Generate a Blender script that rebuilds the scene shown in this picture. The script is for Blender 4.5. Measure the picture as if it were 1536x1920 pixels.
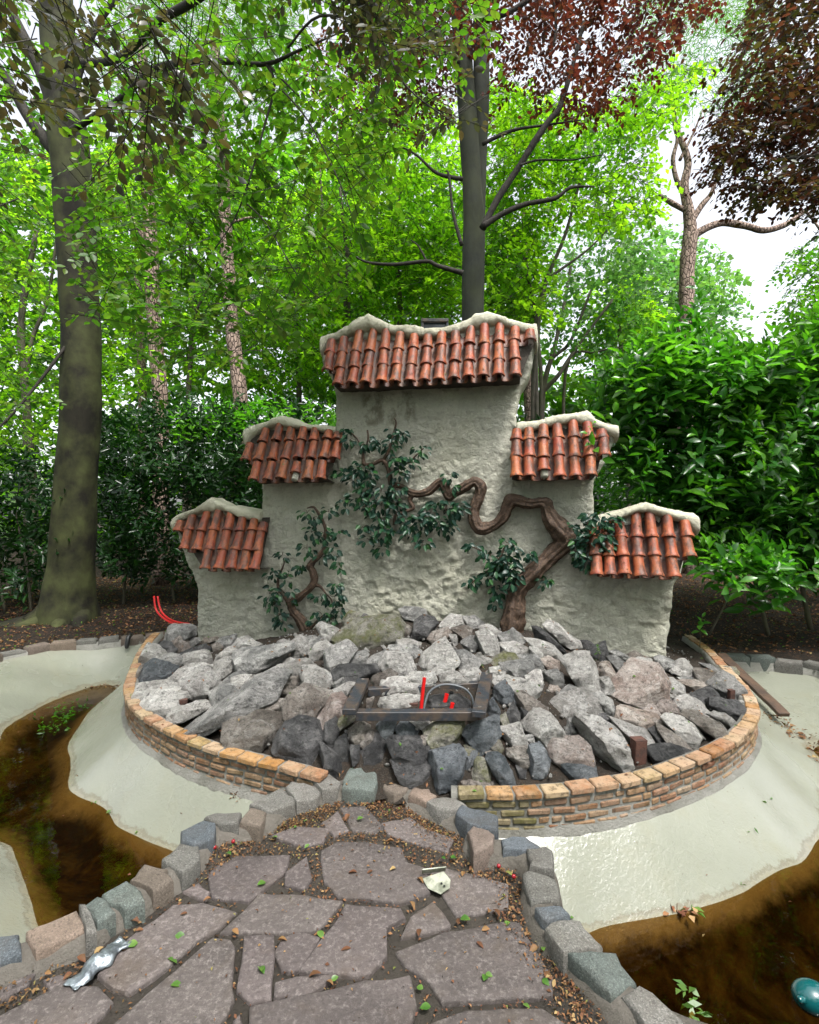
import bpy, bmesh, math, random
import numpy as np
from mathutils import Vector, Matrix, Euler

for o in list(bpy.data.objects):
    bpy.data.objects.remove(o, do_unlink=True)
SC = bpy.context.scene
COL = SC.collection
R = math.radians
rnd = random.Random(7)
rng = np.random.default_rng(11)

# ------------------------------------------------------------------ camera, sky, sun, exposure
CAMZ = 1.6
F = 960.0
cam_d = bpy.data.cameras.new('camera')
cam_d.sensor_fit = 'VERTICAL'; cam_d.sensor_height = 36.0; cam_d.lens = 18.0
cam_d.clip_start = 0.05; cam_d.clip_end = 400
cam = bpy.data.objects.new('camera', cam_d); COL.objects.link(cam)
cam.location = (0, 0, CAMZ); cam.rotation_euler = (R(90), 0, 0)
SC.camera = cam
SC.render.resolution_x = 819; SC.render.resolution_y = 1024

SUN_EL, SUN_AZ = 64.0, 148.0          # azimuth from +Y towards +X
world = bpy.data.worlds.new('World'); SC.world = world; world.use_nodes = True
wn = world.node_tree; wn.nodes.clear()
sky = wn.nodes.new('ShaderNodeTexSky'); sky.sky_type = 'NISHITA'; sky.sun_disc = False
sky.sun_elevation = R(SUN_EL); sky.sun_rotation = R(SUN_AZ)
sky.air_density = 1.0; sky.dust_density = 4.0; sky.ozone_density = 1.0
hsv = wn.nodes.new('ShaderNodeHueSaturation'); hsv.inputs['Saturation'].default_value = 0.25
bgn = wn.nodes.new('ShaderNodeBackground'); bgn.inputs['Strength'].default_value = 0.14
wo = wn.nodes.new('ShaderNodeOutputWorld')
wn.links.new(sky.outputs[0], hsv.inputs['Color']); wn.links.new(hsv.outputs[0], bgn.inputs[0]); wn.links.new(bgn.outputs[0], wo.inputs[0])
sun_d = bpy.data.lights.new('sun', 'SUN'); sun_d.energy = 1.5; sun_d.angle = R(11); sun_d.color = (1.0, 0.97, 0.92)
sun = bpy.data.objects.new('sun', sun_d); COL.objects.link(sun)
sd = Vector((math.sin(R(SUN_AZ))*math.cos(R(SUN_EL)), math.cos(R(SUN_AZ))*math.cos(R(SUN_EL)), math.sin(R(SUN_EL))))
sun.rotation_euler = sd.to_track_quat('Z', 'Y').to_euler()
SC.view_settings.view_transform = 'Standard'; SC.view_settings.look = 'None'
SC.view_settings.exposure = 1.68; SC.view_settings.gamma = 1.0; SC.view_settings.use_curve_mapping = False
SC.cycles.max_bounces = 8; SC.cycles.diffuse_bounces = 4; SC.cycles.transmission_bounces = 6
SC.cycles.transparent_max_bounces = 8; SC.cycles.glossy_bounces = 3
SC.cycles.caustics_reflective = False; SC.cycles.caustics_refractive = False

# ------------------------------------------------------------------ geometry of the view
def ray(u, v):
    return Vector(((u-768)/F, 1.0, -(v-960)/F))
def py(u, v, Y):
    d = ray(u, v); return Vector((d.x*Y, Y, CAMZ+d.z*Y))
def pz(u, v, z):
    Y = F*(CAMZ-z)/(v-960); return Vector(((u-768)/F*Y, Y, z))
WA = R(11.0)
WS = Vector((math.cos(WA), -math.sin(WA), 0)); WN = Vector((-math.sin(WA), -math.cos(WA), 0)); WO = Vector((0, 5.5, 0))
def wp(s, z, n):                     # wall frame -> world
    return WO + WS*s + WN*n + Vector((0, 0, z))
def wuv(u, v, n=0.0):                # pixel -> (s, z) on the wall plane at offset n
    d = ray(u, v)
    t = (n + WO.dot(WN))/(d.x*WN.x + d.y*WN.y)
    p = Vector((d.x*t, d.y*t, CAMZ+d.z*t))
    return (p-WO).dot(WS), p.z
def crop(x0, y0, s, pts): return [(x0+a/s, y0+b/s) for a, b in pts]

# ------------------------------------------------------------------ noise
def _h(i, j, k, seed):
    n = (i.astype(np.int64)*374761393 + j.astype(np.int64)*668265263 + k.astype(np.int64)*2147483647 + seed*974634777) & 0xffffffff
    n = ((n ^ (n >> 13))*1274126177) & 0xffffffff
    n = ((n ^ (n >> 16))*668265263) & 0xffffffff
    return ((n ^ (n >> 15)) & 0xffffff)/float(0xffffff)*2-1
def noise3(P, seed=0):
    P = np.asarray(P, float); I = np.floor(P).astype(int); f = P-I; f = f*f*(3-2*f)
    r = 0
    for a in (0, 1):
        for b in (0, 1):
            for c in (0, 1):
                w = (f[:, 0] if a else 1-f[:, 0])*(f[:, 1] if b else 1-f[:, 1])*(f[:, 2] if c else 1-f[:, 2])
                r = r + w*_h(I[:, 0]+a, I[:, 1]+b, I[:, 2]+c, seed)
    return r
def fbm(P, freq, octv=4, seed=0, gain=.5):
    P = np.asarray(P, float); r = 0; a = 1.0
    for o in range(octv):
        r = r + a*noise3(P*freq+o*17.3, seed+o); a *= gain; freq *= 2.03
    return r

# ------------------------------------------------------------------ objects
def tag(o, label=None, cat=None, group=None, kind=None):
    if label: o['label'] = label
    if cat: o['category'] = cat
    if group: o['group'] = group
    if kind: o['kind'] = kind
    return o
def empty(name, loc, label=None, cat=None, group=None):
    o = bpy.data.objects.new(name, None); o.empty_display_size = .2; COL.objects.link(o); o.location = loc
    return tag(o, label, cat, group)
def link(name, me, parent=None, mats=(), kind=None):
    o = bpy.data.objects.new(name, me); COL.objects.link(o)
    for m in mats:
        if len(me.materials) < len(mats): me.materials.append(m)
    if parent is not None:
        o.parent = parent; o.matrix_parent_inverse = Matrix.Translation(-parent.location) if parent.type == 'EMPTY' else parent.matrix_basis.inverted()
    if kind: o['kind'] = kind
    return o
def mesh(name, V, Fc, smooth=False, sharp=None):
    me = bpy.data.meshes.new(name)
    me.from_pydata([tuple(v) for v in V], [], [tuple(f) for f in Fc]); me.validate(); me.update()
    if smooth or sharp is not None:
        me.polygons.foreach_set('use_smooth', [True]*len(me.polygons))
        if sharp is not None: me.set_sharp_from_angle(angle=R(sharp))
    return me
def fastmesh(name, V, Fc, smooth=False):      # V (n,3) array; Fc (m,k) array
    V = np.ascontiguousarray(V, dtype=np.float32); Fc = np.ascontiguousarray(Fc, dtype=np.int32)
    me = bpy.data.meshes.new(name); m, k = Fc.shape
    me.vertices.add(len(V)); me.vertices.foreach_set('co', V.ravel())
    me.loops.add(m*k); me.loops.foreach_set('vertex_index', Fc.ravel())
    me.polygons.add(m); me.polygons.foreach_set('loop_start', np.arange(0, m*k, k, dtype=np.int32))
    me.polygons.foreach_set('loop_total', np.full(m, k, dtype=np.int32))
    if smooth: me.polygons.foreach_set('use_smooth', np.ones(m, dtype=bool))
    me.update(calc_edges=True)
    return me
def grid_faces(nr, nc, off=0, wrap=False):
    i = np.arange(nr-1)[:, None]; j = np.arange(nc if wrap else nc-1)[None, :]
    j2 = (j+1) % nc
    a = i*nc+j; b = i*nc+j2; c = (i+1)*nc+j2; d = (i+1)*nc+j
    return np.stack([a, b, c, d], -1).reshape(-1, 4)+off
def box(bm, c, s, rot=None, bev=0.0):
    g = bmesh.ops.create_cube(bm, size=1.0); vs = g['verts']
    bmesh.ops.scale(bm, vec=s, verts=vs)
    if bev > 0:
        es = list({e for v in vs for e in v.link_edges})
        r = bmesh.ops.bevel(bm, geom=es, offset=bev, segments=1, profile=.6, affect='EDGES'); 
        vs = list({v for f in r['faces'] for v in f.verts} | {v for v in vs if v.is_valid})
    if rot: bmesh.ops.rotate(bm, cent=(0, 0, 0), matrix=Euler(rot).to_matrix(), verts=vs)
    bmesh.ops.translate(bm, vec=c, verts=vs)
def from_bm(name, bm, smooth=False, sharp=None):
    me = bpy.data.meshes.new(name); bmesh.ops.recalc_face_normals(bm, faces=bm.faces); bm.to_mesh(me); bm.free()
    if smooth or sharp is not None:
        me.polygons.foreach_set('use_smooth', [True]*len(me.polygons))
        if sharp is not None: me.set_sharp_from_angle(angle=R(sharp))
    return me
def catmull(P, n=8):
    P = [Vector(p) for p in P]; out = []
    for i in range(len(P)-1):
        a = P[max(i-1, 0)]; b = P[i]; c = P[i+1]; d = P[min(i+2, len(P)-1)]
        for k in range(n):
            t = k/n
            out.append(.5*((2*b)+(c-a)*t+(2*a-5*b+4*c-d)*t*t+(3*b-a-3*c+d)*t**3))
    out.append(P[-1].copy()); return out
def tube_arrays(path, radii, segs=10, sub=5, rough=0.0, nfreq=3.0, ridges=0, ramp=0.0, seed=0, squash=None):
    """swept tube with tapering radii, bark relief and ridges; returns V, F arrays"""
    pr = catmull([tuple(p) for p in path], sub); n = len(pr)
    rr = np.interp(np.linspace(0, len(radii)-1, n), np.arange(len(radii)), radii)
    T = [(pr[min(i+1, n-1)]-pr[max(i-1, 0)]).normalized() for i in range(n)]
    up = Vector((0, 1, 0)) if abs(T[0].y) < .8 else Vector((1, 0, 0))
    a = T[0].cross(up).normalized(); rows = []; dist = 0
    th = np.linspace(0, 2*math.pi, segs, endpoint=False)
    for i in range(n):
        a = (a - T[i]*a.dot(T[i])).normalized(); b = T[i].cross(a)
        if i: dist += (pr[i]-pr[i-1]).length
        c = np.array(pr[i])[None, :]; A = np.array(a)[None, :]; B = np.array(b)[None, :]
        dirn = np.cos(th)[:, None]*A+np.sin(th)[:, None]*B
        r = np.full(segs, rr[i])
        if ridges: r = r*(1+ramp*np.sin(th*ridges+dist*5.0+seed)+ramp*.6*np.sin(th*(ridges*2+1)-dist*9.0))
        rows.append(c+dirn*r[:, None])
    V = np.concatenate(rows)
    if rough:
        cen = np.repeat(np.array([tuple(p) for p in pr]), segs, 0); D = V-cen
        l = np.linalg.norm(D, axis=1, keepdims=True)+1e-9
        V = V+D/l*(fbm(V, nfreq, 3, seed)*np.repeat(rr, segs)*rough)[:, None]
    Fc = grid_faces(n, segs, 0, True)
    V = np.concatenate([V, np.array([tuple(pr[0]), tuple(pr[-1])])])
    b0 = len(V)-2
    j = np.arange(segs); j2 = (j+1) % segs
    caps = np.concatenate([np.stack([j2, j, np.full(segs, b0), np.full(segs, b0)], -1), np.stack([(n-1)*segs+j, (n-1)*segs+j2, np.full(segs, b0+1), np.full(segs, b0+1)], -1)])
    return V, Fc, caps
def tube(name, path, radii, mat, parent=None, **kw):
    V, Fc, caps = tube_arrays(path, radii, **kw)
    me = bpy.data.meshes.new(name)
    me.from_pydata(V.tolist(), [], Fc.tolist()+[c[:3] for c in caps.tolist()]); me.update()
    me.polygons.foreach_set('use_smooth', [True]*len(me.polygons))
    return link(name, me, parent, [mat])
def tubes(name, items, mat, parent=None, kind=None, **kw):
    Vs, Fs, off = [], [], 0
    for path, radii in items:
        V, Fc, caps = tube_arrays(path, radii, **kw)
        Vs.append(V); Fs += (Fc+off).tolist()+[[x+off for x in c[:3]] for c in caps.tolist()]; off += len(V)
    me = bpy.data.meshes.new(name); me.from_pydata(np.concatenate(Vs).tolist(), [], Fs); me.update()
    me.polygons.foreach_set('use_smooth', [True]*len(me.polygons))
    return link(name, me, parent, [mat], kind)

# ------------------------------------------------------------------ materials
def newmat(name):
    m = bpy.data.materials.new(name); m.use_nodes = True; nt = m.node_tree; nt.nodes.clear()
    out = nt.nodes.new('ShaderNodeOutputMaterial'); return m, nt, out
def N(nt, t, **kw):
    n = nt.nodes.new(t)
    for k, v in kw.items():
        if k.startswith('i_'):
            key = k[2:].replace('_', ' ')
            n.inputs[key].default_value = v
        else: setattr(n, k, v)
    return n
def ramp(nt, fac, stops):
    r = nt.nodes.new('ShaderNodeValToRGB'); e = r.color_ramp.elements
    while len(e) < len(stops): e.new(.5)
    for i, (p, c) in enumerate(stops):
        e[i].position = p; e[i].color = (*c, 1) if len(c) == 3 else c
    nt.links.new(fac, r.inputs[0]); return r.outputs[0]
def mixc(nt, fac, a, b, mode='MIX'):
    m = nt.nodes.new('ShaderNodeMix'); m.data_type = 'RGBA'; m.blend_type = mode
    for s, v in ((0, fac), (6, a), (7, b)):
        if hasattr(v, 'is_linked'): nt.links.new(v, m.inputs[s])
        elif isinstance(v, (int, float)): m.inputs[s].default_value = v
        else: m.inputs[s].default_value = (*v, 1)
    return m.outputs[2]
def math_(nt, op, a, b=0.0):
    m = nt.nodes.new('ShaderNodeMath'); m.operation = op
    for i, v in enumerate((a, b)):
        if hasattr(v, 'is_linked'): nt.links.new(v, m.inputs[i])
        else: m.inputs[i].default_value = v
    return m.outputs[0]
def coords(nt, kind='Object', jitter=True, scale=(1, 1, 1)):
    tc = nt.nodes.new('ShaderNodeTexCoord'); out = tc.outputs[kind]
    if jitter:
        oi = nt.nodes.new('ShaderNodeObjectInfo'); v = nt.nodes.new('ShaderNodeVectorMath'); v.operation = 'SCALE'
        c = nt.nodes.new('ShaderNodeCombineXYZ')
        for i in range(3): nt.links.new(oi.outputs['Random'], c.inputs[i])
        nt.links.new(c.outputs[0], v.inputs[0]); v.inputs['Scale'].default_value = 37.0
        ad = nt.nodes.new('ShaderNodeVectorMath'); ad.operation = 'ADD'
        nt.links.new(out, ad.inputs[0]); nt.links.new(v.outputs[0], ad.inputs[1]); out = ad.outputs[0]
    if scale != (1, 1, 1):
        mp = nt.nodes.new('ShaderNodeMapping'); mp.inputs['Scale'].default_value = scale
        nt.links.new(out, mp.inputs[0]); out = mp.outputs[0]
    return out
def noise(nt, vec, scale, detail=5, rough=.6, dist=0.0):
    n = nt.nodes.new('ShaderNodeTexNoise'); n.inputs['Scale'].default_value = scale; n.inputs['Detail'].default_value = detail
    n.inputs['Roughness'].default_value = rough; n.inputs['Distortion'].default_value = dist
    nt.links.new(vec, n.inputs['Vector']); return n.outputs[0]
def voro(nt, vec, scale, feat='F1'):
    n = nt.nodes.new('ShaderNodeTexVoronoi'); n.feature = feat; n.inputs['Scale'].default_value = scale
    nt.links.new(vec, n.inputs['Vector']); return n.outputs['Distance']
def bump(nt, h, strength=.5, dist=.01, nrm=None):
    b = nt.nodes.new('ShaderNodeBump'); b.inputs['Strength'].default_value = strength; b.inputs['Distance'].default_value = dist
    nt.links.new(h, b.inputs['Height'])
    if nrm is not None: nt.links.new(nrm, b.inputs['Normal'])
    return b.outputs[0]
def princ(nt, out, col, rough=.7, nrm=None, spec=.4, metal=0.0, coat=0.0, coatr=.1):
    p = nt.nodes.new('ShaderNodeBsdfPrincipled')
    for k, v in (('Base Color', col), ('Roughness', rough)):
        if hasattr(v, 'is_linked'): nt.links.new(v, p.inputs[k])
        elif isinstance(v, (int, float)): p.inputs[k].default_value = v
        else: p.inputs[k].default_value = (*v, 1)
    p.inputs['Specular IOR Level'].default_value = spec; p.inputs['Metallic'].default_value = metal
    p.inputs['Coat Weight'].default_value = coat; p.inputs['Coat Roughness'].default_value = coatr
    if nrm is not None:
        nt.links.new(nrm, p.inputs['Normal']); 
        if coat: nt.links.new(nrm, p.inputs['Coat Normal'])
    if out is not None: nt.links.new(p.outputs[0], out.inputs[0])
    return p
def hsvj(nt, col, amt_v=.25, amt_h=.01, src=None, sat=1.0):
    """per object (or per island) variation of a colour"""
    if src is None: src = nt.nodes.new('ShaderNodeObjectInfo').outputs['Random']
    h = nt.nodes.new('ShaderNodeHueSaturation'); h.inputs['Saturation'].default_value = sat
    nt.links.new(col, h.inputs['Color'])
    nt.links.new(math_(nt, 'MULTIPLY_ADD', src, amt_v*2), h.inputs['Value'])
    v = h.inputs['Value'].links[0].from_node; v.inputs[2].default_value = 1-amt_v
    r2 = math_(nt, 'FRACT', math_(nt, 'MULTIPLY', src, 17.31))
    hh = nt.nodes.new('ShaderNodeMath'); hh.operation = 'MULTIPLY_ADD'; nt.links.new(r2, hh.inputs[0]); hh.inputs[1].default_value = amt_h*2; hh.inputs[2].default_value = .5-amt_h
    nt.links.new(hh.outputs[0], h.inputs['Hue'])
    return h.outputs[0]

def rock_mat(name, c1, c2, vein=(.5, .49, .47), veinamt=.5, rough=.85, moss=0.0):
    m, nt, out = newmat(name); co = coords(nt)
    a = noise(nt, co, 4.5, 7, .6); col = mixc(nt, ramp(nt, a, [(.38, (0, 0, 0)), (.6, (1, 1, 1))]), c1, c2)
    b = noise(nt, co, 9, 9, .72, 1.0)
    col = mixc(nt, math_(nt, 'MULTIPLY', ramp(nt, b, [(.5, (0, 0, 0)), (.62, (1, 1, 1))]), veinamt), col, vein)
    cr = voro(nt, mixc(nt, .12, co, nt.nodes.new('ShaderNodeTexNoise').outputs['Color']) if False else co, 9, 'DISTANCE_TO_EDGE')
    d = noise(nt, co, 24, 9, .72)
    col = mixc(nt, math_(nt, 'MULTIPLY', ramp(nt, d, [(.34, (1, 1, 1)), (.46, (0, 0, 0))]), .75), col, (c1[0]*.25, c1[1]*.25, c1[2]*.25))
    wv = noise(nt, coords(nt, scale=(1, 1, 4)), 9, 5, .6, 2.5)
    ln = ramp(nt, math_(nt, 'ABSOLUTE', math_(nt, 'SUBTRACT', wv, .5)), [(0, (1, 1, 1)), (.016, (0, 0, 0))])
    col = mixc(nt, math_(nt, 'MULTIPLY', ln, .85), col, (c1[0]*.2, c1[1]*.3, c1[2]*.3))
    if moss:
        mm = noise(nt, co, 7, 6, .7); col = mixc(nt, math_(nt, 'MULTIPLY', ramp(nt, mm, [(.45, (0, 0, 0)), (.6, (1, 1, 1))]), moss), col, (.13, .135, .035))
    col = hsvj(nt, col, .22, .012)
    h = math_(nt, 'ADD', math_(nt, 'MULTIPLY', noise(nt, co, 14, 9, .75), 1.8), math_(nt, 'MULTIPLY', ln, -.5))
    h = math_(nt, 'ADD', h, math_(nt, 'MULTIPLY', voro(nt, co, 20), .5))
    h = math_(nt, 'ADD', h, math_(nt, 'MULTIPLY', math_(nt, 'SNAP', noise(nt, co, 8, 5, .55, .8), .07), 3.0))
    princ(nt, out, col, rough, bump(nt, h, 1.0, .055), .35)
    return m
M = {}
M['W'] = rock_mat('pale_limestone', (.36, .34, .32), (.58, .56, .53), (.74, .73, .7), .6)
M['L'] = rock_mat('light_grey_limestone', (.30, .285, .265), (.50, .48, .455), (.7, .69, .67), .55)
M['G'] = rock_mat('grey_limestone', (.17, .17, .165), (.36, .35, .335), (.6, .59, .57), .5)
M['N'] = rock_mat('brown_grey_limestone', (.12, .10, .085), (.28, .25, .22), (.5, .48, .45), .4)
M['D'] = rock_mat('charcoal_limestone', (.04, .04, .042), (.105, .103, .105), (.36, .35, .34), .3, .6)
M['B'] = rock_mat('blue_grey_basalt', (.075, .088, .1), (.18, .195, .21), (.42, .44, .46), .35, .65)
M['M'] = rock_mat('mossy_limestone', (.16, .15, .12), (.33, .31, .27), (.5, .49, .42), .4, .9, .75)
M['T'] = rock_mat('pinkish_limestone', (.26, .2, .17), (.46, .4, .36), (.66, .62, .58), .5)
def granite(name, c1, c2, speck=.5, rough=.8, jit=.15):
    m, nt, out = newmat(name); co = coords(nt)
    a = noise(nt, co, 5, 5, .6); col = mixc(nt, a, c1, c2)
    s = noise(nt, co, 170, 3, .8); col = mixc(nt, math_(nt, 'MULTIPLY', ramp(nt, s, [(.5, (0, 0, 0)), (.64, (1, 1, 1))]), speck), col, (min(c2[0]*2.2, .6), min(c2[1]*2.2, .6), min(c2[2]*2.2, .6)))
    s2 = noise(nt, co, 110, 3, .8); col = mixc(nt, math_(nt, 'MULTIPLY', ramp(nt, s2, [(.36, (1, 1, 1)), (.46, (0, 0, 0))]), .6), col, (c1[0]*.3, c1[1]*.3, c1[2]*.3))
    d = noise(nt, co, 11, 6, .7); col = mixc(nt, math_(nt, 'MULTIPLY', ramp(nt, d, [(.35, (1, 1, 1)), (.55, (0, 0, 0))]), .35), col, (.05, .04, .03))
    col = hsvj(nt, col, jit, .01)
    h = math_(nt, 'ADD', noise(nt, co, 22, 8, .7), math_(nt, 'MULTIPLY', s, .35))
    princ(nt, out, col, rough, bump(nt, h, .8, .012), .4); return m
M['kB'] = granite('blue_granite_sett', (.034, .042, .05), (.088, .1, .11))
M['kE'] = granite('green_granite_sett', (.042, .052, .048), (.1, .115, .105))
M['kG'] = granite('grey_granite_sett', (.062, .06, .054), (.145, .14, .128))
M['kN'] = granite('brown_sett', (.075, .058, .048), (.16, .128, .105), .3)
M['kT'] = granite('reddish_sett', (.095, .07, .055), (.2, .15, .12), .3)
def flag_mat():
    m, nt, out = newmat('porphyry_flagstone'); co = coords(nt)
    a = noise(nt, co, 3.5, 6, .65); col = mixc(nt, ramp(nt, a, [(.3, (0, 0, 0)), (.7, (1, 1, 1))]), (.048, .039, .037), (.112, .093, .088))
    b = noise(nt, co, 55, 6, .8); col = mixc(nt, math_(nt, 'MULTIPLY', ramp(nt, b, [(.5, (0, 0, 0)), (.66, (1, 1, 1))]), .6), col, (.24, .21, .2))
    s2 = noise(nt, co, 80, 4, .8); col = mixc(nt, math_(nt, 'MULTIPLY', ramp(nt, s2, [(.38, (1, 1, 1)), (.48, (0, 0, 0))]), .65), col, (.05, .04, .04))
    d = noise(nt, co, 6, 7, .7); col = mixc(nt, math_(nt, 'MULTIPLY', ramp(nt, d, [(.32, (1, 1, 1)), (.5, (0, 0, 0))]), .5), col, (.07, .05, .035))
    col = hsvj(nt, col, .16, .012)
    h = math_(nt, 'ADD', noise(nt, co, 25, 8, .75), math_(nt, 'MULTIPLY', b, .4))
    princ(nt, out, col, .72, bump(nt, h, .8, .012), .45); return m
M['flag'] = flag_mat()
def brick_mat(name, stops, mossy=.25):
    m, nt, out = newmat(name); co = coords(nt)
    oi = nt.nodes.new('ShaderNodeObjectInfo').outputs['Random']
    col = ramp(nt, oi, stops)
    a = noise(nt, co, 14, 6, .7); col = mixc(nt, ramp(nt, a, [(.4, (0, 0, 0)), (.66, (1, 1, 1))]), col, mixc(nt, .4, col, (.42, .34, .25)))
    b = noise(nt, co, 26, 6, .8); col = mixc(nt, math_(nt, 'MULTIPLY', ramp(nt, b, [(.36, (1, 1, 1)), (.5, (0, 0, 0))]), .75), col, (.045, .035, .022))
    if mossy:
        c = noise(nt, coords(nt, jitter=True), 5, 5, .7); col = mixc(nt, math_(nt, 'MULTIPLY', ramp(nt, c, [(.5, (0, 0, 0)), (.68, (1, 1, 1))]), mossy), col, (.09, .085, .02))
    h = math_(nt, 'ADD', noise(nt, co, 60, 6, .8), b)
    princ(nt, out, col, .9, bump(nt, h, .9, .008), .2); return m
M['coping'] = brick_mat('ochre_coping_brick', [(0, (.22, .095, .035)), (.2, (.31, .16, .05)), (.4, (.34, .24, .15)), (.6, (.24, .1, .045)), (.8, (.37, .28, .19)), (1, (.26, .17, .05))])
M['brick'] = brick_mat('weathered_brick', [(0, (.14, .06, .035)), (.25, (.22, .12, .06)), (.5, (.26, .17, .1)), (.7, (.16, .085, .055)), (.85, (.28, .21, .15)), (1, (.2, .08, .04))])
M['mossbrick'] = brick_mat('mossy_brick', [(0, (.13, .11, .05)), (.5, (.17, .14, .08)), (1, (.12, .11, .05))], .8)
def mortar_mat(name, c1, c2, wet=.0, sc=1.0):
    m, nt, out = newmat(name); co = coords(nt, jitter=False)
    col = mixc(nt, noise(nt, co, 9*sc, 7, .7), c1, c2)
    col = mixc(nt, math_(nt, 'MULTIPLY', ramp(nt, noise(nt, co, 3*sc, 6, .7), [(.35, (1, 1, 1)), (.55, (0, 0, 0))]), .5), col, (c1[0]*.4, c1[1]*.38, c1[2]*.3))
    princ(nt, out, col, .9-wet, bump(nt, math_(nt, 'ADD', noise(nt, co, 60*sc, 6, .8), noise(nt, co, 17*sc, 6, .7)), 1.0, .02), .3); return m
M['mortar'] = mortar_mat('grey_mortar', (.2, .2, .18), (.34, .33, .3))
M['pathmortar'] = mortar_mat('dark_path_mortar', (.03, .025, .02), (.085, .073, .06))
M['palemortar'] = mortar_mat('pale_mortar', (.11, .1, .085), (.22, .2, .175))
def stucco_mat():
    m, nt, out = newmat('grey_green_stucco'); co = coords(nt, jitter=False)
    col = mixc(nt, noise(nt, co, 1.3, 6, .6), (.52, .51, .425), (.68, .665, .565))
    st = ramp(nt, noise(nt, coords(nt, jitter=False, scale=(1, 1, .35)), 2.2, 8, .7, .6), [(.42, (0, 0, 0)), (.66, (1, 1, 1))])
    col = mixc(nt, math_(nt, 'MULTIPLY', st, .4), col, (.28, .295, .25))
    wm = ramp(nt, noise(nt, co, .9, 4, .6), [(.5, (0, 0, 0)), (.7, (1, 1, 1))]); col = mixc(nt, math_(nt, 'MULTIPLY', wm, .5), col, (.47, .45, .33))
    g = noise(nt, co, 38, 7, .8); col = mixc(nt, math_(nt, 'MULTIPLY', ramp(nt, g, [(.3, (1, 1, 1)), (.46, (0, 0, 0))]), .5), col, (.12, .12, .09))
    # soft damp grey stain patch on the tower, framed by where an old sign was
    tc = nt.nodes.new('ShaderNodeTexCoord'); geo = nt.nodes.new('ShaderNodeSeparateXYZ'); nt.links.new(tc.outputs['Object'], geo.inputs[0])
    def band(o, a, b, w):
        return math_(nt, 'MULTIPLY', ramp(nt, math_(nt, 'MULTIPLY_ADD', o, 1.0), [(0, (0, 0, 0)), (1, (1, 1, 1))]) if False else smooth(o, a-w, a+w), smooth(o, b+w, b-w))
    def smooth(o, a, b):
        mr = nt.nodes.new('ShaderNodeMapRange'); mr.interpolation_type = 'SMOOTHSTEP'
        nt.links.new(o, mr.inputs['Value']); mr.inputs['From Min'].default_value = min(a, b); mr.inputs['From Max'].default_value = max(a, b)
        mr.inputs['To Min'].default_value = 0 if a < b else 1; mr.inputs['To Max'].default_value = 1 if a < b else 0
        return mr.outputs[0]
    s0, z0 = wuv(680, 800); s1, z1 = wuv(778, 735)
    ca, sa = math.cos(WA), math.sin(WA)
    sx = math_(nt, 'MULTIPLY', geo.outputs['X'], 1/ca)
    msk = math_(nt, 'MULTIPLY', band(sx, s0, s1, .03), band(geo.outputs['Z'], z0, z1, .03))
    nn = ramp(nt, noise(nt, coords(nt, jitter=False, scale=(1, 1, .6)), 7, 6, .7), [(.42, (0, 0, 0)), (.56, (1, 1, 1))])
    col = mixc(nt, math_(nt, 'MULTIPLY', math_(nt, 'MULTIPLY', msk, nn), .75), col, (.17, .15, .105))
    h1 = noise(nt, co, 16, 8, .68, .8); h2 = voro(nt, co, 11, 'SMOOTH_F1')
    h = math_(nt, 'ADD', h1, math_(nt, 'MULTIPLY', h2, .35))
    fk = noise(nt, coords(nt, jitter=False, scale=(1, 1, 1.4)), 5.5, 6, .55, 1.2); stp = math_(nt, 'SNAP', fk, .055); h = math_(nt, 'ADD', h, math_(nt, 'MULTIPLY', stp, 3.2))
    fr_ = math_(nt, 'SUBTRACT', fk, stp); edge_ = ramp(nt, fr_, [(0, (1, 1, 1)), (.010, (0, 0, 0))]); col = mixc(nt, math_(nt, 'MULTIPLY', edge_, .28), col, (.14, .14, .1))
    h = math_(nt, 'ADD', h, math_(nt, 'MULTIPLY', noise(nt, co, 90, 4, .8), .12))
    princ(nt, out, col, .88, bump(nt, h, 1.0, .07), .25); return m
M['stucco'] = stucco_mat()
M['copingplaster'] = mortar_mat('cream_plaster', (.46, .44, .34), (.62, .6, .49), 0, .5)
def tile_mat(name, c):
    m, nt, out = newmat(name); co = coords(nt)
    oi = nt.nodes.new('ShaderNodeObjectInfo').outputs['Random']
    col = ramp(nt, oi, c)
    a = noise(nt, co, 9, 6, .7); col = mixc(nt, math_(nt, 'MULTIPLY', ramp(nt, a, [(.42, (0, 0, 0)), (.7, (1, 1, 1))]), .55), col, (.42, .15, .04))
    b = noise(nt, coords(nt, scale=(1, 1, .4)), 14, 6, .75); col = mixc(nt, math_(nt, 'MULTIPLY', ramp(nt, b, [(.42, (1, 1, 1)), (.56, (0, 0, 0))]), .8), col, (.04, .03, .025))
    s = noise(nt, co, 70, 4, .8); col = mixc(nt, math_(nt, 'MULTIPLY', ramp(nt, s, [(.62, (0, 0, 0)), (.7, (1, 1, 1))]), .5), col, (.4, .32, .26))
    princ(nt, out, col, .5, bump(nt, math_(nt, 'ADD', noise(nt, co, 30, 6, .7), a), .5, .012), .35, coat=.08, coatr=.25); return m
M['tile'] = tile_mat('terracotta_cover_tile', [(0, (.20, .04, .02)), (.3, (.28, .06, .025)), (.55, (.21, .038, .022)), (.8, (.31, .085, .03)), (1, (.17, .034, .022))])
M['pan'] = tile_mat('dark_channel_tile', [(0, (.06, .02, .015)), (1, (.12, .035, .022))])
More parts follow.
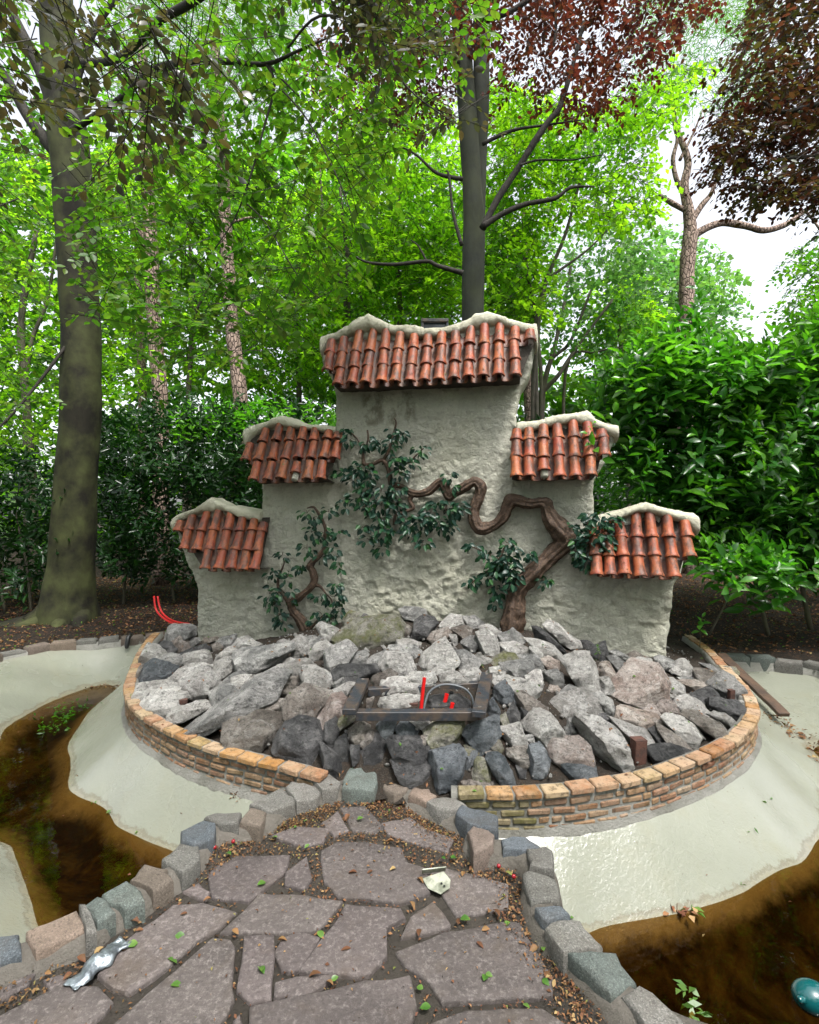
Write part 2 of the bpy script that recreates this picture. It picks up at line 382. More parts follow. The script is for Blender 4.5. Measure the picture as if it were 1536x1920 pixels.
def wood_mat(name, c1, c2, sx=1):
    m, nt, out = newmat(name); co = coords(nt, 'Generated' if False else 'Object', False)
    uvn = noise(nt, co, 26, 7, .7, 1.5); col = mixc(nt, ramp(nt, uvn, [(.35, (0, 0, 0)), (.65, (1, 1, 1))]), c1, c2)
    hl = noise(nt, co, 60, 4, .7); col = mixc(nt, math_(nt, 'MULTIPLY', ramp(nt, hl, [(.55, (0, 0, 0)), (.7, (1, 1, 1))]), .35), col, (c2[0]*2, c2[1]*1.8, c2[2]*1.3))
    princ(nt, out, col, .6, bump(nt, uvn, .9, .015), .3); return m
M['cwood'] = wood_mat('painted_bonsai_bark', (.016, .01, .007), (.105, .066, .044))
def bark(name, c1, c2, scale=(1, 1, 1), freq=8, bs=.8, green=0.0, rough=.85, plate=False):
    m, nt, out = newmat(name); co = coords(nt, jitter=False, scale=scale)
    a = noise(nt, co, freq, 8, .7, .5); col = mixc(nt, ramp(nt, a, [(.35, (0, 0, 0)), (.68, (1, 1, 1))]), c1, c2)
    b = noise(nt, coords(nt, jitter=False), 2.2, 5, .6)
    if green: col = mixc(nt, math_(nt, 'MULTIPLY', ramp(nt, b, [(.4, (0, 0, 0)), (.66, (1, 1, 1))]), green), col, (.075, .085, .028))
    h = a
    if plate:
        v = voro(nt, co, freq*1.3, 'DISTANCE_TO_EDGE'); pl = ramp(nt, v, [(0, (0, 0, 0)), (.12, (1, 1, 1))])
        col = mixc(nt, math_(nt, 'SUBTRACT', 1.0, pl), col, (c1[0]*.35, c1[1]*.35, c1[2]*.35)); h = math_(nt, 'ADD', a, pl)
    princ(nt, out, col, rough, bump(nt, h, bs, .02), .3); return m
M['beech'] = bark('beech_bark', (.006, .0055, .003), (.017, .015, .0085), (1, 1, .45), 6, .5, .7)
M['beechdark'] = bark('dark_twig_bark', (.02, .017, .014), (.05, .045, .038), (1, 1, 1), 12, .5)
M['greybark'] = bark('grey_green_beech_bark', (.022, .026, .021), (.043, .048, .038), (1, 1, .5), 5, .5, .3)
M['pine'] = bark('scots_pine_bark', (.17, .12, .095), (.44, .33, .27), (1, 1, .45), 12, 1.0, 0, .9, True)
M['stem'] = bark('slim_stem_bark', (.05, .045, .035), (.12, .105, .085), (1, 1, .5), 10, .6, .4)

def leaf_mat(name, stops, trans=.5, tcol=(1.6, 1.9, .8), rough=.38, spec=.45, tip=None):
    m, nt, out = newmat(name)
    g = nt.nodes.new('ShaderNodeNewGeometry'); isl = g.outputs['Random Per Island']
    oi = nt.nodes.new('ShaderNodeObjectInfo')
    r = math_(nt, 'FRACT', math_(nt, 'ADD', isl, oi.outputs['Random']))
    col = ramp(nt, r, stops)
    cl = noise(nt, coords(nt, jitter=False), .9, 3, .5)
    hs = nt.nodes.new('ShaderNodeHueSaturation'); nt.links.new(col, hs.inputs['Color'])
    mr = nt.nodes.new('ShaderNodeMapRange'); nt.links.new(cl, mr.inputs[0]); mr.inputs[1].default_value = .3; mr.inputs[2].default_value = .7; mr.inputs[3].default_value = .75; mr.inputs[4].default_value = 1.3
    nt.links.new(mr.outputs[0], hs.inputs['Value'])
    mr2 = nt.nodes.new('ShaderNodeMapRange'); nt.links.new(cl, mr2.inputs[0]); mr2.inputs[1].default_value = .3; mr2.inputs[2].default_value = .7; mr2.inputs[3].default_value = .515; mr2.inputs[4].default_value = .485
    nt.links.new(mr2.outputs[0], hs.inputs['Hue']); col = hs.outputs[0]
    p = princ(nt, None, col, rough, None, spec)
    t = nt.nodes.new('ShaderNodeBsdfTranslucent'); nt.links.new(mixc(nt, 1.0, col, tcol, 'MULTIPLY'), t.inputs[0])
    mx = nt.nodes.new('ShaderNodeMixShader'); mx.inputs[0].default_value = trans
    nt.links.new(p.outputs[0], mx.inputs[1]); nt.links.new(t.outputs[0], mx.inputs[2]); nt.links.new(mx.outputs[0], out.inputs[0])
    return m
M['lf_beech'] = leaf_mat('beech_leaf', [(0, (.042, .11, .012)), (.35, (.062, .15, .015)), (.6, (.088, .18, .018)), (.85, (.10, .14, .025)), (1, (.05, .13, .012))], .45, (1.9, 2.2, .8))
M['lf_purple'] = leaf_mat('purple_tinged_beech_leaf', [(0, (.035, .035, .04)), (.4, (.05, .06, .02)), (.7, (.075, .055, .03)), (1, (.045, .045, .05))], .35, (1.5, 1.6, .7), .3, .6)
M['lf_bright'] = leaf_mat('bright_green_leaf', [(0, (.07, .18, .012)), (.4, (.10, .22, .015)), (.7, (.14, .27, .018)), (1, (.08, .18, .015))], .65, (2.8, 2.9, .9))
M['lf_mid'] = leaf_mat('mid_green_leaf', [(0, (.04, .12, .014)), (.5, (.06, .155, .016)), (1, (.09, .18, .018))], .55, (2.0, 2.3, .8))
M['lf_copper'] = leaf_mat('copper_beech_leaf', [(0, (.04, .014, .012)), (.4, (.062, .022, .016)), (.75, (.085, .035, .022)), (1, (.05, .038, .018))], .5, (1.9, 1.2, .9), .4)
M['lf_coppergreen'] = leaf_mat('green_copper_beech_leaf', [(0, (.03, .02, .015)), (.35, (.06, .025, .02)), (.6, (.06, .055, .02)), (.8, (.05, .07, .02)), (1, (.04, .02, .018))], .42, (2.0, 1.5, .8), .35)
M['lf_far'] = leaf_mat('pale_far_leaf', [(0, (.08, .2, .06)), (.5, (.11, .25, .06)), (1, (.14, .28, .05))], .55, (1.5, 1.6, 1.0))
M['lf_laurel'] = leaf_mat('laurel_leaf', [(0, (.018, .075, .012)), (.45, (.03, .11, .014)), (.75, (.05, .16, .016)), (1, (.085, .22, .02))], .35, (2.0, 2.4, .6), .3, .5)
M['lf_laurelnew'] = leaf_mat('young_laurel_leaf', [(0, (.05, .17, .02)), (.5, (.08, .24, .02)), (1, (.1, .28, .03))], .45, (1.6, 1.9, .6), .3, .6)
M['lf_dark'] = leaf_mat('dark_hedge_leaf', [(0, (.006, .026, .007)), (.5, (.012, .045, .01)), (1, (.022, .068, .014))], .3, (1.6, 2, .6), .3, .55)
M['lf_bonsai'] = leaf_mat('glossy_artificial_leaf', [(0, (.008, .026, .018)), (.5, (.012, .038, .024)), (.85, (.018, .06, .024)), (1, (.022, .075, .018))], .12, (1.4, 2, .6), .33, .22)
M['lf_dead'] = leaf_mat('dead_leaf', [(0, (.07, .03, .015)), (.3, (.15, .065, .03)), (.55, (.22, .12, .05)), (.75, (.1, .04, .02)), (.92, (.3, .2, .09)), (1, (.12, .16, .03))], .15, (1.5, 1.2, .8), .7, .3)
M['lf_fresh'] = leaf_mat('fresh_fallen_leaf', [(0, (.04, .11, .015)), (1, (.1, .18, .035))], .2)
def simple(name, c, rough=.5, metal=0.0, bmp=0.0, freq=40, c2=None, coat=0.0, spec=.5):
    m, nt, out = newmat(name); co = coords(nt, jitter=False); col = c
    if c2: col = mixc(nt, ramp(nt, noise(nt, co, freq*.3, 7, .7), [(.45, (0, 0, 0)), (.6, (1, 1, 1))]), c, c2)
    princ(nt, out, col, rough, bump(nt, noise(nt, co, freq, 6, .7), bmp, .01) if bmp else None, spec, metal, coat); return m
M['steel'] = simple('black_painted_steel', (.022, .027, .034), .5, .1, .4, 40, (.06, .045, .035))
M['rust'] = simple('rusty_steel', (.075, .03, .02), .85, 0, .6, 60, (.04, .02, .015))
M['red'] = simple('red_plastic_conduit', (.55, .008, .008), .35)
M['dkplastic'] = simple('black_plastic', (.012, .012, .013), .35)
M['greycable'] = simple('grey_cable', (.09, .1, .11), .45)
M['plank'] = simple('wet_brown_plank', (.075, .042, .025), .6, 0, .5, 30, (.035, .02, .013))
M['ball'] = simple('glossy_dark_green_enamel', (.004, .07, .075), .12, 0, 0, 10, None, .5)
M['zinc'] = simple('crumpled_zinc', (.3, .34, .37), .35, .75, .5, 40, (.16, .18, .2))
M['plate'] = simple('painted_metal_plate', (.36, .37, .3), .5, .2, .3, 40, (.15, .16, .12))
M['berry'] = simple('red_berry', (.22, .01, .015), .2)
M['glass'] = simple('dark_lamp_glass', (.02, .03, .035), .08)
def soil_mat(name, dark=1.0, litter=.5, grit=0.0):
    m, nt, out = newmat(name); co = coords(nt, jitter=False)
    col = mixc(nt, noise(nt, co, 5, 8, .75), (.022*dark, .018*dark, .014*dark), (.065*dark, .054*dark, .044*dark))
    v = noise(nt, co, 28, 6, .8); col = mixc(nt, math_(nt, 'MULTIPLY', ramp(nt, v, [(.52, (0, 0, 0)), (.62, (1, 1, 1))]), litter), col, (.17, .085, .045))
    g = noise(nt, co, 120, 4, .85); col = mixc(nt, math_(nt, 'MULTIPLY', ramp(nt, g, [(.55, (0, 0, 0)), (.66, (1, 1, 1))]), grit), col, (.3, .27, .24))
    princ(nt, out, col, .95, bump(nt, math_(nt, 'ADD', v, g), 1.0, .03), .2); return m
M['forest'] = soil_mat('forest_floor', .6, .55)
M['soil'] = soil_mat('island_soil', 1.1, .25, .35)
WATER_Z = -.30
def basin_mat():
    m, nt, out = newmat('painted_concrete_basin'); co = coords(nt, jitter=False)
    tc = nt.nodes.new('ShaderNodeTexCoord'); sp = nt.nodes.new('ShaderNodeSeparateXYZ'); nt.links.new(tc.outputs['Object'], sp.inputs[0])
    base = mixc(nt, noise(nt, co, 1.6, 7, .65), (.165, .172, .138), (.23, .236, .192))
    stn = ramp(nt, noise(nt, co, 3.5, 7, .7, .4), [(.5, (0, 0, 0)), (.78, (1, 1, 1))]); base = mixc(nt, math_(nt, 'MULTIPLY', stn, .5), base, (.19, .18, .12))
    fl = ramp(nt, noise(nt, co, 60, 3, .5), [(.70, (0, 0, 0)), (.74, (1, 1, 1))]); base = mixc(nt, math_(nt, 'MULTIPLY', fl, .5), base, (.1, .08, .05))
    zn = math_(nt, 'ADD', sp.outputs['Z'], math_(nt, 'MULTIPLY_ADD', noise(nt, co, 10, 8, .75), .10)); 
    zn.node.inputs[0].links[0].from_node  # silt line follows the old water level
    ma = zn.node.inputs[1].links[0].from_node; ma.inputs[2].default_value = -.05
    def sm(a, b):
        mr = nt.nodes.new('ShaderNodeMapRange'); mr.interpolation_type = 'SMOOTHSTEP'; nt.links.new(zn, mr.inputs[0])
        mr.inputs[1].default_value = a; mr.inputs[2].default_value = b; mr.inputs[3].default_value = 1; mr.inputs[4].default_value = 0; return mr.outputs[0]
    silt = mixc(nt, ramp(nt, noise(nt, co, 4, 7, .7, .5), [(.42, (0, 0, 0)), (.62, (1, 1, 1))]), (.006, .004, .002), (.045, .033, .011))
    silt = mixc(nt, ramp(nt, noise(nt, co, 26, 6, .8), [(.4, (0, 0, 0)), (.6, (1, 1, 1))]), mixc(nt, .5, silt, (.02, .01, .004)), silt)
    tan = mixc(nt, .65, base, (.17, .115, .045))
    col = mixc(nt, math_(nt, 'MULTIPLY', sm(WATER_Z-.02, WATER_Z+.03), .85), base, tan)
    line_ = math_(nt, 'SUBTRACT', sm(WATER_Z+.02, WATER_Z+.03), sm(WATER_Z+.008, WATER_Z+.018))
    col = mixc(nt, math_(nt, 'MULTIPLY', line_, .4), col, (.09, .06, .03))
    under = sm(WATER_Z-.09, WATER_Z-.004); col = mixc(nt, under, col, silt)
    # green algae film by the old shore line on the shaded left
    wet = ramp(nt, noise(nt, co, 1.1, 4, .6), [(.4, (.16, .16, .16)), (.65, (.4, .4, .4))])
    h = math_(nt, 'ADD', noise(nt, co, 55, 7, .6, .6), math_(nt, 'MULTIPLY', noise(nt, co, 4, 3, .5), 2.0))
    pb = princ(nt, out, col, mixc(nt, under, wet, (.95, .95, .95)), bump(nt, h, .3, .010), .5, coat=.4, coatr=.18)
    nt.links.new(math_(nt, 'MULTIPLY', math_(nt, 'SUBTRACT', 1.0, under), .4), pb.inputs['Coat Weight']); nt.links.new(math_(nt, 'MULTIPLY', math_(nt, 'SUBTRACT', 1.0, under), .5), pb.inputs['Specular IOR Level']); return m
M['basin'] = basin_mat()
def water_mat():
    m, nt, out = newmat('brown_pond_water'); co = coords(nt, jitter=False)
    h = math_(nt, 'ADD', noise(nt, co, 7, 3, .5), math_(nt, 'MULTIPLY', noise(nt, co, 30, 2, .5), .12))
    nb = bump(nt, h, .06, .02)
    tr = nt.nodes.new('ShaderNodeBsdfTransparent'); tr.inputs[0].default_value = (.62, .48, .26, 1)
    gl = nt.nodes.new('ShaderNodeBsdfGlossy'); gl.inputs['Roughness'].default_value = .015; nt.links.new(nb, gl.inputs['Normal'])
    fr = nt.nodes.new('ShaderNodeFresnel'); fr.inputs['IOR'].default_value = 1.33; nt.links.new(nb, fr.inputs['Normal'])
    mx = nt.nodes.new('ShaderNodeMixShader'); nt.links.new(fr.outputs[0], mx.inputs[0]); nt.links.new(tr.outputs[0], mx.inputs[1]); nt.links.new(gl.outputs[0], mx.inputs[2])
    nt.links.new(mx.outputs[0], out.inputs[0]); return m
M['water'] = water_mat()

# ================================================================== SETTING
def wmat(o):
    return ((wmat(o.parent) @ o.matrix_parent_inverse) if o.parent else Matrix.Identity(4)) @ o.matrix_basis
def child(name, me, parent, M4=None, mats=None, kind=None, label=None):
    """mesh placed in the world with matrix M4 and parented to a thing or a part"""
    o = bpy.data.objects.new(name, me); COL.objects.link(o)
    if mats and not len(me.materials):
        for m in mats: me.materials.append(m)
    if parent is not None:
        o.parent = parent; o.matrix_parent_inverse = wmat(parent).inverted()
    if M4 is not None: o.matrix_basis = M4
    if kind: o['kind'] = kind
    if label: o['label'] = label
    return o
def basis(x, y, z, loc):
    m = Matrix.Identity(4)
    for i, a in enumerate((x, y, z)):
        for k in range(3): m[k][i] = a[k]
    m.translation = loc; return m

def tps_fit(P, z, lam=1e-3):
    P = np.array(P); n = len(P); d = np.linalg.norm(P[:, None]-P[None], axis=2); K = d*d*np.log(d+1e-9)
    A = np.zeros((n+3, n+3)); A[:n, :n] = K+lam*np.eye(n); A[:n, n] = 1; A[:n, n+1:] = P; A[n, :n] = 1; A[n+1:, :n] = P.T
    w = np.linalg.solve(A, np.concatenate([z, [0, 0, 0]])); return P, w
def tps_eval(fit, Q):
    P, w = fit; out = np.zeros(len(Q))
    for i in range(0, len(Q), 20000):
        q = Q[i:i+20000]; d = np.linalg.norm(q[:, None]-P[None], axis=2)
        out[i:i+20000] = (d*d*np.log(d+1e-9)) @ w[:-3]+w[-3]+q @ w[-2:]
    return out
def inside(poly, Q):
    poly = np.array(poly); x, y = Q[:, 0], Q[:, 1]; r = np.zeros(len(Q), bool); j = len(poly)-1
    for i in range(len(poly)):
        xi, yi = poly[i]; xj, yj = poly[j]
        c = ((yi > y) != (yj > y)) & (x < (xj-xi)*(y-yi)/(yj-yi+1e-12)+xi); r ^= c; j = i
    return r
def xy(p): return (p[0], p[1])

# --- brick ring line (outer top edge, z = RING_Z)
RING_Z = .20
ring_px = [(252, 1244), (236, 1263), (229, 1286), (233, 1312), (248, 1330), (269, 1345), (305, 1367), (344, 1387), (392, 1403), (428, 1413), (464, 1423), (506, 1431), (549, 1444), (591, 1455),
           (700, 1480), (845, 1489), (920, 1489), (980, 1488), (1071, 1484), (1120, 1473), (1165, 1469), (1208, 1460), (1247, 1449), (1286, 1434), (1341, 1413), (1377, 1395), (1416, 1364), (1427, 1335), (1424, 1316), (1403, 1283), (1383, 1263), (1362, 1248)]
ring = [pz(u, v, RING_Z) for u, v in ring_px]
ring = [Vector((-3.0, 6.0, RING_Z)), Vector((-2.85, 5.35, RING_Z))] + ring + [Vector((3.15, 5.3, RING_Z)), Vector((3.2, 5.8, RING_Z))]
# light smoothing keeps the brick line even
ring_s = [ring[0]]+[(ring[i-1]+ring[i]*2+ring[i+1])/4 for i in range(1, len(ring)-1)]+[ring[-1]]
ring_c = catmull(ring_s, 10)
island = [xy(p) for p in ring_c] + [(3.2, 6.6), (-3.0, 6.6)]

# --- mound of soil under the rocks
mc = [((-2.75, 5.2), .16), ((-2.3, 4.3), .16), ((-1.7, 3.6), .17), ((-1.0, 3.1), .17), ((-.45, 2.88), .18), ((.25, 2.7), .17), ((.9, 2.72), .16), ((1.5, 2.95), .16), ((2.1, 3.4), .16), ((2.4, 4.0), .16), ((2.75, 4.6), .16), ((3.0, 5.2), .15),
      ((-1.9, 4.9), .24), ((-1.5, 4.1), .27), ((-.9, 3.5), .34), ((-.35, 3.15), .36), ((.1, 3.05), .37), ((.5, 3.05), .36), ((1.0, 3.3), .29), ((1.5, 3.7), .29), ((1.9, 4.2), .26),
      ((-2.4, 5.9), .13), ((-1.6, 5.7), .2), ((-.9, 5.5), .38), ((-.2, 5.4), .47), ((.5, 5.2), .46), ((1.1, 5.1), .42), ((1.6, 5.05), .3), ((2.2, 4.9), .2), ((-.7, 4.4), .42), ((.1, 4.3), .46), ((.8, 4.2), .43), ((1.4, 4.5), .36),
      ((-3, 6.6), .08), ((3.2, 6.6), .08), ((0, 6.6), .3)]
mfit = tps_fit([c[0] for c in mc], np.array([c[1] for c in mc]), 1e-2)
def mound(X, Y): return tps_eval(mfit, np.array([[X, Y]]))[0]
def on_mound(u, v, ymax=5.35, dz=0.0):
    d = ray(u, v); Y = 2.5
    while Y < ymax:
        if CAMZ+d.z*Y < mound(d.x*Y, Y)+dz: break
        Y += .03
    return Vector((d.x*Y, Y, CAMZ+d.z*Y))
def sheet(name, xs, ys, zf, keep, mat, smooth=True, parent=None, kind='structure'):
    X, Y = np.meshgrid(xs, ys); P = np.stack([X.ravel(), Y.ravel()], 1); Z = zf(P)
    V = np.column_stack([P, Z]); Fc = grid_faces(len(ys), len(xs))
    cen = P[Fc].mean(1); Fc = Fc[keep(cen)]
    used = np.unique(Fc); mp = np.zeros(len(V), int); mp[used] = np.arange(len(used))
    me = fastmesh(name, V[used], mp[Fc], smooth); return link(name, me, parent, [mat], kind)
xs = np.arange(-3.1, 3.3, .035); ys = np.arange(2.45, 6.6, .035)
inner = [xy(p) for p in ring_c]
isl_in = np.array(island)
def mz(P):
    Q = np.column_stack([P, np.zeros(len(P))]); return tps_eval(mfit, P)+fbm(Q, 5, 4, 3)*.022+fbm(Q, 30, 2, 9)*.006-.02
sheet('soil', xs, ys, mz, lambda c: inside([( (p[0]-.2)*.975+.2, (p[1]-4.6)*.975+4.6) for p in island], c), M['soil'])

# --- concrete basin
lo = [pz(-120, 1260, .1), pz(-20, 1228, .1), pz(60, 1211, .1), pz(120, 1202, .1), pz(200, 1196, .1), pz(310, 1184, .1), Vector((-2.9, 6.45, .1))]
ro = [Vector((3.1, 5.45, .1)), pz(1385, 1229, .1), pz(1440, 1231, .1), pz(1490, 1237, .1), pz(1545, 1248, .1), pz(1640, 1275, .1)]
outline = [xy(p) for p in lo]+[xy(p) for p in ro]+[(5.1, 3.9), (5.4, 3.0), (5.0, 1.9), (3.9, .9), (2.7, .4), (1.8, .2), (0, .2), (-1.5, 1.0), (-2.9, 1.35), (-4.3, 2.2), (-5.1, 3.2), (-5.2, 4.2)]
bc = []
def B_(lst):
    for u, v, z in lst: p = pz(u, v, z); bc.append(((p.x, p.y), z))
B_([(0, 1248, .0), (100, 1226, .0), (200, 1214, .0), (300, 1203, .0), (60, 1275, -.12), (180, 1250, -.16), (20, 1330, -.235), (100, 1300, -.255),
    (0, 1387, -.30), (60, 1335, -.30), (130, 1302, -.30), (195, 1285, -.30), (225, 1290, -.27),
    (205, 1303, -.30), (160, 1345, -.30), (128, 1400, -.30), (131, 1450, -.30), (165, 1500, -.30), (215, 1545, -.30), (290, 1583, -.30), (335, 1600, -.30),
    (20, 1590, -.30), (72, 1728, -.30), (0, 1700, -.21), (-60, 1650, -.12), (-10, 1800, -.2),
    (60, 1480, -.44), (150, 1590, -.45), (60, 1400, -.43), (130, 1340, -.40), (180, 1640, -.44),
    (1130, 1740, -.30), (1250, 1717, -.30), (1400, 1670, -.30), (1500, 1620, -.30), (1545, 1565, -.30), (1400, 1800, -.45), (1536, 1720, -.46), (1250, 1830, -.44),
    (1400, 1238, .0), (1470, 1250, .0), (1536, 1266, .0), (1480, 1310, -.15), (1536, 1330, -.18), (1440, 1300, -.12), (1500, 1400, -.27), (1560, 1440, -.30),
    (1480, 1450, -.17), (1470, 1520, -.20)])
for p in ring_c[::9]:
    if p.y < 5.6 : bc.append(((p.x, p.y), -.005)); 
for a, b in (((-5.1, 3.2), 0), ((-5.2, 4.2), 0), ((-4.3, 2.2), 0), ((-2.9, 1.35), -.05), ((-3.9, 3.0), -.2), ((-4.4, 3.8), -.15), ((5.1, 3.9), 0), ((5.4, 3.0), 0), ((5.0, 1.9), 0), ((3.9, .9), 0), ((2.7, .4), 0), ((3.3, 2.2), -.42), ((3.0, 1.6), -.40), ((3.7, 3.0), -.43), ((4.2, 2.4), -.25), ((4.4, 3.5), -.2), ((0.3, .4), -.3), ((.5, 2.3), -.2), ((-.7, 2.6), -.2), ((0, 5), .0), ((-1.5, 5.2), 0), ((1.5, 5), 0)):
    bc.append((a, b))
bfit = tps_fit([c[0] for c in bc], np.array([c[1] for c in bc]), 5e-4)
def bz(P):
    Q = np.column_stack([P, np.zeros(len(P))]); return np.clip(tps_eval(bfit, P), -.6, .03)+fbm(Q, 2.2, 3, 5)*.006+fbm(Q, 12, 3, 8)*.0018
def basin_z(X, Y): return bz(np.array([[X, Y]]))[0]
shr = [( (p[0]-.2)*.93+.2, (p[1]-4.6)*.93+4.6) for p in island]
ocn = (0.0, 3.2)
big = [((p[0]-ocn[0])*1.02+ocn[0], (p[1]-ocn[1])*1.02+ocn[1]) for p in outline]
sheet('pond_basin', np.arange(-5.4, 5.6, .035), np.arange(.15, 6.7, .035), bz, lambda c: inside(big, c) & ~inside(shr, c), M['basin'])
wx = np.arange(-5.3, 5.5, .3); wy = np.arange(.2, 6.6, .3)
wtr = sheet('water', wx, wy, lambda P: np.full(len(P), WATER_Z), lambda c: inside([((p[0])*.99, (p[1]-3.2)*.99+3.2) for p in outline], c) & ~inside(shr, c), M['water'], False)

# --- forest ground
gx = np.concatenate([np.arange(-60, -9, 3.0), np.arange(-9, 9, .12), np.arange(9, 61, 3.0)])
gy = np.concatenate([np.arange(-14, -1, 1.5), np.arange(-1, 12, .12), np.arange(12, 90, 3.0)])
def gz(P):
    Q = np.column_stack([P, np.zeros(len(P))])
    d = np.clip((P[:, 1]-6.2)/6, 0, 1); return .055+fbm(Q, .5, 3, 21)*.03*(.3+d)+fbm(Q, 6, 3, 22)*.012+.12*d
def gkeep(c): return ~inside(outline, c) & ~inside([(-3.0, 5.2), (-2.9, 6.0), (3.1, 6.0), (3.1, 5.0)], c) & ~((abs(c[:, 0]) < 2.4) & (c[:, 1] < 1.6) & (c[:, 1] > -6))
sheet('ground', gx, gy, gz, gkeep, M['forest'])

# ================================================================== PATH
PZ = .10; KZ = PZ+.066
kerbQ = [('kB', [(-60, 1000), (110, 960), (125, 1080), (0, 1110), (-60, 1120)]), ('kT', [(130, 960), (430, 825), (470, 900), (465, 930), (200, 1060), (160, 1010)]),
         ('kG', [(438, 815), (470, 810), (520, 880), (535, 950), (478, 965)]), ('kE', [(455, 790), (540, 750), (610, 780), (645, 860), (540, 905)]),
         ('kE', [(560, 750), (700, 680), (780, 730), (800, 790), (690, 830), (600, 790)]), ('kN', [(720, 660), (800, 580), (930, 610), (960, 680), (850, 740)]),
         ('kG', [(900, 550), (1000, 460), (1100, 480), (1110, 560), (1010, 630), (960, 600)]), ('kB', [(1005, 400), (1130, 345), (1195, 370), (1190, 430), (1080, 480), (1010, 450)]),
         ('kG', [(1125, 320), (1180, 285), (1340, 300), (1320, 370), (1220, 360)])]
kerbP = [('kN', [(135, 330), (190, 250), (280, 270), (240, 352)]), ('kG', [(185, 230), (350, 150), (430, 200), (420, 230), (280, 270)]), ('kG', [(370, 150), (400, 120), (500, 130), (560, 160), (530, 190), (430, 220)]),
         ('kG', [(500, 110), (600, 80), (655, 120), (640, 150), (560, 170)]), ('kE', [(660, 150), (700, 50), (770, 25), (840, 50), (850, 130), (830, 160), (720, 160)]),
         ('kN', [(870, 140), (890, 50), (980, 60), (1050, 110), (1000, 150), (930, 170)]), ('kT', [(1000, 180), (1040, 135), (1110, 150), (1150, 190), (1090, 220)]),
         ('kG', [(1100, 230), (1140, 200), (1260, 205), (1310, 240), (1240, 270), (1160, 270)]), ('kB', [(1240, 300), (1270, 260), (1380, 270), (1460, 310), (1460, 380), (1400, 350), (1310, 350)]),
         ('kN', [(1300, 380), (1340, 340), (1410, 350), (1450, 400), (1450, 460), (1380, 465), (1340, 500)])]
kerbR = [('kB', [(330, 510), (400, 490), (490, 485), (600, 550), (500, 575), (340, 575)]), ('kG', [(495, 620), (500, 575), (610, 570), (650, 600), (670, 720), (590, 710), (510, 690)]),
         ('kG', [(470, 720), (500, 700), (680, 740), (705, 850), (700, 890), (580, 870), (520, 880), (480, 790)]), ('kB', [(550, 950), (620, 930), (720, 940), (760, 990), (620, 1040), (580, 1020)]),
         ('kG', [(600, 1060), (700, 1010), (830, 990), (970, 1150), (960, 1170), (800, 1170), (720, 1220)]), ('kE', [(740, 1200), (880, 1200), (1050, 1210), (1180, 1380), (1110, 1350), (1020, 1470), (920, 1350)]),
         ('kG', [(1100, 1470), (1190, 1405), (1280, 1440), (1480, 1640), (1490, 1750), (1300, 1750)])]
kerbs = [(m, crop(0, 1420, 2.954, p)) for m, p in kerbQ]+[(m, crop(400, 1420, 2.743, p)) for m, p in kerbP]+[(m, crop(840, 1420, 3.339, p)) for m, p in kerbR]
def hullxy(P):
    P = sorted(set((round(x, 5), round(y, 5)) for x, y in P))
    def half(pp):
        h = []
        for p in pp:
            while len(h) >= 2 and (h[-1][0]-h[-2][0])*(p[1]-h[-2][1])-(h[-1][1]-h[-2][1])*(p[0]-h[-2][0]) <= 0: h.pop()
            h.append(p)
        return h
    a = half(P); b = half(P[::-1]); return a[:-1]+b[:-1]
def slab(name, poly, ztop, zbot, mat, parent, seed, inset=.9, chip=.006, splay=1.0, tilt=0.0, nseg=.035, relief=.004, edge=.012, hull=False, label=None):
    """stone block: irregular outline, worn arris, uneven top; own origin at its centre"""
    if hull: poly = hullxy(poly)
    P = [Vector((x, y, 0)) for x, y in poly]; out = []
    for i, a in enumerate(P):
        b = P[(i+1) % len(P)]; k = max(1, int((b-a).length/nseg))
        for j in range(k): out.append(a.lerp(b, j/k))
    c = sum(out, Vector())/len(out); O = np.array([(p.x-c.x, p.y-c.y) for p in out]); n = len(O)
    area = sum(out[i].x*out[(i+1) % n].y-out[(i+1) % n].x*out[i].y for i in range(n))
    if area < 0: O = O[::-1]
    O3 = np.column_stack([O, np.full(n, seed*1.7)])
    rad = np.linalg.norm(O, axis=1, keepdims=True)+1e-6; dirn = O/rad
    O = O + dirn*(fbm(O3, 18, 3, seed)[:, None]*chip)
    rad = np.linalg.norm(O, axis=1, keepdims=True)
    h = ztop-zbot
    e = np.minimum(edge/rad, .4)
    levels = [(0.0, 0), (.35, 0), (.7, 0), (1-e*1.2, 0), (1-e*.35, -edge*.45), (1.0, -edge*1.2), ((1+splay)/2, -h*.5), (splay, -h)]
    V = []; th = rng.uniform(0, 6.28); tx, ty = math.cos(th)*tilt, math.sin(th)*tilt
    for s, z in levels[1:]:
        q = O*s; zz = z+q[:, 0]*tx+q[:, 1]*ty
        top = fbm(np.column_stack([q, np.full(n, seed*3.1)]), 14, 3, seed)*relief
        V.append(np.column_stack([q, zz+top]))
    V = np.concatenate(V+[np.array([[0, 0, 0]])])
    Fq = grid_faces(len(levels)-1, n, 0, True)[:, ::-1].tolist(); ci = len(V)-1
    Fq += [[j, (j+1) % n, ci] for j in range(n)]
    me = mesh(name, V, Fq, sharp=38); me.materials.append(mat)
    bb = child(name, me, parent, Matrix.Translation((c.x, c.y, ztop)), label=label); return bb

kcent = []
path_root = None
kerb = empty('stone_kerb', pz(700, 1475, PZ), 'low kerb of rough granite setts curving round the flagstone path end', 'kerb', 'stone kerbs')
for i, (m, pts) in enumerate(kerbs):
    w = [xy(pz(u, v, KZ)) for u, v in pts]
    zt = KZ+rnd.uniform(-.008, .012)
    slab('kerb_stone', w, zt, PZ-.06, M[m], kerb, 100+i, chip=.009, splay=1.03, tilt=.08, relief=.010, edge=.011, nseg=.028, hull=True)
    kcent.append(Vector((sum(a for a, b in w)/len(w), sum(b for a, b in w)/len(w), 0)))
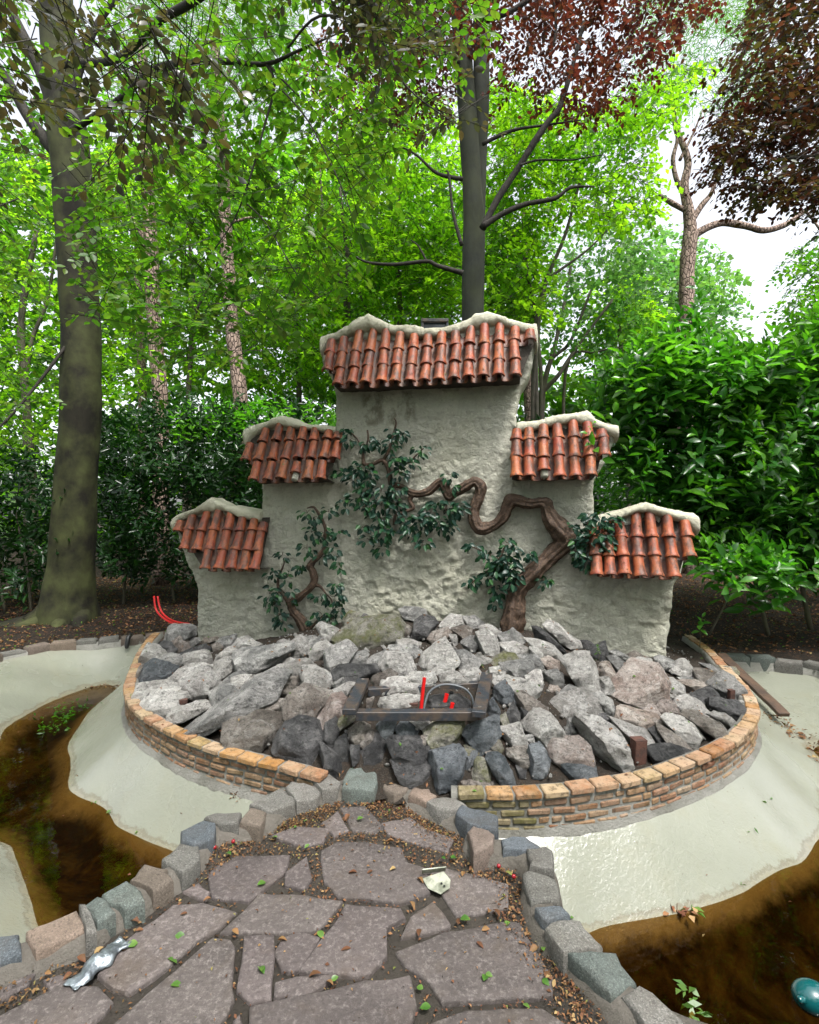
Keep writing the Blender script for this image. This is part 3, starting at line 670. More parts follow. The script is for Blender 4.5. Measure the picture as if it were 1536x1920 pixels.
# stones that continue outside the frame
ext = [Vector((-1.75, 1.62, 0)), Vector((-1.98, 1.5, 0)), Vector((-2.2, 1.4, 0))]
ext2 = [Vector((1.02, 1.33, 0)), Vector((1.2, 1.15, 0)), Vector((1.38, .95, 0))]
for i, c in enumerate(ext+ext2):
    a = rnd.uniform(0, 6.28); w = [(c.x+.1*math.cos(a+k*1.05)*rnd.uniform(.85, 1.1), c.y+.085*math.sin(a+k*1.05)*rnd.uniform(.85, 1.1)) for k in range(6)]
    slab('kerb_stone', w, KZ, PZ-.06, M[rnd.choice(['kG', 'kB', 'kN'])], kerb, 150+i, splay=1.03, edge=.02, hull=True)
line = [ext[2], ext[1], ext[0]]+kcent+ext2
# mortar bed under and between the kerb stones, down to the basin
kl = catmull(line, 4); secV = []; w0 = .07
for i, p in enumerate(kl):
    t = (kl[min(i+1, len(kl)-1)]-kl[max(i-1, 0)]).normalized(); nrm = Vector((-t.y, t.x, 0))  # nrm points to the pond side on a clockwise run
    for off, z in ((-.085, PZ-.04), (-.06, PZ+.025), (-.02, PZ+.045), (.03, PZ+.045), (.065, PZ+.01), (.09, PZ-.12), (.12, -.62)):
        secV.append((p.x+nrm.x*off, p.y+nrm.y*off, z))
secV = np.array(secV); secV[:, :2] += (fbm(secV, 20, 3, 4)*.006)[:, None]; secV[:, 2] += fbm(secV, 16, 3, 6)*.008
link('mortar', fastmesh('mortar', secV, grid_faces(len(kl), 7), True), kerb, [M['palemortar']])

path_poly = [xy(p) for p in line]+[(1.7, .6), (2.2, -.5), (2.4, -5.0), (-2.6, -5.0), (-2.6, 1.2)]
X, Y = np.arange(-2.7, 2.5, .05), np.arange(-5.1, 3.0, .05)
def pathz(P):
    Q = np.column_stack([P, np.zeros(len(P))]); return PZ-.016+fbm(Q, 9, 3, 14)*.005
path = sheet('path', X, Y, pathz, lambda c: inside(path_poly, c), M['pathmortar'])
# path side walls down into the basin
pv = []
for p in path_poly: pv += [(p[0], p[1], PZ-.02), (p[0], p[1], -.7)]
pn = len(path_poly); child('path_edge', mesh('path_edge', pv, [(2*i, 2*i+1, 2*((i+1) % pn)+1, 2*((i+1) % pn)) for i in range(pn)]), path, None, [M['palemortar']])
P_ = lambda p: crop(400, 1420, 2.743, p)
Q_ = lambda p: crop(0, 1420, 2.954, p)
flags = [P_([(560, 480), (640, 435), (780, 440), (960, 470), (1000, 540), (1110, 580), (1105, 690), (960, 740), (800, 720), (650, 710), (580, 640), (560, 560)]),
 P_([(365, 590), (480, 510), (505, 620), (470, 680), (370, 650)]), P_([(-30, 600), (20, 560), (120, 510), (390, 500), (360, 590), (240, 690), (180, 730), (0, 710)]),
 P_([(50, 890), (240, 700), (420, 700), (660, 740), (560, 860), (500, 885), (280, 895)]), P_([(680, 760), (960, 780), (980, 830), (890, 880), (890, 1020), (800, 1110), (740, 1120), (460, 1090), (560, 930), (620, 870)]),
 P_([(1010, 830), (1130, 740), (1220, 860), (1210, 880), (970, 920)]), P_([(950, 1000), (1200, 900), (1500, 850), (1570, 850), (1667, 1018), (1740, 1133), (1733, 1223), (1478, 1232), (1180, 1255), (1120, 1150), (1000, 1070)]),
 P_([(320, 1000), (360, 930), (450, 900), (545, 930), (470, 1060), (410, 1100), (350, 1090)]), P_([(160, 920), (310, 910), (315, 1000), (295, 1230), (190, 1250), (120, 1190), (150, 1000)]),
 P_([(320, 1160), (430, 1130), (640, 1120), (540, 1190), (470, 1230), (315, 1235)]), P_([(200, 1290), (700, 1170), (1010, 1130), (1040, 1280), (1020, 1371), (1000, 1520), (200, 1520)]),
 P_([(-540, 1400), (-200, 1100), (0, 930), (85, 940), (110, 980), (95, 1180), (110, 1240), (60, 1330), (0, 1400), (-200, 1520), (-600, 1520)]),
 Q_([(560, 1190), (700, 1010), (860, 900), (960, 820), (1120, 810), (1300, 860), (1200, 950), (1100, 1010), (980, 1110), (860, 1210), (730, 1290), (640, 1270)]),
 Q_([(1010, 740), (1100, 690), (1160, 740), (1130, 790)]), Q_([(-100, 1480), (180, 1340), (350, 1250), (540, 1270), (620, 1350), (560, 1420), (480, 1477), (400, 1600), (-200, 1700)]),
 Q_([(-60, 1330), (0, 1280), (150, 1200), (200, 1190), (150, 1260), (0, 1350), (-60, 1380)]), Q_([(240, 1230), (340, 1200), (380, 1230), (280, 1280)]),
 P_([(650, 250), (780, 240), (880, 350), (840, 380), (720, 370)]), P_([(300, 400), (420, 350), (600, 360), (560, 430), (450, 450)]), P_([(870, 330), (1010, 300), (1100, 360), (1230, 410), (1200, 480), (1050, 440), (900, 390)]),
 P_([(1110, 570), (1180, 560), (1420, 620), (1510, 650), (1510, 760), (1400, 790), (1250, 800), (1180, 700)]), P_([(1070, 1390), (1300, 1300), (1700, 1290), (1800, 1371), (1840, 1480), (1060, 1520)]),
 P_([(100, 1340), (140, 1300), (160, 1371), (150, 1430), (90, 1430)]), P_([(560, 330), (640, 270), (700, 370), (620, 400)])]
flag_w = []
for i, pts in enumerate(flags):
    w = [xy(pz(u, v, PZ)) for u, v in pts]; mx_, my_ = sum(a for a, b in w)/len(w), sum(b for a, b in w)/len(w); w = [((a-mx_)*1.035+mx_, (b-my_)*1.035+my_) for a, b in w]; flag_w.append(w)
    z = rnd.uniform(-.003, .005)-(0.006 if i in (17, 18, 19, 23) else 0)
    slab('flagstone', w, PZ+z, PZ-.06, M['flag'], path, 300+i, chip=.005, tilt=.006, relief=.002, edge=.007, nseg=.04)
# flagstones under and behind the camera
for i in range(-4, 5):
    for j in range(-8, 3):
        cx, cy = i*.55+rnd.uniform(-.06, .06), j*.5+.15+rnd.uniform(-.06, .06)
        if abs(cx) > 2.0 or cy > 1.22: continue
        a = rnd.uniform(0, 1); w = [(cx+.27*math.cos(a+k*.9)*rnd.uniform(.85, 1.12), cy+.25*math.sin(a+k*.9)*rnd.uniform(.85, 1.1)) for k in range(7)]
        slab('flagstone', w, PZ+rnd.uniform(-.003, .004), PZ-.06, M['flag'], path, 400+i*20+j, nseg=.08, edge=.007)

# back kerbs of the pond
def back_kerb(pts, label, seed, mats):
    r = empty('stone_kerb', pts[len(pts)//2], label, 'kerb', 'stone kerbs'); lp = catmull(pts, 20); d = 0; acc = [0]
    for a, b in zip(lp, lp[1:]): d += (b-a).length; acc.append(d)
    def at(s): 
        return Vector([np.interp(s, acc, [p[k] for p in lp]) for k in range(3)])
    s = 0; i = 0
    while s < d-.2:
        L = rnd.uniform(.17, .28); a, b = at(s+.008), at(s+L-.008); t = (b-a).normalized(); n = Vector((-t.y, t.x, 0)); wd = rnd.uniform(.06, .085)
        w = [xy(a+n*wd), xy(a-n*wd), xy(b-n*wd*rnd.uniform(.9, 1.1)), xy(b+n*wd)]
        slab('kerb_stone', w, .10+rnd.uniform(-.012, .02), -.05, M[rnd.choice(mats)], r, seed+i, splay=1.02, tilt=.05, edge=.02, chip=.008, nseg=.05)
        s += L; i += 1
    V = []
    for p in lp:
        t = (lp[min(lp.index(p)+1, len(lp)-1)]-lp[max(lp.index(p)-1, 0)]).normalized(); n = Vector((-t.y, t.x, 0))
        for off, z in ((.12, -.08), (.07, .05), (0, .065), (-.07, .05), (-.085, -.12)): V.append((p.x+n.x*off, p.y+n.y*off, z))
    link('mortar', fastmesh('mortar', np.array(V), grid_faces(len(lp), 5), True), r, [M['mortar']])
back_kerb(lo, 'kerb of brown and grey setts behind the pond, in front of the thick beech', 500, ['kN', 'kG', 'kN', 'kT', 'kG'])
back_kerb(ro, 'mossy grey kerb behind the pond at the right, beside the brown plank', 560, ['kG', 'kE', 'kG', 'kE'])

# ================================================================== BRICK RING
rp = [Vector((p.x, p.y, 0)) for p in ring_c]; acc = [0]
for a, b in zip(rp, rp[1:]): acc.append(acc[-1]+(b-a).length)
acc = np.array(acc); RX = np.array([p.x for p in rp]); RY = np.array([p.y for p in rp])
def rat(s): return Vector((np.interp(s, acc, RX), np.interp(s, acc, RY), 0))
def rfr(s):
    t = (rat(s+.06)-rat(s-.06)).normalized(); return t, Vector((t.y, -t.x, 0))      # n: outwards (towards the camera at the front)
brw = empty('brick_ring_wall', (rat(acc[-1]*.55).x, rat(acc[-1]*.55).y, 0), 'low curved retaining wall of weathered orange and brown bricks round the rock pile', 'wall')
def brick_mesh(L, W, H, seed):
    bm = bmesh.new(); box(bm, (0, 0, 0), (L, W, H), bev=.006)
    for v in bm.verts:
        q = np.array([[v.co.x*1+seed, v.co.y, v.co.z]]); v.co += Vector((fbm(q, 25, 2, seed)[0], fbm(q, 25, 2, seed+5)[0], fbm(q, 25, 2, seed+9)[0]))*.0028
    return from_bm('brick', bm, sharp=35)
cop_me = [brick_mesh(.130, .085, .034, k) for k in range(5)]
br_me = [brick_mesh(.122, .06, .031, 10+k) for k in range(5)]
brh_me = [brick_mesh(.056, .06, .031, 20+k) for k in range(3)]
mosszone = (845, 1000)
def screen_u(p): return 768+F*p.x/p.y
TOT = acc[-1]
s = .05
bi = {}
def put(me_list, nm, s, off, z, H):
    t, n = rfr(s); p = rat(s)+n*off; p.z = z
    u = screen_u(p)
    if 606 < u < 850 and p.y < 3: return
    ms = 'coping' if nm == 'coping_brick' else 'brick'
    if 838 < u < 1000 and p.y < 3 and (nm == 'brick' or u < 900): ms = 'mossbrick'
    key = (id(rnd.choice(me_list)), ms)
    base = rnd.choice(me_list); k = (base.name, ms)
    if k not in bi:
        c = base.copy(); c.materials.clear(); c.materials.append(M[ms]); bi[k] = c
    j = rnd.uniform(-.04, .04); rx = Matrix.Rotation(j*.6, 4, 'Z') @ Matrix.Rotation(rnd.uniform(-.04, .04), 4, 'Y')
    sc = Matrix.Diagonal((rnd.uniform(.93, 1.02), 1, rnd.uniform(.9, 1.05), 1))
    child(nm, bi[k], brw, basis(t, n, Vector((0, 0, 1)), p) @ rx @ sc)
while s < TOT-.08:
    put(cop_me, 'coping_brick', s+.066, -.04+rnd.uniform(-.004, .004), RING_Z-.017+rnd.uniform(-.003, .004), .04); s += .1445
for c in range(4):
    s = .03+(.03, .075, .0, .05)[c]; z = RING_Z-.04-.0255-c*.0415
    while s < TOT-.1:
        if rat(s).y > 5.4: s += .13; continue
        if rnd.random() < .17: L = .068; put(brh_me, 'brick', s+L/2, -.042+rnd.uniform(-.003, .004), z, .03)
        else: L = .134; put(br_me, 'brick', s+L/2, -.042+rnd.uniform(-.003, .004), z+rnd.uniform(-.002, .002), .03)
        s += L
V = []; ns = int(TOT/.03)
for i in range(ns+1):
    if False: pass
    s = i*TOT/ns; t, n = rfr(s); p = rat(s)
    for off, z in ((-.11, RING_Z-.06), (-.10, RING_Z-.012), (-.012, RING_Z-.014), (-.0155, RING_Z-.045), (-.0195, .13), (-.0175, .08), (-.017, .02), (.012, -.004), (.02, -.06)):
        q = np.array([[p.x+n.x*off, p.y+n.y*off, z]]); V.append(q[0])
V = np.array(V); V[:, :2] += (fbm(V, 30, 3, 31)*.003)[:, None]
Fm = grid_faces(ns+1, 9); cm = V[Fm].mean(1); um = 768+F*cm[:, 0]/cm[:, 1]; Fm = Fm[~((um > 600) & (um < 848) & (cm[:, 1] < 3))]
link('mortar', fastmesh('mortar', V, Fm, True), brw, [M['mortar']])

# ================================================================== STEPPED STUCCO WALL
wall = empty('garden_wall', wp(0, .2, -.15), 'stepped grey-green stucco wall with five small terracotta tiled roofs behind the rock pile', 'wall')
def prof(pts):   # pixels -> arrays s(z)
    q = sorted([wuv(u, v)[::-1] for u, v in pts]); return np.array([a for a, b in q]), np.array([b for a, b in q])
def topline(pts): 
    q = sorted([wuv(u, v) for u, v in pts]); return np.array([a for a, b in q]), np.array([b for a, b in q])
def wall_block(name, left, right, top, n0, thick, zb, seed, step=.016):
    lz, ls = prof(left); rz, rs = prof(right); ts, tz = topline(top)
    s0, s1 = ls.min(), rs.max(); nc = int((s1-s0)/step); zt = tz.max(); nr = int((zt-zb)/step)
    T = np.linspace(0, 1, nc); RR = np.linspace(0, 1, nr)
    sb = s0+(s1-s0)*T; ztop = np.interp(sb, ts, tz)-.03
    Z = zb+(ztop[None, :]-zb)*RR[:, None]
    Lx = np.interp(Z, lz, ls); Rx = np.interp(Z, rz, rs); S = Lx+(Rx-Lx)*T[None, :]
    S3 = np.column_stack([np.zeros(Z.size), np.zeros(Z.size), Z.ravel()])
    edge = np.minimum(S-Lx, Rx-S); 
    wob = fbm(S3, 6, 4, seed).reshape(Z.shape)*.012
    side = np.where(T[None, :] < .5, 1, -1); S = S+wob*np.exp(-(edge/.08)**2)*side
    Q = np.column_stack([S.ravel(), np.full(S.size, n0*3), Z.ravel()])
    big_ = fbm(Q, 1.4, 3, 41)*.012
    tro = 1-np.abs(fbm(Q*np.array([1, 1, 1.25]), 7.0, 3, 43)); tro = np.clip(tro-.45, 0, 1)*.038
    mid = fbm(Q, 15, 4, 45)*.009
    msk = np.clip(fbm(Q, 1.1, 2, 47)*1.2+.8, .6, 1.3)
    rd = .035; en = np.clip(edge, 0, rd).ravel(); rnd_ = -(rd-np.sqrt(np.maximum(rd*rd-(rd-en)**2, 0)))
    roughedge = np.exp(-(edge.ravel()/.10)**2)*fbm(Q, 11, 4, 49)*.012
    Nn = n0+big_+(tro+mid)*msk+rnd_+roughedge
    V = (np.array(WO)[None]+S.ravel()[:, None]*np.array(WS)+Nn[:, None]*np.array(WN)); V[:, 2] += Z.ravel()
    Fq = grid_faces(nr, nc)
    # sides and back
    def col(j): return np.arange(nr)*nc+j
    Vs = [V]; Fs = [Fq]; off = len(V)
    for j, flip in ((0, False), (nc-1, True)):
        idx = col(j); rows = [idx]
        for k in range(1, 7):
            vv = V[idx]+np.array(-WN)[None]*(thick*k/6)
            vv = vv+np.array(WS)[None]*(fbm(vv, 7, 3, seed+k)*.008*(1 if k < 6 else 0))[:, None]
            Vs.append(vv); rows.append(np.arange(off, off+nr)); off += nr
        for k in range(6):
            a, b = rows[k], rows[k+1]; q = np.stack([a[:-1], a[1:], b[1:], b[:-1]], -1); Fs.append(q if not flip else q[:, ::-1])
        if j == 0: lastL = rows[-1]
        else: lastR = rows[-1]
    Fs.append(np.stack([lastL[:-1], lastL[1:], lastR[1:], lastR[:-1]], -1))
    me = fastmesh(name, np.concatenate(Vs), np.concatenate(Fs), True); 
    return child(name, me, wall, None, [M['stucco']])
low_top = [(330, 980), (360, 955), (399, 938), (440, 955), (493, 965), (1110, 975), (1191, 950), (1250, 955), (1305, 965)]
mid_top = [(462, 808), (500, 800), (530, 785), (575, 800), (631, 803), (968, 796), (1047, 783), (1101, 776), (1160, 802)]
top_top = [(603, 635), (655, 618), (692, 598), (740, 614), (805, 622), (870, 610), (912, 592), (955, 604), (1008, 610)]
wall_block('lower_wall_face', [(368, 1260), (369, 1150), (370, 1108), (364, 1085), (352, 1060), (343, 1040), (331, 1000), (329, 960)],
           [(1247, 1260), (1250, 1225), (1257, 1160), (1264, 1100), (1275, 1080), (1292, 1040), (1302, 1005), (1307, 955)], low_top, 0.0, .30, -.05, 61)
wall_block('middle_wall_face', [(492, 1260), (492, 1000), (492, 905), (486, 885), (470, 860), (463, 830), (462, 790)],
           [(1112, 1260), (1112, 1000), (1112, 905), (1119, 890), (1138, 862), (1150, 830), (1157, 780)], mid_top, .010, .31, -.05, 62)
wall_block('tower_wall_face', [(641, 1260), (636, 1000), (631, 850), (630, 728), (622, 710), (609, 690), (605, 660), (604, 590)],
           [(965, 1260), (965, 1000), (966, 850), (968, 770), (978, 730), (990, 705), (1000, 680), (1008, 590)], top_top, .020, .32, -.05, 63)

def cover_tile_mesh(L, w0, w1, seed):
    """bamboo-like half-round cover tile: narrow top, flared lip at the lower end. local: x across, y outwards, z up along the slope; lip at z=0"""
    zs = [0.0, .012, .028, .05, .09, L*.6, L*.82, L]; ws = [w1*.97, w1, w1*.93, w1*.80, w0*1.06, w0, w0*.98, w0*.96]
    seg = 9; V = []; 
    for z, w in zip(zs, ws):
        for k in range(seg):
            a = math.pi*k/(seg-1); V.append((math.cos(a)*w/2, math.sin(a)*w*.52, z))
    n0 = len(V)
    for z, w in ((0.0, w1*.72), (L*.5, w0*.7)):
        for k in range(seg):
            a = math.pi*k/(seg-1); V.append((math.cos(a)*w/2, math.sin(a)*w*.5-.002, z))
    Fq = grid_faces(len(zs), seg).tolist()
    Fq += [[k+1, k, n0+k, n0+k+1] for k in range(seg-1)]
    Fq += [[n0+k+1, n0+k, n0+seg+k, n0+seg+k+1] for k in range(seg-1)]
    V = np.array(V); V[:, :2] += fbm(V, 20, 2, seed)[:, None]*.0018
    return mesh('roof_tile', V, Fq, sharp=50)
def pan_tile_mesh(L, w, seed):
    seg = 6; V = []
    for z in (0.0, L*.5, L):
        for k in range(seg):
            a = math.pi*k/(seg-1); V.append((math.cos(a)*w/2, -math.sin(a)*w*.30+.012, z))
    for z in (0.0, L):
        for k in range(seg):
            a = math.pi*k/(seg-1); V.append((math.cos(a)*w/2, -math.sin(a)*w*.30-.002, z))
    Fq = grid_faces(3, seg).tolist()+[[k+1, k, 18+k, 19+k] for k in range(seg-1)]
    V = np.array(V); V[:, 1] += fbm(V, 20, 2, seed)*.002
    return mesh('channel_tile', V, Fq, sharp=50)
TL = .235
tiles_me = {}
def tile_me(kind, L):
    k = (kind, round(L, 2), rnd.randrange(3))
    if k not in tiles_me:
        me = cover_tile_mesh(round(L, 2), .098, .132, k[2]) if kind == 'c' else pan_tile_mesh(round(L, 2), .115, k[2])
        me.materials.append(M['tile'] if kind == 'c' else M['pan']); tiles_me[k] = me
    return tiles_me[k]
def roof(cols, lips, umid, ns, skip, tops, broken=(), scale=1.0, copt=None, copb=None, seed=0, ncop=(.02, .105)):
    """cols: px of the top-row tiles; lips: px v of each row's lip; ns: outward offset per row; tops: px v of the top-row tile heads"""
    sc = [wuv(u, lips[0], ns[0])[0] for u in cols]; zl = [wuv(umid, v, n)[1] for v, n in zip(lips, ns)]
    # slope direction from row steps
    for r in range(3):
        dn = (ns[1]-ns[0]); dz = zl[0]-zl[1] if r < 2 else zl[1]-zl[2]
        up = (Vector((0, 0, 1))*dz - WN*dn).normalized(); outn = WS.cross(up)*-1
        if outn.dot(WN) < 0: outn = -outn
        for c, s_ in enumerate(sc):
            if (r, c) in skip: continue
            L = TL*scale if r else None
            jz = rnd.uniform(-.012, .008); p = wp(s_+rnd.uniform(-.005, .005), zl[r]+jz, ns[r]+.0)
            if r == 0:
                zt = wuv(cols[c], tops[c], ns[0]-.07)[1]; L = max(.09, (zt-zl[0])/max(up.z, .3)+.03)
            if r == 2 and c in broken:
                L = .13; p = p+up*.075
            me = tile_me('c', L); tw = Matrix.Rotation(rnd.uniform(-.055, .055), 4, 'Y') @ Matrix.Rotation(rnd.uniform(-.06, .04), 4, 'X')
            child('roof_tile', me, wall, basis(WS, outn, up, p+outn*.012) @ tw @ Matrix.Diagonal((scale, scale, 1, 1)))
            if r == 2 and c in broken:      # bare plaster core where the tile is broken off
                V, Fc, caps = tube_arrays([wp(s_, zl[r]+.0, ns[r]+.0), wp(s_, zl[r]+.06, ns[r]-.03), wp(s_, zl[r]+.13, ns[r]-.06)], [.035, .038, .034], segs=8, sub=3, rough=.25, nfreq=20, seed=c)
                child('plaster_core', mesh('plaster_core', V, Fc.tolist()+[x[:3] for x in caps.tolist()], smooth=True), wall, None, [M['stucco']])
            if c < len(sc)-1 and (r, c+1) not in skip:
                Lp = TL if r else max(.12, L); q = wp((s_+sc[c+1])/2+rnd.uniform(-.004, .004), zl[r]-.012+rnd.uniform(-.012, .006), ns[r]-.012)
                child('channel_tile', tile_me('p', Lp+.02), wall, basis(WS, outn, up, q) @ Matrix.Diagonal((scale, 1, 1, 1)))
    # bed under the tiles, its dark colour stands in for gap shadow
    Vb = []; sA, sB = sc[0]-.04, sc[-1]+.04; k0 = 26
    nb = [(ns[2]-.075, zl[2]+.012), (ns[2]-.06, zl[2]+.03), (ns[1]-.05, zl[1]), (ns[0]-.05, zl[0]), (ncop[0], zl[0]+.16)]
    c0, c1 = min(c for c in range(len(sc)) if (2, c) not in skip), max(c for c in range(len(sc)) if (2, c) not in skip)
    lo_s, hi_s = sc[c0]-.05, sc[c1]+.05
    for i in range(k0+1):
        for n_, z_ in [(-.02, zl[2]-.015)]+nb:
            t = (zl[0]-z_)/(zl[0]-zl[2]); t = min(max(t, 0), 1); a = sA+(lo_s-sA)*t; b = sB+(hi_s-sB)*t
            Vb.append(tuple(wp(a+(b-a)*i/k0, z_, n_)))
    Vb = np.array(Vb); Vb += (fbm(Vb, 14, 3, seed)*.008)[:, None]
    child('roof_bed', fastmesh('roof_bed', Vb, grid_faces(k0+1, 6)[:, ::-1], True), wall, None, [M['pathmortar']])
    # plaster ridge coping
    ts, tz = topline(copt); bs, bz_ = [], []
    for u, v in copb: a, b = wuv(u, v, ns[0]-.04); bs.append(a); bz_.append(b)
    s0, s1 = ts.min(), ts.max(); nn = int((s1-s0)/.014); segs = 22; V = []
    seams = [s0+(s1-s0)*f for f in ((.14, .33, .5, .66, .87) if s1-s0 > 1.5 else (.28, .62))]
    for i in range(nn+1):
        s_ = s0+(s1-s0)*i/nn; zt = np.interp(s_, ts, tz)+.0; zb = np.interp(s_, bs, bz_)+.012
        zb = min(zb, zt-.05)
        e = min(1.0, min(i, nn-i)/2.2+.55); g = 1-.09*sum(math.exp(-((s_-q)/.009)**2) for q in seams)
        cz = (zt+zb)/2; hz = (zt-zb)/2*e*g; n1 = ncop[1]*(.9+.1*math.sin(s_*9)); cn = (n1-.24)/2+.0; hn = (n1+.24)/2*e*g
        for k in range(segs):
            a = 2*math.pi*k/segs; ca, sa = math.cos(a), math.sin(a)
            # squarish rounded profile
            px_ = math.copysign(abs(ca)**.75, ca); pz_ = math.copysign(abs(sa)**.75, sa)
            V.append(tuple(wp(s_, cz+pz_*hz, cn+px_*hn)))
    V = np.array(V); cen = V.reshape(nn+1, segs, 3).mean(1, keepdims=True); D = V.reshape(nn+1, segs, 3)-cen; D /= np.linalg.norm(D, axis=2, keepdims=True)
    dsp = (fbm(V, 5, 4, seed+7)*.017+fbm(V, 13, 3, seed+9)*.011+fbm(V, 30, 3, seed+8)*.006).reshape(nn+1, segs, 1); V = (V.reshape(nn+1, segs, 3)+D*dsp).reshape(-1, 3)
    Fq = grid_faces(nn+1, segs, 0, True).tolist()+[list(range(segs))[::-1], [nn*segs+k for k in range(segs)]]
    me = mesh('plaster_coping', V, Fq, smooth=True); child('plaster_coping', me, wall, None, [M['copingplaster']])
C2 = lambda p: crop(300, 740, 3.84, p)
C3 = lambda p: crop(860, 740, 3.2, p)
# tower roof
roof([620, 643, 668, 694, 722, 747, 775, 801, 827, 855, 881, 908, 936, 965, 993], [655, 686, 716], 800, [.13, .21, .29], {(1, 14), (2, 0), (2, 14)},
     [645, 638, 626, 619, 627, 632, 635, 637, 635, 629, 620, 615, 611, 623, 631],
     copt=[(603, 632), (612, 628), (630, 622), (655, 612), (672, 600), (692, 590), (705, 597), (725, 605), (740, 609), (770, 612), (805, 616), (835, 614), (870, 604), (890, 592), (912, 585), (930, 590), (955, 600), (975, 602), (1009, 604)],
     copb=[(603, 668), (610, 655), (620, 645), (643, 638), (668, 626), (694, 619), (722, 627), (747, 632), (775, 635), (801, 637), (827, 635), (855, 629), (881, 620), (908, 615), (936, 611), (965, 623), (993, 631), (1003, 650), (1009, 665)], seed=71)
# middle left
roof([470, 494, 519, 543, 567, 590, 614, 634], [829, 863, 901], 550, [.12, .22, .32], {(0, 0), (2, 0), (2, 7)}, [826, 809, 801, 804, 809, 810, 816, 822], broken=(4,), scale=.95,
     copt=[(462, 803), (480, 798), (505, 790), (530, 777), (550, 785), (575, 795), (600, 797), (633, 798)], copb=[(462, 838), (470, 826), (494, 809), (519, 801), (543, 804), (567, 809), (590, 810), (614, 816), (633, 822)], seed=72)
# lower left
roof([336, 356, 379, 403, 428, 451, 474, 492], [997, 1033, 1068], 430, [.12, .21, .30], {(2, 0), (2, 1), (2, 2), (1, 0)}, [981, 970, 961, 960, 964, 976, 980, 985], scale=.98,
     copt=[(328, 972), (339, 963), (375, 951), (399, 931), (415, 939), (433, 948), (446, 947), (467, 952), (494, 960)], copb=[(328, 1000), (336, 984), (356, 972), (379, 963), (403, 961), (428, 965), (451, 976), (474, 981), (494, 985)], seed=73)
# middle right
roof([969, 992, 1019, 1047, 1076, 1103, 1130], [826, 859, 895], 1047, [.12, .20, .28], {(2, 6)}, [815, 809, 807, 804, 795, 801, 813], broken=(2,),
     copt=[(967, 792), (985, 790), (1010, 787), (1047, 777), (1079, 774), (1101, 770), (1116, 784), (1132, 791), (1160, 799)], copb=[(967, 818), (992, 809), (1019, 807), (1047, 804), (1076, 795), (1103, 801), (1130, 813), (1150, 822), (1160, 828)], seed=74)
# lower right
roof([1114, 1138, 1165, 1193, 1222, 1254, 1287], [1009, 1045, 1081], 1200, [.12, .20, .28], {(2, 6)}, [992, 985, 982, 966, 966, 973, 984],
     copt=[(1112, 970), (1135, 963), (1160, 955), (1191, 946), (1210, 942), (1235, 950), (1266, 957), (1300, 960), (1309, 970)], copb=[(1112, 998), (1138, 985), (1165, 978), (1192, 966), (1222, 966), (1254, 975), (1285, 984), (1300, 1000), (1309, 1008)], seed=75)

# lamp on the tower
bm = bmesh.new(); pl = wp(wuv(815, 604, -.16)[0], wuv(815, 604, -.16)[1], -.16); 
lamp = empty('floodlight', pl, 'small black floodlight box standing on top of the tower coping', 'floodlight')
box(bm, pl+Vector((0, 0, .0)), (.30, .14, .035), bev=.005); box(bm, pl+Vector((-.135, 0, -.05)), (.025, .12, .08), bev=.003); box(bm, pl+Vector((.135, 0, -.05)), (.025, .12, .08), bev=.003)
child('housing', from_bm('housing', bm), lamp, None, [M['steel']])
bm = bmesh.new(); box(bm, pl+Vector((0, .02, -.05)), (.24, .08, .07)); child('lens', from_bm('lens', bm), lamp, None, [M['glass']])
bm = bmesh.new(); box(bm, pl+Vector((0, .02, -.16)), (.03, .05, .2)); child('bracket', from_bm('bracket', bm), lamp, None, [M['steel']])

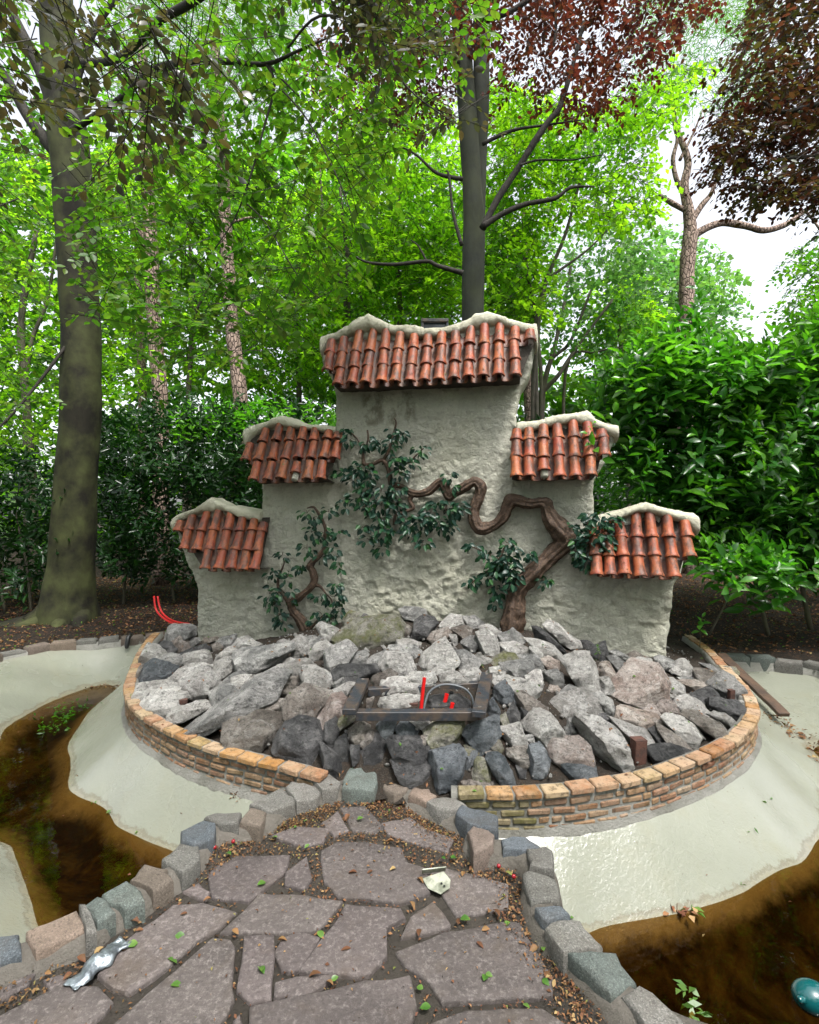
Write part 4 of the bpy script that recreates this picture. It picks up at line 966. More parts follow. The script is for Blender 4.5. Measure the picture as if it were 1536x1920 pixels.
# ================================================================== ROCKS
def rock_mesh(name, poly2, depth, seed, mat):
    """poly2: outline in local x,z (metres, roughly convex); depth: front-back size. angular block from a hull, chipped"""
    r = random.Random(seed); P = [Vector((x, 0, z)) for x, z in poly2]; c = sum(P, Vector())/len(P); P = [p-c for p in P]
    pts = []
    for p in P: pts.append(Vector((p.x, r.uniform(-.12, .22)*depth, p.z)))
    w = max(p.x for p in P)-min(p.x for p in P); h = max(p.z for p in P)-min(p.z for p in P)
    sx, sz = r.uniform(-.14, .14)*w, -abs(r.uniform(.02, .2))*h
    for p in P[::1]:
        k = r.uniform(.45, .72); pts.append(Vector((p.x*k+sx, -depth*r.uniform(.36, .52), p.z*k+sz)))
    for p in P[::2]:
        k = r.uniform(.5, .8); pts.append(Vector((p.x*k-sx, depth*r.uniform(.35, .5), p.z*k+r.uniform(-.1, .1)*h)))
    bm = bmesh.new()
    for p in pts: bm.verts.new(p)
    g = bmesh.ops.convex_hull(bm, input=bm.verts)
    bmesh.ops.delete(bm, geom=list({v for v in bm.verts if not v.link_faces}), context='VERTS')
    bmesh.ops.dissolve_limit(bm, angle_limit=R(14), verts=bm.verts, edges=bm.edges)
    size = (w+h)/2
    bmesh.ops.bevel(bm, geom=list(bm.edges), offset=size*.012, segments=1, profile=.6, affect='EDGES', clamp_overlap=True)
    bmesh.ops.triangulate(bm, faces=bm.faces)
    for _ in range(3):
        lim = max(size*.085, .012); es = [e for e in bm.edges if e.calc_length() > lim]
        if not es: break
        bmesh.ops.subdivide_edges(bm, edges=es, cuts=1, use_grid_fill=False)
        bmesh.ops.triangulate(bm, faces=[f for f in bm.faces if len(f.verts) > 3])
    co = np.array([v.co[:] for v in bm.verts]); bm.normal_update(); no = np.array([v.normal[:] for v in bm.verts])
    a = fbm(co+seed*3.7, 2.2/size*.55, 3, seed)*size*.016
    st = fbm((co+seed*1.3)*np.array([1, 1, 2.6]), 4.0/size*.6, 3, seed+3); st = np.round(st*2.6)/2.6*size*.024
    b = fbm(co+seed*2.1, 9.0/size*.5, 3, seed+5)*size*.018
    co = co+no*(a+st+b)[:, None]
    for v, q in zip(bm.verts, co): v.co = q
    me = from_bm(name, bm, sharp=22); me.materials.append(mat); return me, c
sizes = {}
rocks = []
def rockset(x0, y0, s, lst, extra=0.0):
    for m, pts in lst: rocks.append((m, crop(x0, y0, s, pts), extra))
rockset(240, 1150, 5.12, [
 ('G', [(370, 140), (440, 110), (590, 100), (655, 130), (650, 210), (570, 270), (390, 265), (360, 250)]), ('T', [(400, 265), (510, 210), (560, 260), (600, 330), (560, 360), (490, 390), (480, 320)]),
 ('D', [(280, 310), (340, 265), (450, 285), (500, 325), (480, 390), (400, 400), (330, 360)]), ('L', [(80, 480), (190, 290), (250, 310), (380, 395), (300, 440), (170, 480), (110, 520)]),
 ('G', [(290, 440), (380, 395), (480, 400), (520, 430), (545, 490), (460, 560), (410, 500)]), ('G', [(590, 260), (620, 240), (670, 240), (690, 280), (640, 330), (600, 320)]),
 ('T', [(735, 230), (860, 225), (860, 260), (800, 305), (735, 280)]), ('G', [(820, 265), (880, 235), (1030, 200), (1040, 240), (1010, 310), (900, 340), (850, 300)]),
 ('D', [(490, 385), (620, 340), (740, 290), (800, 350), (700, 400), (520, 410)]), ('N', [(800, 300), (860, 280), (920, 320), (900, 370), (820, 370)]),
 ('W', [(990, 330), (1050, 250), (1140, 235), (1210, 250), (1280, 300), (1180, 340), (1060, 350)]), ('L', [(500, 430), (560, 380), (700, 350), (780, 375), (800, 480), (790, 510), (700, 490), (560, 490)]),
 ('L', [(820, 480), (870, 400), (930, 345), (1050, 340), (1040, 420), (1000, 460), (920, 480)]), ('L', [(810, 500), (920, 430), (1000, 450), (1015, 550), (930, 620), (880, 670), (820, 600)]),
 ('G', [(1000, 420), (1050, 360), (1220, 330), (1420, 305), (1564, 298), (1574, 358), (1474, 458), (1320, 560), (1120, 585), (1020, 545)]),
 ('B', [(110, 660), (170, 490), (220, 450), (380, 480), (450, 540), (420, 690), (280, 680)]), ('N', [(80, 640), (110, 510), (170, 490), (160, 560), (110, 660)]),
 ('L', [(430, 640), (480, 540), (600, 480), (740, 470), (790, 520), (700, 555), (560, 630), (490, 700)]),
 ('W', [(500, 650), (560, 600), (690, 540), (780, 560), (860, 620), (890, 690), (800, 780), (770, 840), (640, 770), (580, 780), (500, 725)]),
 ('G', [(910, 650), (1010, 570), (1090, 560), (1150, 600), (1000, 660), (980, 700), (930, 690)]), ('L', [(990, 690), (990, 620), (1080, 590), (1190, 590), (1205, 690), (1110, 760), (1040, 745)]),
 ('W', [(80, 780), (110, 670), (300, 670), (470, 700), (485, 740), (380, 760), (160, 800), (120, 850), (80, 830)]), ('W', [(140, 860), (150, 790), (300, 750), (470, 730), (550, 750), (580, 800), (540, 860), (480, 900), (400, 1000), (300, 970), (160, 930)]),
 ('G', [(780, 760), (900, 690), (980, 700), (1085, 790), (1000, 840), (880, 910), (800, 900)]),
 ('G', [(1200, 600), (1290, 575), (1300, 620), (1230, 670)]), ('W', [(1360, 560), (1430, 500), (1536, 470), (1560, 540), (1500, 600), (1400, 600)]), ('L', [(1470, 460), (1560, 420), (1600, 440), (1550, 480)])])
# the long diagonal slab, its two ends
rockset(240, 1150, 5.12, [('G', [(720, 990), (1000, 810), (1200, 680), (1360, 565), (1500, 625), (1410, 700), (1400, 820), (1130, 975), (860, 1095), (750, 1135), (690, 1130), (575, 1060), (640, 1010)])])
rockset(240, 1300, 5.12, [('L', [(440, 150), (640, 75), (730, 70), (795, 140), (700, 210), (620, 235), (500, 295), (430, 270)]),
 ('N', [(905, 290), (1050, 240), (1220, 190), (1440, 210), (1490, 320), (1450, 420), (1290, 540), (1050, 480), (960, 420)]), ('N', [(1140, 130), (1240, 95), (1470, 65), (1490, 120), (1460, 210), (1220, 210), (1140, 200)])])
rockset(520, 1130, 5.12, [
 ('L', [(0, 370), (60, 345), (130, 380), (60, 420), (0, 420)]), ('L', [(130, 370), (210, 320), (280, 380), (320, 470), (290, 530), (170, 545), (140, 430)]),
 ('W', [(370, 230), (430, 180), (640, 275), (520, 370), (470, 390), (420, 310)]), ('M', [(630, 160), (690, 80), (790, 95), (750, 190), (640, 260)]), ('G', [(750, 190), (830, 110), (920, 150), (860, 210), (780, 215)]),
 ('M', [(520, 350), (640, 280), (710, 200), (850, 195), (930, 150), (1000, 130), (1140, 140), (1205, 210), (1180, 310), (1060, 380), (880, 440), (700, 395), (560, 405)]),
 ('L', [(310, 480), (370, 400), (460, 375), (530, 400), (500, 480), (430, 550), (340, 550)]), ('G', [(1170, 60), (1230, 35), (1420, 60), (1440, 110), (1350, 170), (1210, 150)]),
 ('D', [(1330, 170), (1400, 115), (1500, 150), (1540, 190), (1500, 290), (1360, 380), (1280, 330), (1300, 240)]), ('N', [(1190, 240), (1240, 210), (1300, 250), (1280, 340), (1170, 330)]),
 ('L', [(1130, 370), (1140, 330), (1260, 340), (1380, 390), (1370, 440), (1200, 425)]), ('G', [(1060, 440), (1080, 410), (1240, 420), (1320, 425), (1390, 480), (1360, 545), (1300, 540), (1180, 490)]),
 ('G', [(435, 490), (580, 400), (700, 385), (770, 460), (640, 590), (500, 665), (450, 620)]), ('G', [(640, 570), (720, 480), (850, 465), (880, 500), (790, 590), (700, 600)]),
 ('G', [(810, 580), (960, 490), (1060, 460), (1040, 510), (960, 610), (870, 610)]), ('L', [(960, 610), (1040, 490), (1130, 470), (1280, 500), (1335, 640), (1180, 710), (1100, 670), (1000, 655)]),
 ('D', [(530, 660), (600, 600), (700, 590), (800, 620), (960, 610), (970, 670), (900, 740), (720, 770), (600, 760)]), ('N', [(900, 780), (920, 700), (1080, 650), (1150, 690), (1130, 730), (960, 790)]),
 ('W', [(960, 800), (1000, 740), (1200, 720), (1370, 770), (1360, 830), (960, 840)]), ('L', [(1220, 710), (1300, 670), (1500, 680), (1530, 740), (1430, 790), (1330, 770)]),
 ('L', [(80, 590), (160, 545), (320, 540), (360, 620), (210, 640), (190, 710), (110, 710), (90, 640)]), ('L', [(205, 680), (240, 620), (370, 640), (540, 690), (570, 750), (430, 870), (300, 820), (230, 750)]),
 ('W', [(450, 880), (600, 830), (680, 770), (750, 775), (700, 910), (640, 900), (500, 910)]), ('W', [(0, 600), (80, 580), (100, 650), (60, 700), (0, 660)]), ('N', [(90, 730), (200, 700), (260, 820), (150, 820)]),
 ('G', [(300, 400), (400, 320), (430, 350), (420, 400), (330, 440)]), ('G', [(540, 740), (640, 700), (660, 780), (590, 830), (540, 800)]),
 ('N', [(0, 700), (90, 730), (180, 850), (100, 900), (10, 860)]), ('G', [(200, 350), (300, 320), (380, 330), (300, 400), (240, 380)])])
rockset(520, 1300, 5.12, [
 ('N', [(40, 90), (120, -10), (240, -60), (400, -30), (520, 30), (470, 130), (320, 275), (190, 235), (50, 170)]), ('T', [(450, 200), (520, 30), (600, 20), (665, 50), (620, 160), (540, 250), (440, 340), (360, 290)]),
 ('D', [(-10, 440), (70, 270), (200, 250), (330, 300), (440, 390), (420, 480), (500, 630), (400, 660), (0, 590), (-40, 500)]), ('D', [(440, 440), (450, 310), (560, 230), (610, 320), (580, 430), (500, 520)]),
 ('D', [(520, 560), (590, 420), (660, 400), (700, 560), (710, 670), (600, 650)]), ('N', [(680, 360), (800, 270), (890, 330), (860, 400), (760, 520), (700, 480)]),
 ('B', [(950, 320), (1010, 250), (1080, 225), (1150, 250), (1130, 340), (1050, 425), (980, 390)]), ('B', [(1130, 320), (1200, 265), (1330, 290), (1400, 360), (1390, 435), (1240, 425), (1150, 380)]),
 ('L', [(1250, 250), (1400, 225), (1465, 280), (1410, 370), (1330, 300)]), ('D', [(760, 620), (780, 540), (860, 440), (960, 390), (1060, 470), (1110, 570), (1090, 650), (950, 660), (770, 660)]),
 ('D', [(1050, 460), (1110, 395), (1200, 430), (1340, 440), (1450, 490), (1480, 600), (1430, 700), (1240, 660), (1120, 570)]), ('N', [(1090, 630), (1200, 600), (1300, 670), (1240, 720), (1110, 670)]),
 ('M', [(570, 240), (620, 200), (720, 190), (740, 270), (640, 330), (580, 380)]), ('D', [(420, 470), (520, 520), (600, 650), (720, 700), (620, 760), (480, 700), (400, 600)]), ('D', [(690, 520), (790, 500), (790, 640), (720, 700)]), ('D', [(1100, 650), (1300, 690), (1480, 690), (1480, 850), (1300, 860), (1150, 760)]), ('N', [(780, 430), (900, 330), (980, 380), (900, 470), (800, 520)]), ('N', [(1380, 420), (1460, 400), (1520, 520), (1460, 560)])])
rockset(800, 1300, 5.12, [('N', [(560, 560), (640, 540), (700, 600), (640, 640)]), ('M', [(700, 240), (760, 180), (800, 300), (740, 360)]), ('D', [(860, 700), (960, 740), (980, 800), (880, 830)]), ('M', [(360, 500), (460, 520), (520, 570), (400, 640)])])
rockset(800, 1130, 5.12, [
 ('L', [(120, 220), (230, 110), (330, 120), (360, 210), (330, 260), (210, 270)]), ('G', [(345, 130), (460, 120), (560, 200), (480, 240), (370, 230)]), ('L', [(500, 240), (600, 210), (720, 270), (710, 310), (640, 320)]),
 ('T', [(10, 350), (60, 280), (200, 240), (240, 290), (190, 350), (40, 415)]), ('L', [(210, 310), (290, 310), (300, 385), (250, 410)]), ('N', [(240, 260), (380, 230), (440, 260), (430, 320), (320, 385), (290, 320)]),
 ('G', [(330, 390), (420, 320), (500, 320), (490, 410), (440, 485), (380, 455)]), ('W', [(470, 290), (560, 255), (640, 300), (690, 370), (700, 490), (640, 540), (510, 465), (490, 380)]),
 ('G', [(690, 310), (830, 240), (940, 350), (960, 410), (800, 390), (700, 385)]), ('L', [(700, 390), (850, 380), (980, 430), (990, 490), (880, 520), (700, 480)]),
 ('D', [(1040, 250), (1100, 245), (1200, 360), (1320, 440), (1320, 485), (1180, 410), (1060, 340)]), ('L', [(1120, 220), (1180, 180), (1240, 200), (1460, 370), (1480, 420), (1380, 455), (1220, 380), (1150, 265)]),
 ('L', [(945, 350), (1050, 345), (1220, 410), (1300, 500), (1200, 540), (1080, 500), (1000, 430)]), ('W', [(990, 440), (1060, 430), (1120, 490), (1090, 550), (1000, 520)]),
 ('W', [(-70, 600), (-30, 500), (100, 370), (180, 325), (320, 540), (260, 640), (100, 670), (-50, 645)]), ('G', [(280, 470), (370, 450), (430, 510), (540, 570), (440, 630), (300, 660), (240, 630), (320, 540)]),
 ('L', [(450, 510), (500, 490), (630, 540), (600, 585), (520, 575)]), ('W', [(320, 650), (400, 635), (490, 625), (530, 690), (500, 750), (430, 755)]), ('L', [(135, 700), (260, 665), (300, 665), (440, 760), (200, 780), (140, 755)]),
 ('M', [(600, 600), (750, 480), (840, 490), (880, 540), (820, 580), (700, 610), (580, 650)]), ('G', [(710, 590), (830, 555), (1000, 560), (1040, 640), (920, 715), (760, 715), (720, 655)]),
 ('G', [(880, 520), (960, 500), (1070, 510), (1110, 600), (1120, 655), (1020, 625)]), ('T', [(1090, 540), (1180, 520), (1270, 560), (1280, 640), (1220, 650), (1120, 610)]), ('W', [(590, 690), (600, 620), (700, 610), (720, 680), (650, 730)]),
 ('W', [(950, 710), (1050, 640), (1110, 660), (1130, 780), (1110, 855), (1020, 750)]), ('L', [(640, 770), (760, 710), (900, 730), (1040, 770), (1110, 840), (1090, 925), (1000, 925), (860, 860), (700, 810)]),
 ('G', [(1120, 660), (1260, 645), (1310, 690), (1310, 790), (1250, 805), (1140, 785)]), ('T', [(1160, 860), (1190, 800), (1260, 800), (1290, 840), (1230, 885)]), ('G', [(1250, 870), (1380, 795), (1480, 830), (1536, 880), (1400, 960), (1270, 945)])])
rockset(800, 1300, 5.12, [
 ('B', [(650, 20), (660, -70), (760, -115), (830, -10), (865, 70), (750, 125), (670, 75)]), ('B', [(580, 200), (600, 90), (640, 45), (700, 150), (695, 215)]), ('D', [(720, 280), (760, 180), (840, 100), (890, 180), (890, 290), (820, 320)]),
 ('N', [(870, 100), (860, 0), (960, 10), (1090, 100), (1170, 140), (1060, 175), (990, 215), (940, 250)]), ('D', [(890, 220), (900, 130), (990, 180), (980, 235), (920, 285)]),
 ('W', [(925, 330), (1010, 220), (1120, 160), (1230, 240), (1320, 390), (1240, 430), (1150, 505), (1030, 455), (940, 365)]), ('G', [(950, 410), (1020, 400), (1055, 475), (1000, 490)]), ('G', [(1320, 390), (1370, 250), (1420, 260), (1480, 410), (1420, 435)]),
 ('L', [(1470, 240), (1550, 220), (1570, 340), (1536, 455), (1490, 405)]), ('M', [(-30, 350), (90, 270), (200, 250), (350, 265), (360, 360), (280, 535), (60, 525), (-10, 430)]),
 ('B', [(325, 380), (470, 280), (690, 240), (700, 390), (610, 545), (500, 555), (400, 475)]), ('W', [(700, 340), (850, 330), (900, 300), (970, 480), (880, 535), (780, 525), (740, 440)]),
 ('N', [(770, 600), (780, 545), (970, 520), (975, 620), (900, 725), (820, 685)]), ('B', [(40, 600), (70, 560), (320, 530), (390, 620), (340, 780), (250, 905), (60, 910), (30, 800)]),
 ('B', [(380, 570), (450, 550), (500, 575), (360, 745), (340, 690)]), ('M', [(420, 780), (480, 600), (560, 640), (640, 760), (640, 835), (430, 840)]), ('B', [(570, 640), (630, 570), (740, 600), (800, 720), (870, 830), (800, 895), (690, 885), (640, 780)]),
 ('B', [(970, 600), (980, 490), (1120, 500), (1190, 660), (1130, 815), (980, 765), (965, 680)]), ('T', [(1140, 530), (1210, 440), (1480, 440), (1580, 520), (1600, 640), (1540, 685), (1330, 665), (1250, 705), (1180, 645)]),
 ('B', [(1300, 700), (1340, 660), (1480, 670), (1600, 690), (1640, 770), (1540, 835), (1370, 835), (1320, 780)]), ('D', [(-20, 520), (30, 500), (45, 600), (20, 695), (-30, 645)]), ('M', [(600, 470), (690, 430), (740, 520), (720, 590), (620, 560)]),
 ('N', [(340, 850), (420, 840), (640, 850), (690, 880), (600, 900), (340, 900)])])
rockset(1080, 1150, 4.655, [
 ('W', [(-110, 420), (-60, 370), (0, 335), (120, 345), (190, 480), (210, 640), (130, 705), (30, 625), (-20, 540)]), ('D', [(30, 240), (100, 230), (150, 270), (110, 325), (30, 305)]), ('D', [(110, 320), (150, 280), (270, 255), (290, 380), (250, 425), (180, 385)]),
 ('G', [(300, 340), (350, 320), (450, 370), (430, 415), (320, 385)]), ('N', [(450, 370), (520, 330), (640, 390), (560, 425), (450, 425)]), ('G', [(290, 400), (350, 375), (440, 430), (490, 530), (440, 605), (370, 615), (320, 500)]),
 ('T', [(190, 510), (230, 440), (300, 440), (340, 510), (375, 635), (340, 635), (280, 565)]), ('L', [(200, 560), (280, 550), (340, 640), (280, 695), (190, 685)]), ('W', [(465, 430), (540, 380), (650, 400), (670, 450), (560, 525), (490, 535)]),
 ('T', [(290, 690), (350, 650), (460, 600), (540, 500), (560, 450), (640, 440), (700, 450), (780, 520), (795, 600), (760, 725), (700, 795), (490, 828), (330, 775)]), ('G', [(690, 400), (740, 370), (870, 420), (870, 445), (790, 525), (700, 460)]),
 ('L', [(810, 500), (900, 395), (950, 400), (1040, 490), (1010, 562), (870, 550)]), ('N', [(1040, 500), (1100, 490), (1280, 545), (1180, 625), (1100, 590), (1040, 565)]), ('G', [(1090, 440), (1180, 450), (1260, 490), (1250, 535), (1150, 515)]),
 ('M', [(1300, 470), (1400, 470), (1430, 520), (1380, 545)]), ('W', [(780, 640), (790, 570), (850, 560), (950, 640), (960, 705), (860, 710)]), ('T', [(900, 600), (950, 580), (1090, 590), (1165, 635), (1050, 695), (970, 705)]),
 ('G', [(1190, 630), (1310, 515), (1370, 540), (1470, 660), (1450, 765), (1290, 745), (1230, 705)]), ('D', [(1000, 710), (1180, 640), (1260, 720), (1180, 785), (1150, 805), (1050, 765)]),
 ('D', [(1160, 790), (1200, 740), (1360, 760), (1450, 780), (1460, 860), (1440, 925), (1360, 905), (1180, 835)]), ('W', [(740, 740), (770, 660), (850, 720), (830, 765)]), ('L', [(860, 780), (900, 730), (1000, 720), (1120, 790), (1160, 870), (1080, 885), (930, 905), (900, 855)]),
 ('T', [(700, 820), (760, 750), (860, 770), (920, 880), (900, 925), (790, 915), (730, 865)]), ('W', [(1380, 770), (1450, 765), (1510, 800), (1490, 855), (1450, 845)]), ('G', [(140, 710), (210, 685), (300, 740), (350, 850), (320, 905), (240, 875)]),
 ('G', [(900, 570), (960, 555), (1050, 575), (950, 600)]), ('D', [(1260, 520), (1300, 480), (1360, 510), (1350, 545), (1280, 545)])])
rockset(1080, 1290, 4.655, [
 ('L', [(-230, 155), (-110, 70), (0, 15), (80, 30), (190, 100), (215, 190), (140, 248), (0, 258), (-100, 272), (-200, 212)]), ('D', [(170, 240), (250, 215), (320, 280), (310, 335), (220, 295)]),
 ('T', [(345, 250), (370, 170), (490, 175), (700, 220), (760, 290), (700, 345), (560, 355), (440, 305)]), ('T', [(590, 190), (650, 150), (710, 170), (770, 260), (700, 225)]), ('M', [(550, 340), (620, 300), (670, 340), (600, 378)]),
 ('L', [(30, 270), (80, 250), (240, 290), (360, 370), (440, 490), (470, 620), (410, 685), (320, 715), (210, 665), (150, 545), (60, 435), (30, 355)]), ('L', [(310, 270), (430, 300), (560, 370), (640, 390), (690, 470), (690, 515), (600, 510), (480, 495), (440, 465), (380, 375)]),
 ('W', [(760, 270), (830, 240), (930, 260), (1090, 360), (1120, 440), (1040, 505), (980, 485), (860, 405), (800, 335)]), ('D', [(640, 370), (690, 340), (760, 440), (790, 505), (700, 505)]), ('N', [(700, 340), (800, 360), (960, 450), (1050, 560), (900, 565), (780, 505)]),
 ('D', [(610, 560), (620, 510), (850, 510), (1000, 560), (960, 600), (700, 668)]), ('N', [(930, 240), (960, 200), (1100, 230), (1240, 290), (1310, 360), (1300, 435), (1260, 450), (1120, 395), (1000, 295)]),
 ('L', [(1160, 230), (1200, 200), (1290, 220), (1370, 270), (1360, 355), (1310, 345), (1250, 285)])])
# the frame area, seen through the frame
rockset(520, 1300, 5.12, [('W', [(980, 100), (1000, 40), (1180, 30), (1370, 20), (1370, 100), (1260, 135), (1000, 135)]), ('D', [(1450, 130), (1470, 40), (1560, 20), (1740, 10), (1850, 90), (1860, 160), (1500, 165)]), ('N', [(850, 140), (860, 50), (930, 40), (900, 140)])], -.07)

colw = {'W': 'whitish', 'L': 'light grey', 'G': 'mid grey', 'N': 'brown-grey', 'D': 'charcoal', 'B': 'blue-grey', 'M': 'mossy olive', 'T': 'pinkish tan'}
info = []
for i, (m, poly, ex) in enumerate(rocks):
    us = [p[0] for p in poly]; vs = [p[1] for p in poly]; cu = (min(us)+max(us))/2; cv = (min(vs)+max(vs))/2
    w, h = max(us)-min(us), max(vs)-min(vs)
    base = on_mound(cu, max(vs)-h*.16, 5.3, 0.0)
    Y = base.y
    hp = h*Y/F; wpx = w*Y/F
    depth = max(.07, min(.42, (wpx*.55+hp*.75)*rnd.uniform(.8, 1.05)))
    Ym = Y+depth*.22
    # keep clear of the wall and inside the ring
    wallY = 5.5-.194*((cu-768)/F*Ym)
    Ym = min(Ym, wallY-depth*.32-.03)
    pts = [py(u, v, Ym) for u, v in poly]
    c0 = py(cu, cv, Ym)
    loc = [((p.x-c0.x)*1.09, (p.z-c0.z)*1.1) for p in pts]
    me, c = rock_mesh('boulder', loc, depth, 1000+i, M[m])
    o = bpy.data.objects.new('boulder', me); COL.objects.link(o)
    o.location = c0+Vector((c.x, 0, c.z)); 
    info.append(dict(o=o, m=m, u=cu, v=cv, w=w, h=h, bv=max(vs)))
rocks_done = info

def place(u, v):
    """where a rock lies, told by things one can find"""
    if 640 <= u <= 930 and 1262 <= v <= 1345: return 'beside the steel frame'
    if 610 <= u <= 960 and v > 1345: return 'mortared below the steel frame'
    if v < 1215 and u > 985: return 'right of the big trunk'
    if v < 1200 and 700 < u <= 985: return 'left of the big trunk'
    if v < 1205 and u <= 700: return 'near the small trunk' if u > 480 else 'by the left wall end'
    if u < 400: return 'at the left brick end' if v < 1290 else 'by the left front bricks'
    if u > 1290: return 'at the right brick end'
    if v > 1370: return 'at the front bricks, %s' % ('left' if u < 700 else 'right')
    if v > 1290: return 'on the front slope, %s' % ('left' if u < 700 else 'right')
    return 'in the middle pile, %s' % ('left' if u < 700 else ('centre' if u < 900 else 'right'))
groups = {}
for d in info:
    a = d['w']*d['h']; sz = 'large' if a > 4200 else ('small' if a < 1500 else 'medium')
    sh = 'elongated' if d['w'] > 1.9*d['h'] else ('upright' if d['h'] > 1.2*d['w'] else 'blocky')
    if (d['w']*d['w']+d['h']*d['h'])**.5 > 175: sz = 'very large'
    d['base'] = (sz, colw[d['m']], sh, place(d['u'], d['v'])); groups.setdefault(d['base'], []).append(d)
ordw = ['leftmost', 'second from left', 'third from left', 'fourth from left', 'fifth from left', 'sixth from left', 'seventh from left', 'eighth from left']
for b, ds in groups.items():
    ds.sort(key=lambda d: d['u'])
    for k, d in enumerate(ds):
        lab = '%s %s %s boulder %s' % b
        if len(ds) > 1: lab += ', '+ordw[k]+' of %d' % len(ds)
        tag(d['o'], lab, 'boulder', 'boulders piled inside the brick ring')

# gravel and rock chips between the boulders, too many to count
Vs, Fs, off = [], [], 0
base_ch = rock_mesh('chip', [(-.5, -.3), (.4, -.4), (.5, .2), (0, .45), (-.45, .3)], .8, 77, M['L'])[0]
ico = bmesh.new(); bmesh.ops.create_icosphere(ico, subdivisions=1, radius=1); iv = np.array([v.co[:] for v in ico.verts]); ifc = np.array([[v.index for v in f.verts] for f in ico.faces]); ico.free()
for k in range(2600):
    x, y = rng.uniform(-3, 3.1), rng.uniform(2.6, 5.4)
    if not inside([( (p[0]-.2)*.93+.2, (p[1]-4.6)*.93+4.6) for p in island], np.array([[x, y]]))[0]: continue
    s = rng.choice([.005, .009, .016, .03], p=[.45, .32, .18, .05]); z = mound(x, y)
    A = rng.normal(size=(3, 3)); q, _ = np.linalg.qr(A)
    V = (iv*(1+rng.uniform(-.25, .25, (len(iv), 1))))*np.array([1, .75, .6])*s; Vs.append(V @ q+np.array([x, y, z+s*.2])); Fs.append(ifc+off); off += len(iv)
g = fastmesh('gravel', np.concatenate(Vs), np.concatenate(Fs)); link('gravel', g, None, [M['L']], 'stuff')

# ================================================================== STEEL FRAME, PIPES, STAKES
fr = empty('steel_frame', pz(780, 1335, .42), 'rectangular black steel frame with bolt holes lying level on the rock pile', 'frame')
FZ = .485
LF, LR, RF, RR = pz(655, 1334, FZ), pz(681, 1277, FZ), pz(898, 1339, FZ+.005), pz(913, 1266, FZ+.005)
def bar(name, a, b, w, h, mat, parent, extend=0.0, holes=()):
    d = (b-a); L = d.length+extend*2; t = d.normalized(); n = Vector((-t.y, t.x, 0)).normalized(); zz = t.cross(n)
    bm = bmesh.new(); box(bm, (0, 0, 0), (L, w, h), bev=.003)
    me = from_bm(name, bm, sharp=35); o = child(name, me, parent, basis(t, n, zz, (a+b)/2), [mat])
    for hx in holes:
        V, Fc, caps = tube_arrays([Vector((hx*L/2, 0, h/2-.004)), Vector((hx*L/2, 0, h/2+.0015)), Vector((hx*L/2, 0, h/2+.003))], [.011, .011, .009], segs=10, sub=1)
        child('bolt', mesh('bolt', V, Fc.tolist()+[c[:3] for c in caps.tolist()]), o, wmat(o), [M['palemortar']])
    return o
bar('side_bar', LF, LR, .076, .034, M['steel'], fr, .01, (.9,)); bar('side_bar', RF, RR, .076, .034, M['steel'], fr, .01, (.9, -.8))
dz = Vector((0, 0, -.052))
bar('cross_bar', pz(690, 1297, FZ-.045), pz(905, 1285, FZ-.045), .05, .05, M['steel'], fr)
bar('cross_bar', pz(668, 1340, FZ-.05), pz(893, 1340, FZ-.05), .062, .05, M['steel'], fr, 0)
bm = bmesh.new(); p = pz(775, 1330, FZ-.1); box(bm, p+Vector((0, .03, -.03)), (.06, .05, .13), bev=.004); child('bracket', from_bm('bracket', bm), fr, None, [M['rust']])
def hollow(name, path, r, mat, label, cat, group):
    """open plastic pipe: outer wall, inner wall and end ring"""
    V, Fc, _ = tube_arrays(path, [r]*len(path), segs=14, sub=3); V2, F2, _ = tube_arrays(path, [r*.78]*len(path), segs=14, sub=3)
    n = len(V)-2; V = V[:n]; V2 = V2[:n]; nr = n//14
    ring_ = [[(nr-1)*14+k, (nr-1)*14+(k+1) % 14, n+(nr-1)*14+(k+1) % 14, n+(nr-1)*14+k] for k in range(14)]
    me = mesh(name, np.concatenate([V, V2]), Fc.tolist()+[[x+n for x in f[::-1]] for f in F2.tolist()]+ring_, smooth=True); me.set_sharp_from_angle(angle=R(40))
    return tag(link(name, me, None, [mat]), label, cat, group)
Yp = 2.98
def pp(u, v, Y=Yp): return py(u, v, Y)
hollow('conduit_pipe', [pp(788, 1346), pp(789, 1338), pp(792, 1305), pp(796, 1271)], .0105, M['red'], 'tallest red plastic pipe standing in the front of the steel frame', 'pipe', 'red conduit pipes in the frame')
hollow('conduit_pipe', [pp(826, 1345, 3.12), pp(829, 1334, 3.12), pp(834, 1318, 3.12), pp(838, 1301, 3.12)], .0125, M['red'], 'middle red plastic pipe leaning right, beside the black hose end', 'pipe', 'red conduit pipes in the frame')
hollow('conduit_pipe', [pp(842, 1344, 3.08), pp(845, 1334, 3.08), pp(849, 1318, 3.08)], .012, M['red'], 'shortest red plastic pipe at the right inside the steel frame', 'pipe', 'red conduit pipes in the frame')
hollow('hose_end', [pp(843, 1335, 3.2), pp(845, 1315, 3.2), pp(847, 1297, 3.2)], .014, M['dkplastic'], 'short black hose end beside the red pipes in the frame', 'hose', None)
tag(tube('cable', [pp(795, 1350, 3.1), pp(796, 1325, 3.12), pp(805, 1298, 3.15), pp(825, 1285, 3.16), pp(848, 1284, 3.16), pp(872, 1292, 3.16), pp(885, 1308, 3.16), pp(889, 1330, 3.14)], [.0065]*8, M['greycable'], segs=8), 'grey cable looping in an arch inside the steel frame', 'cable')
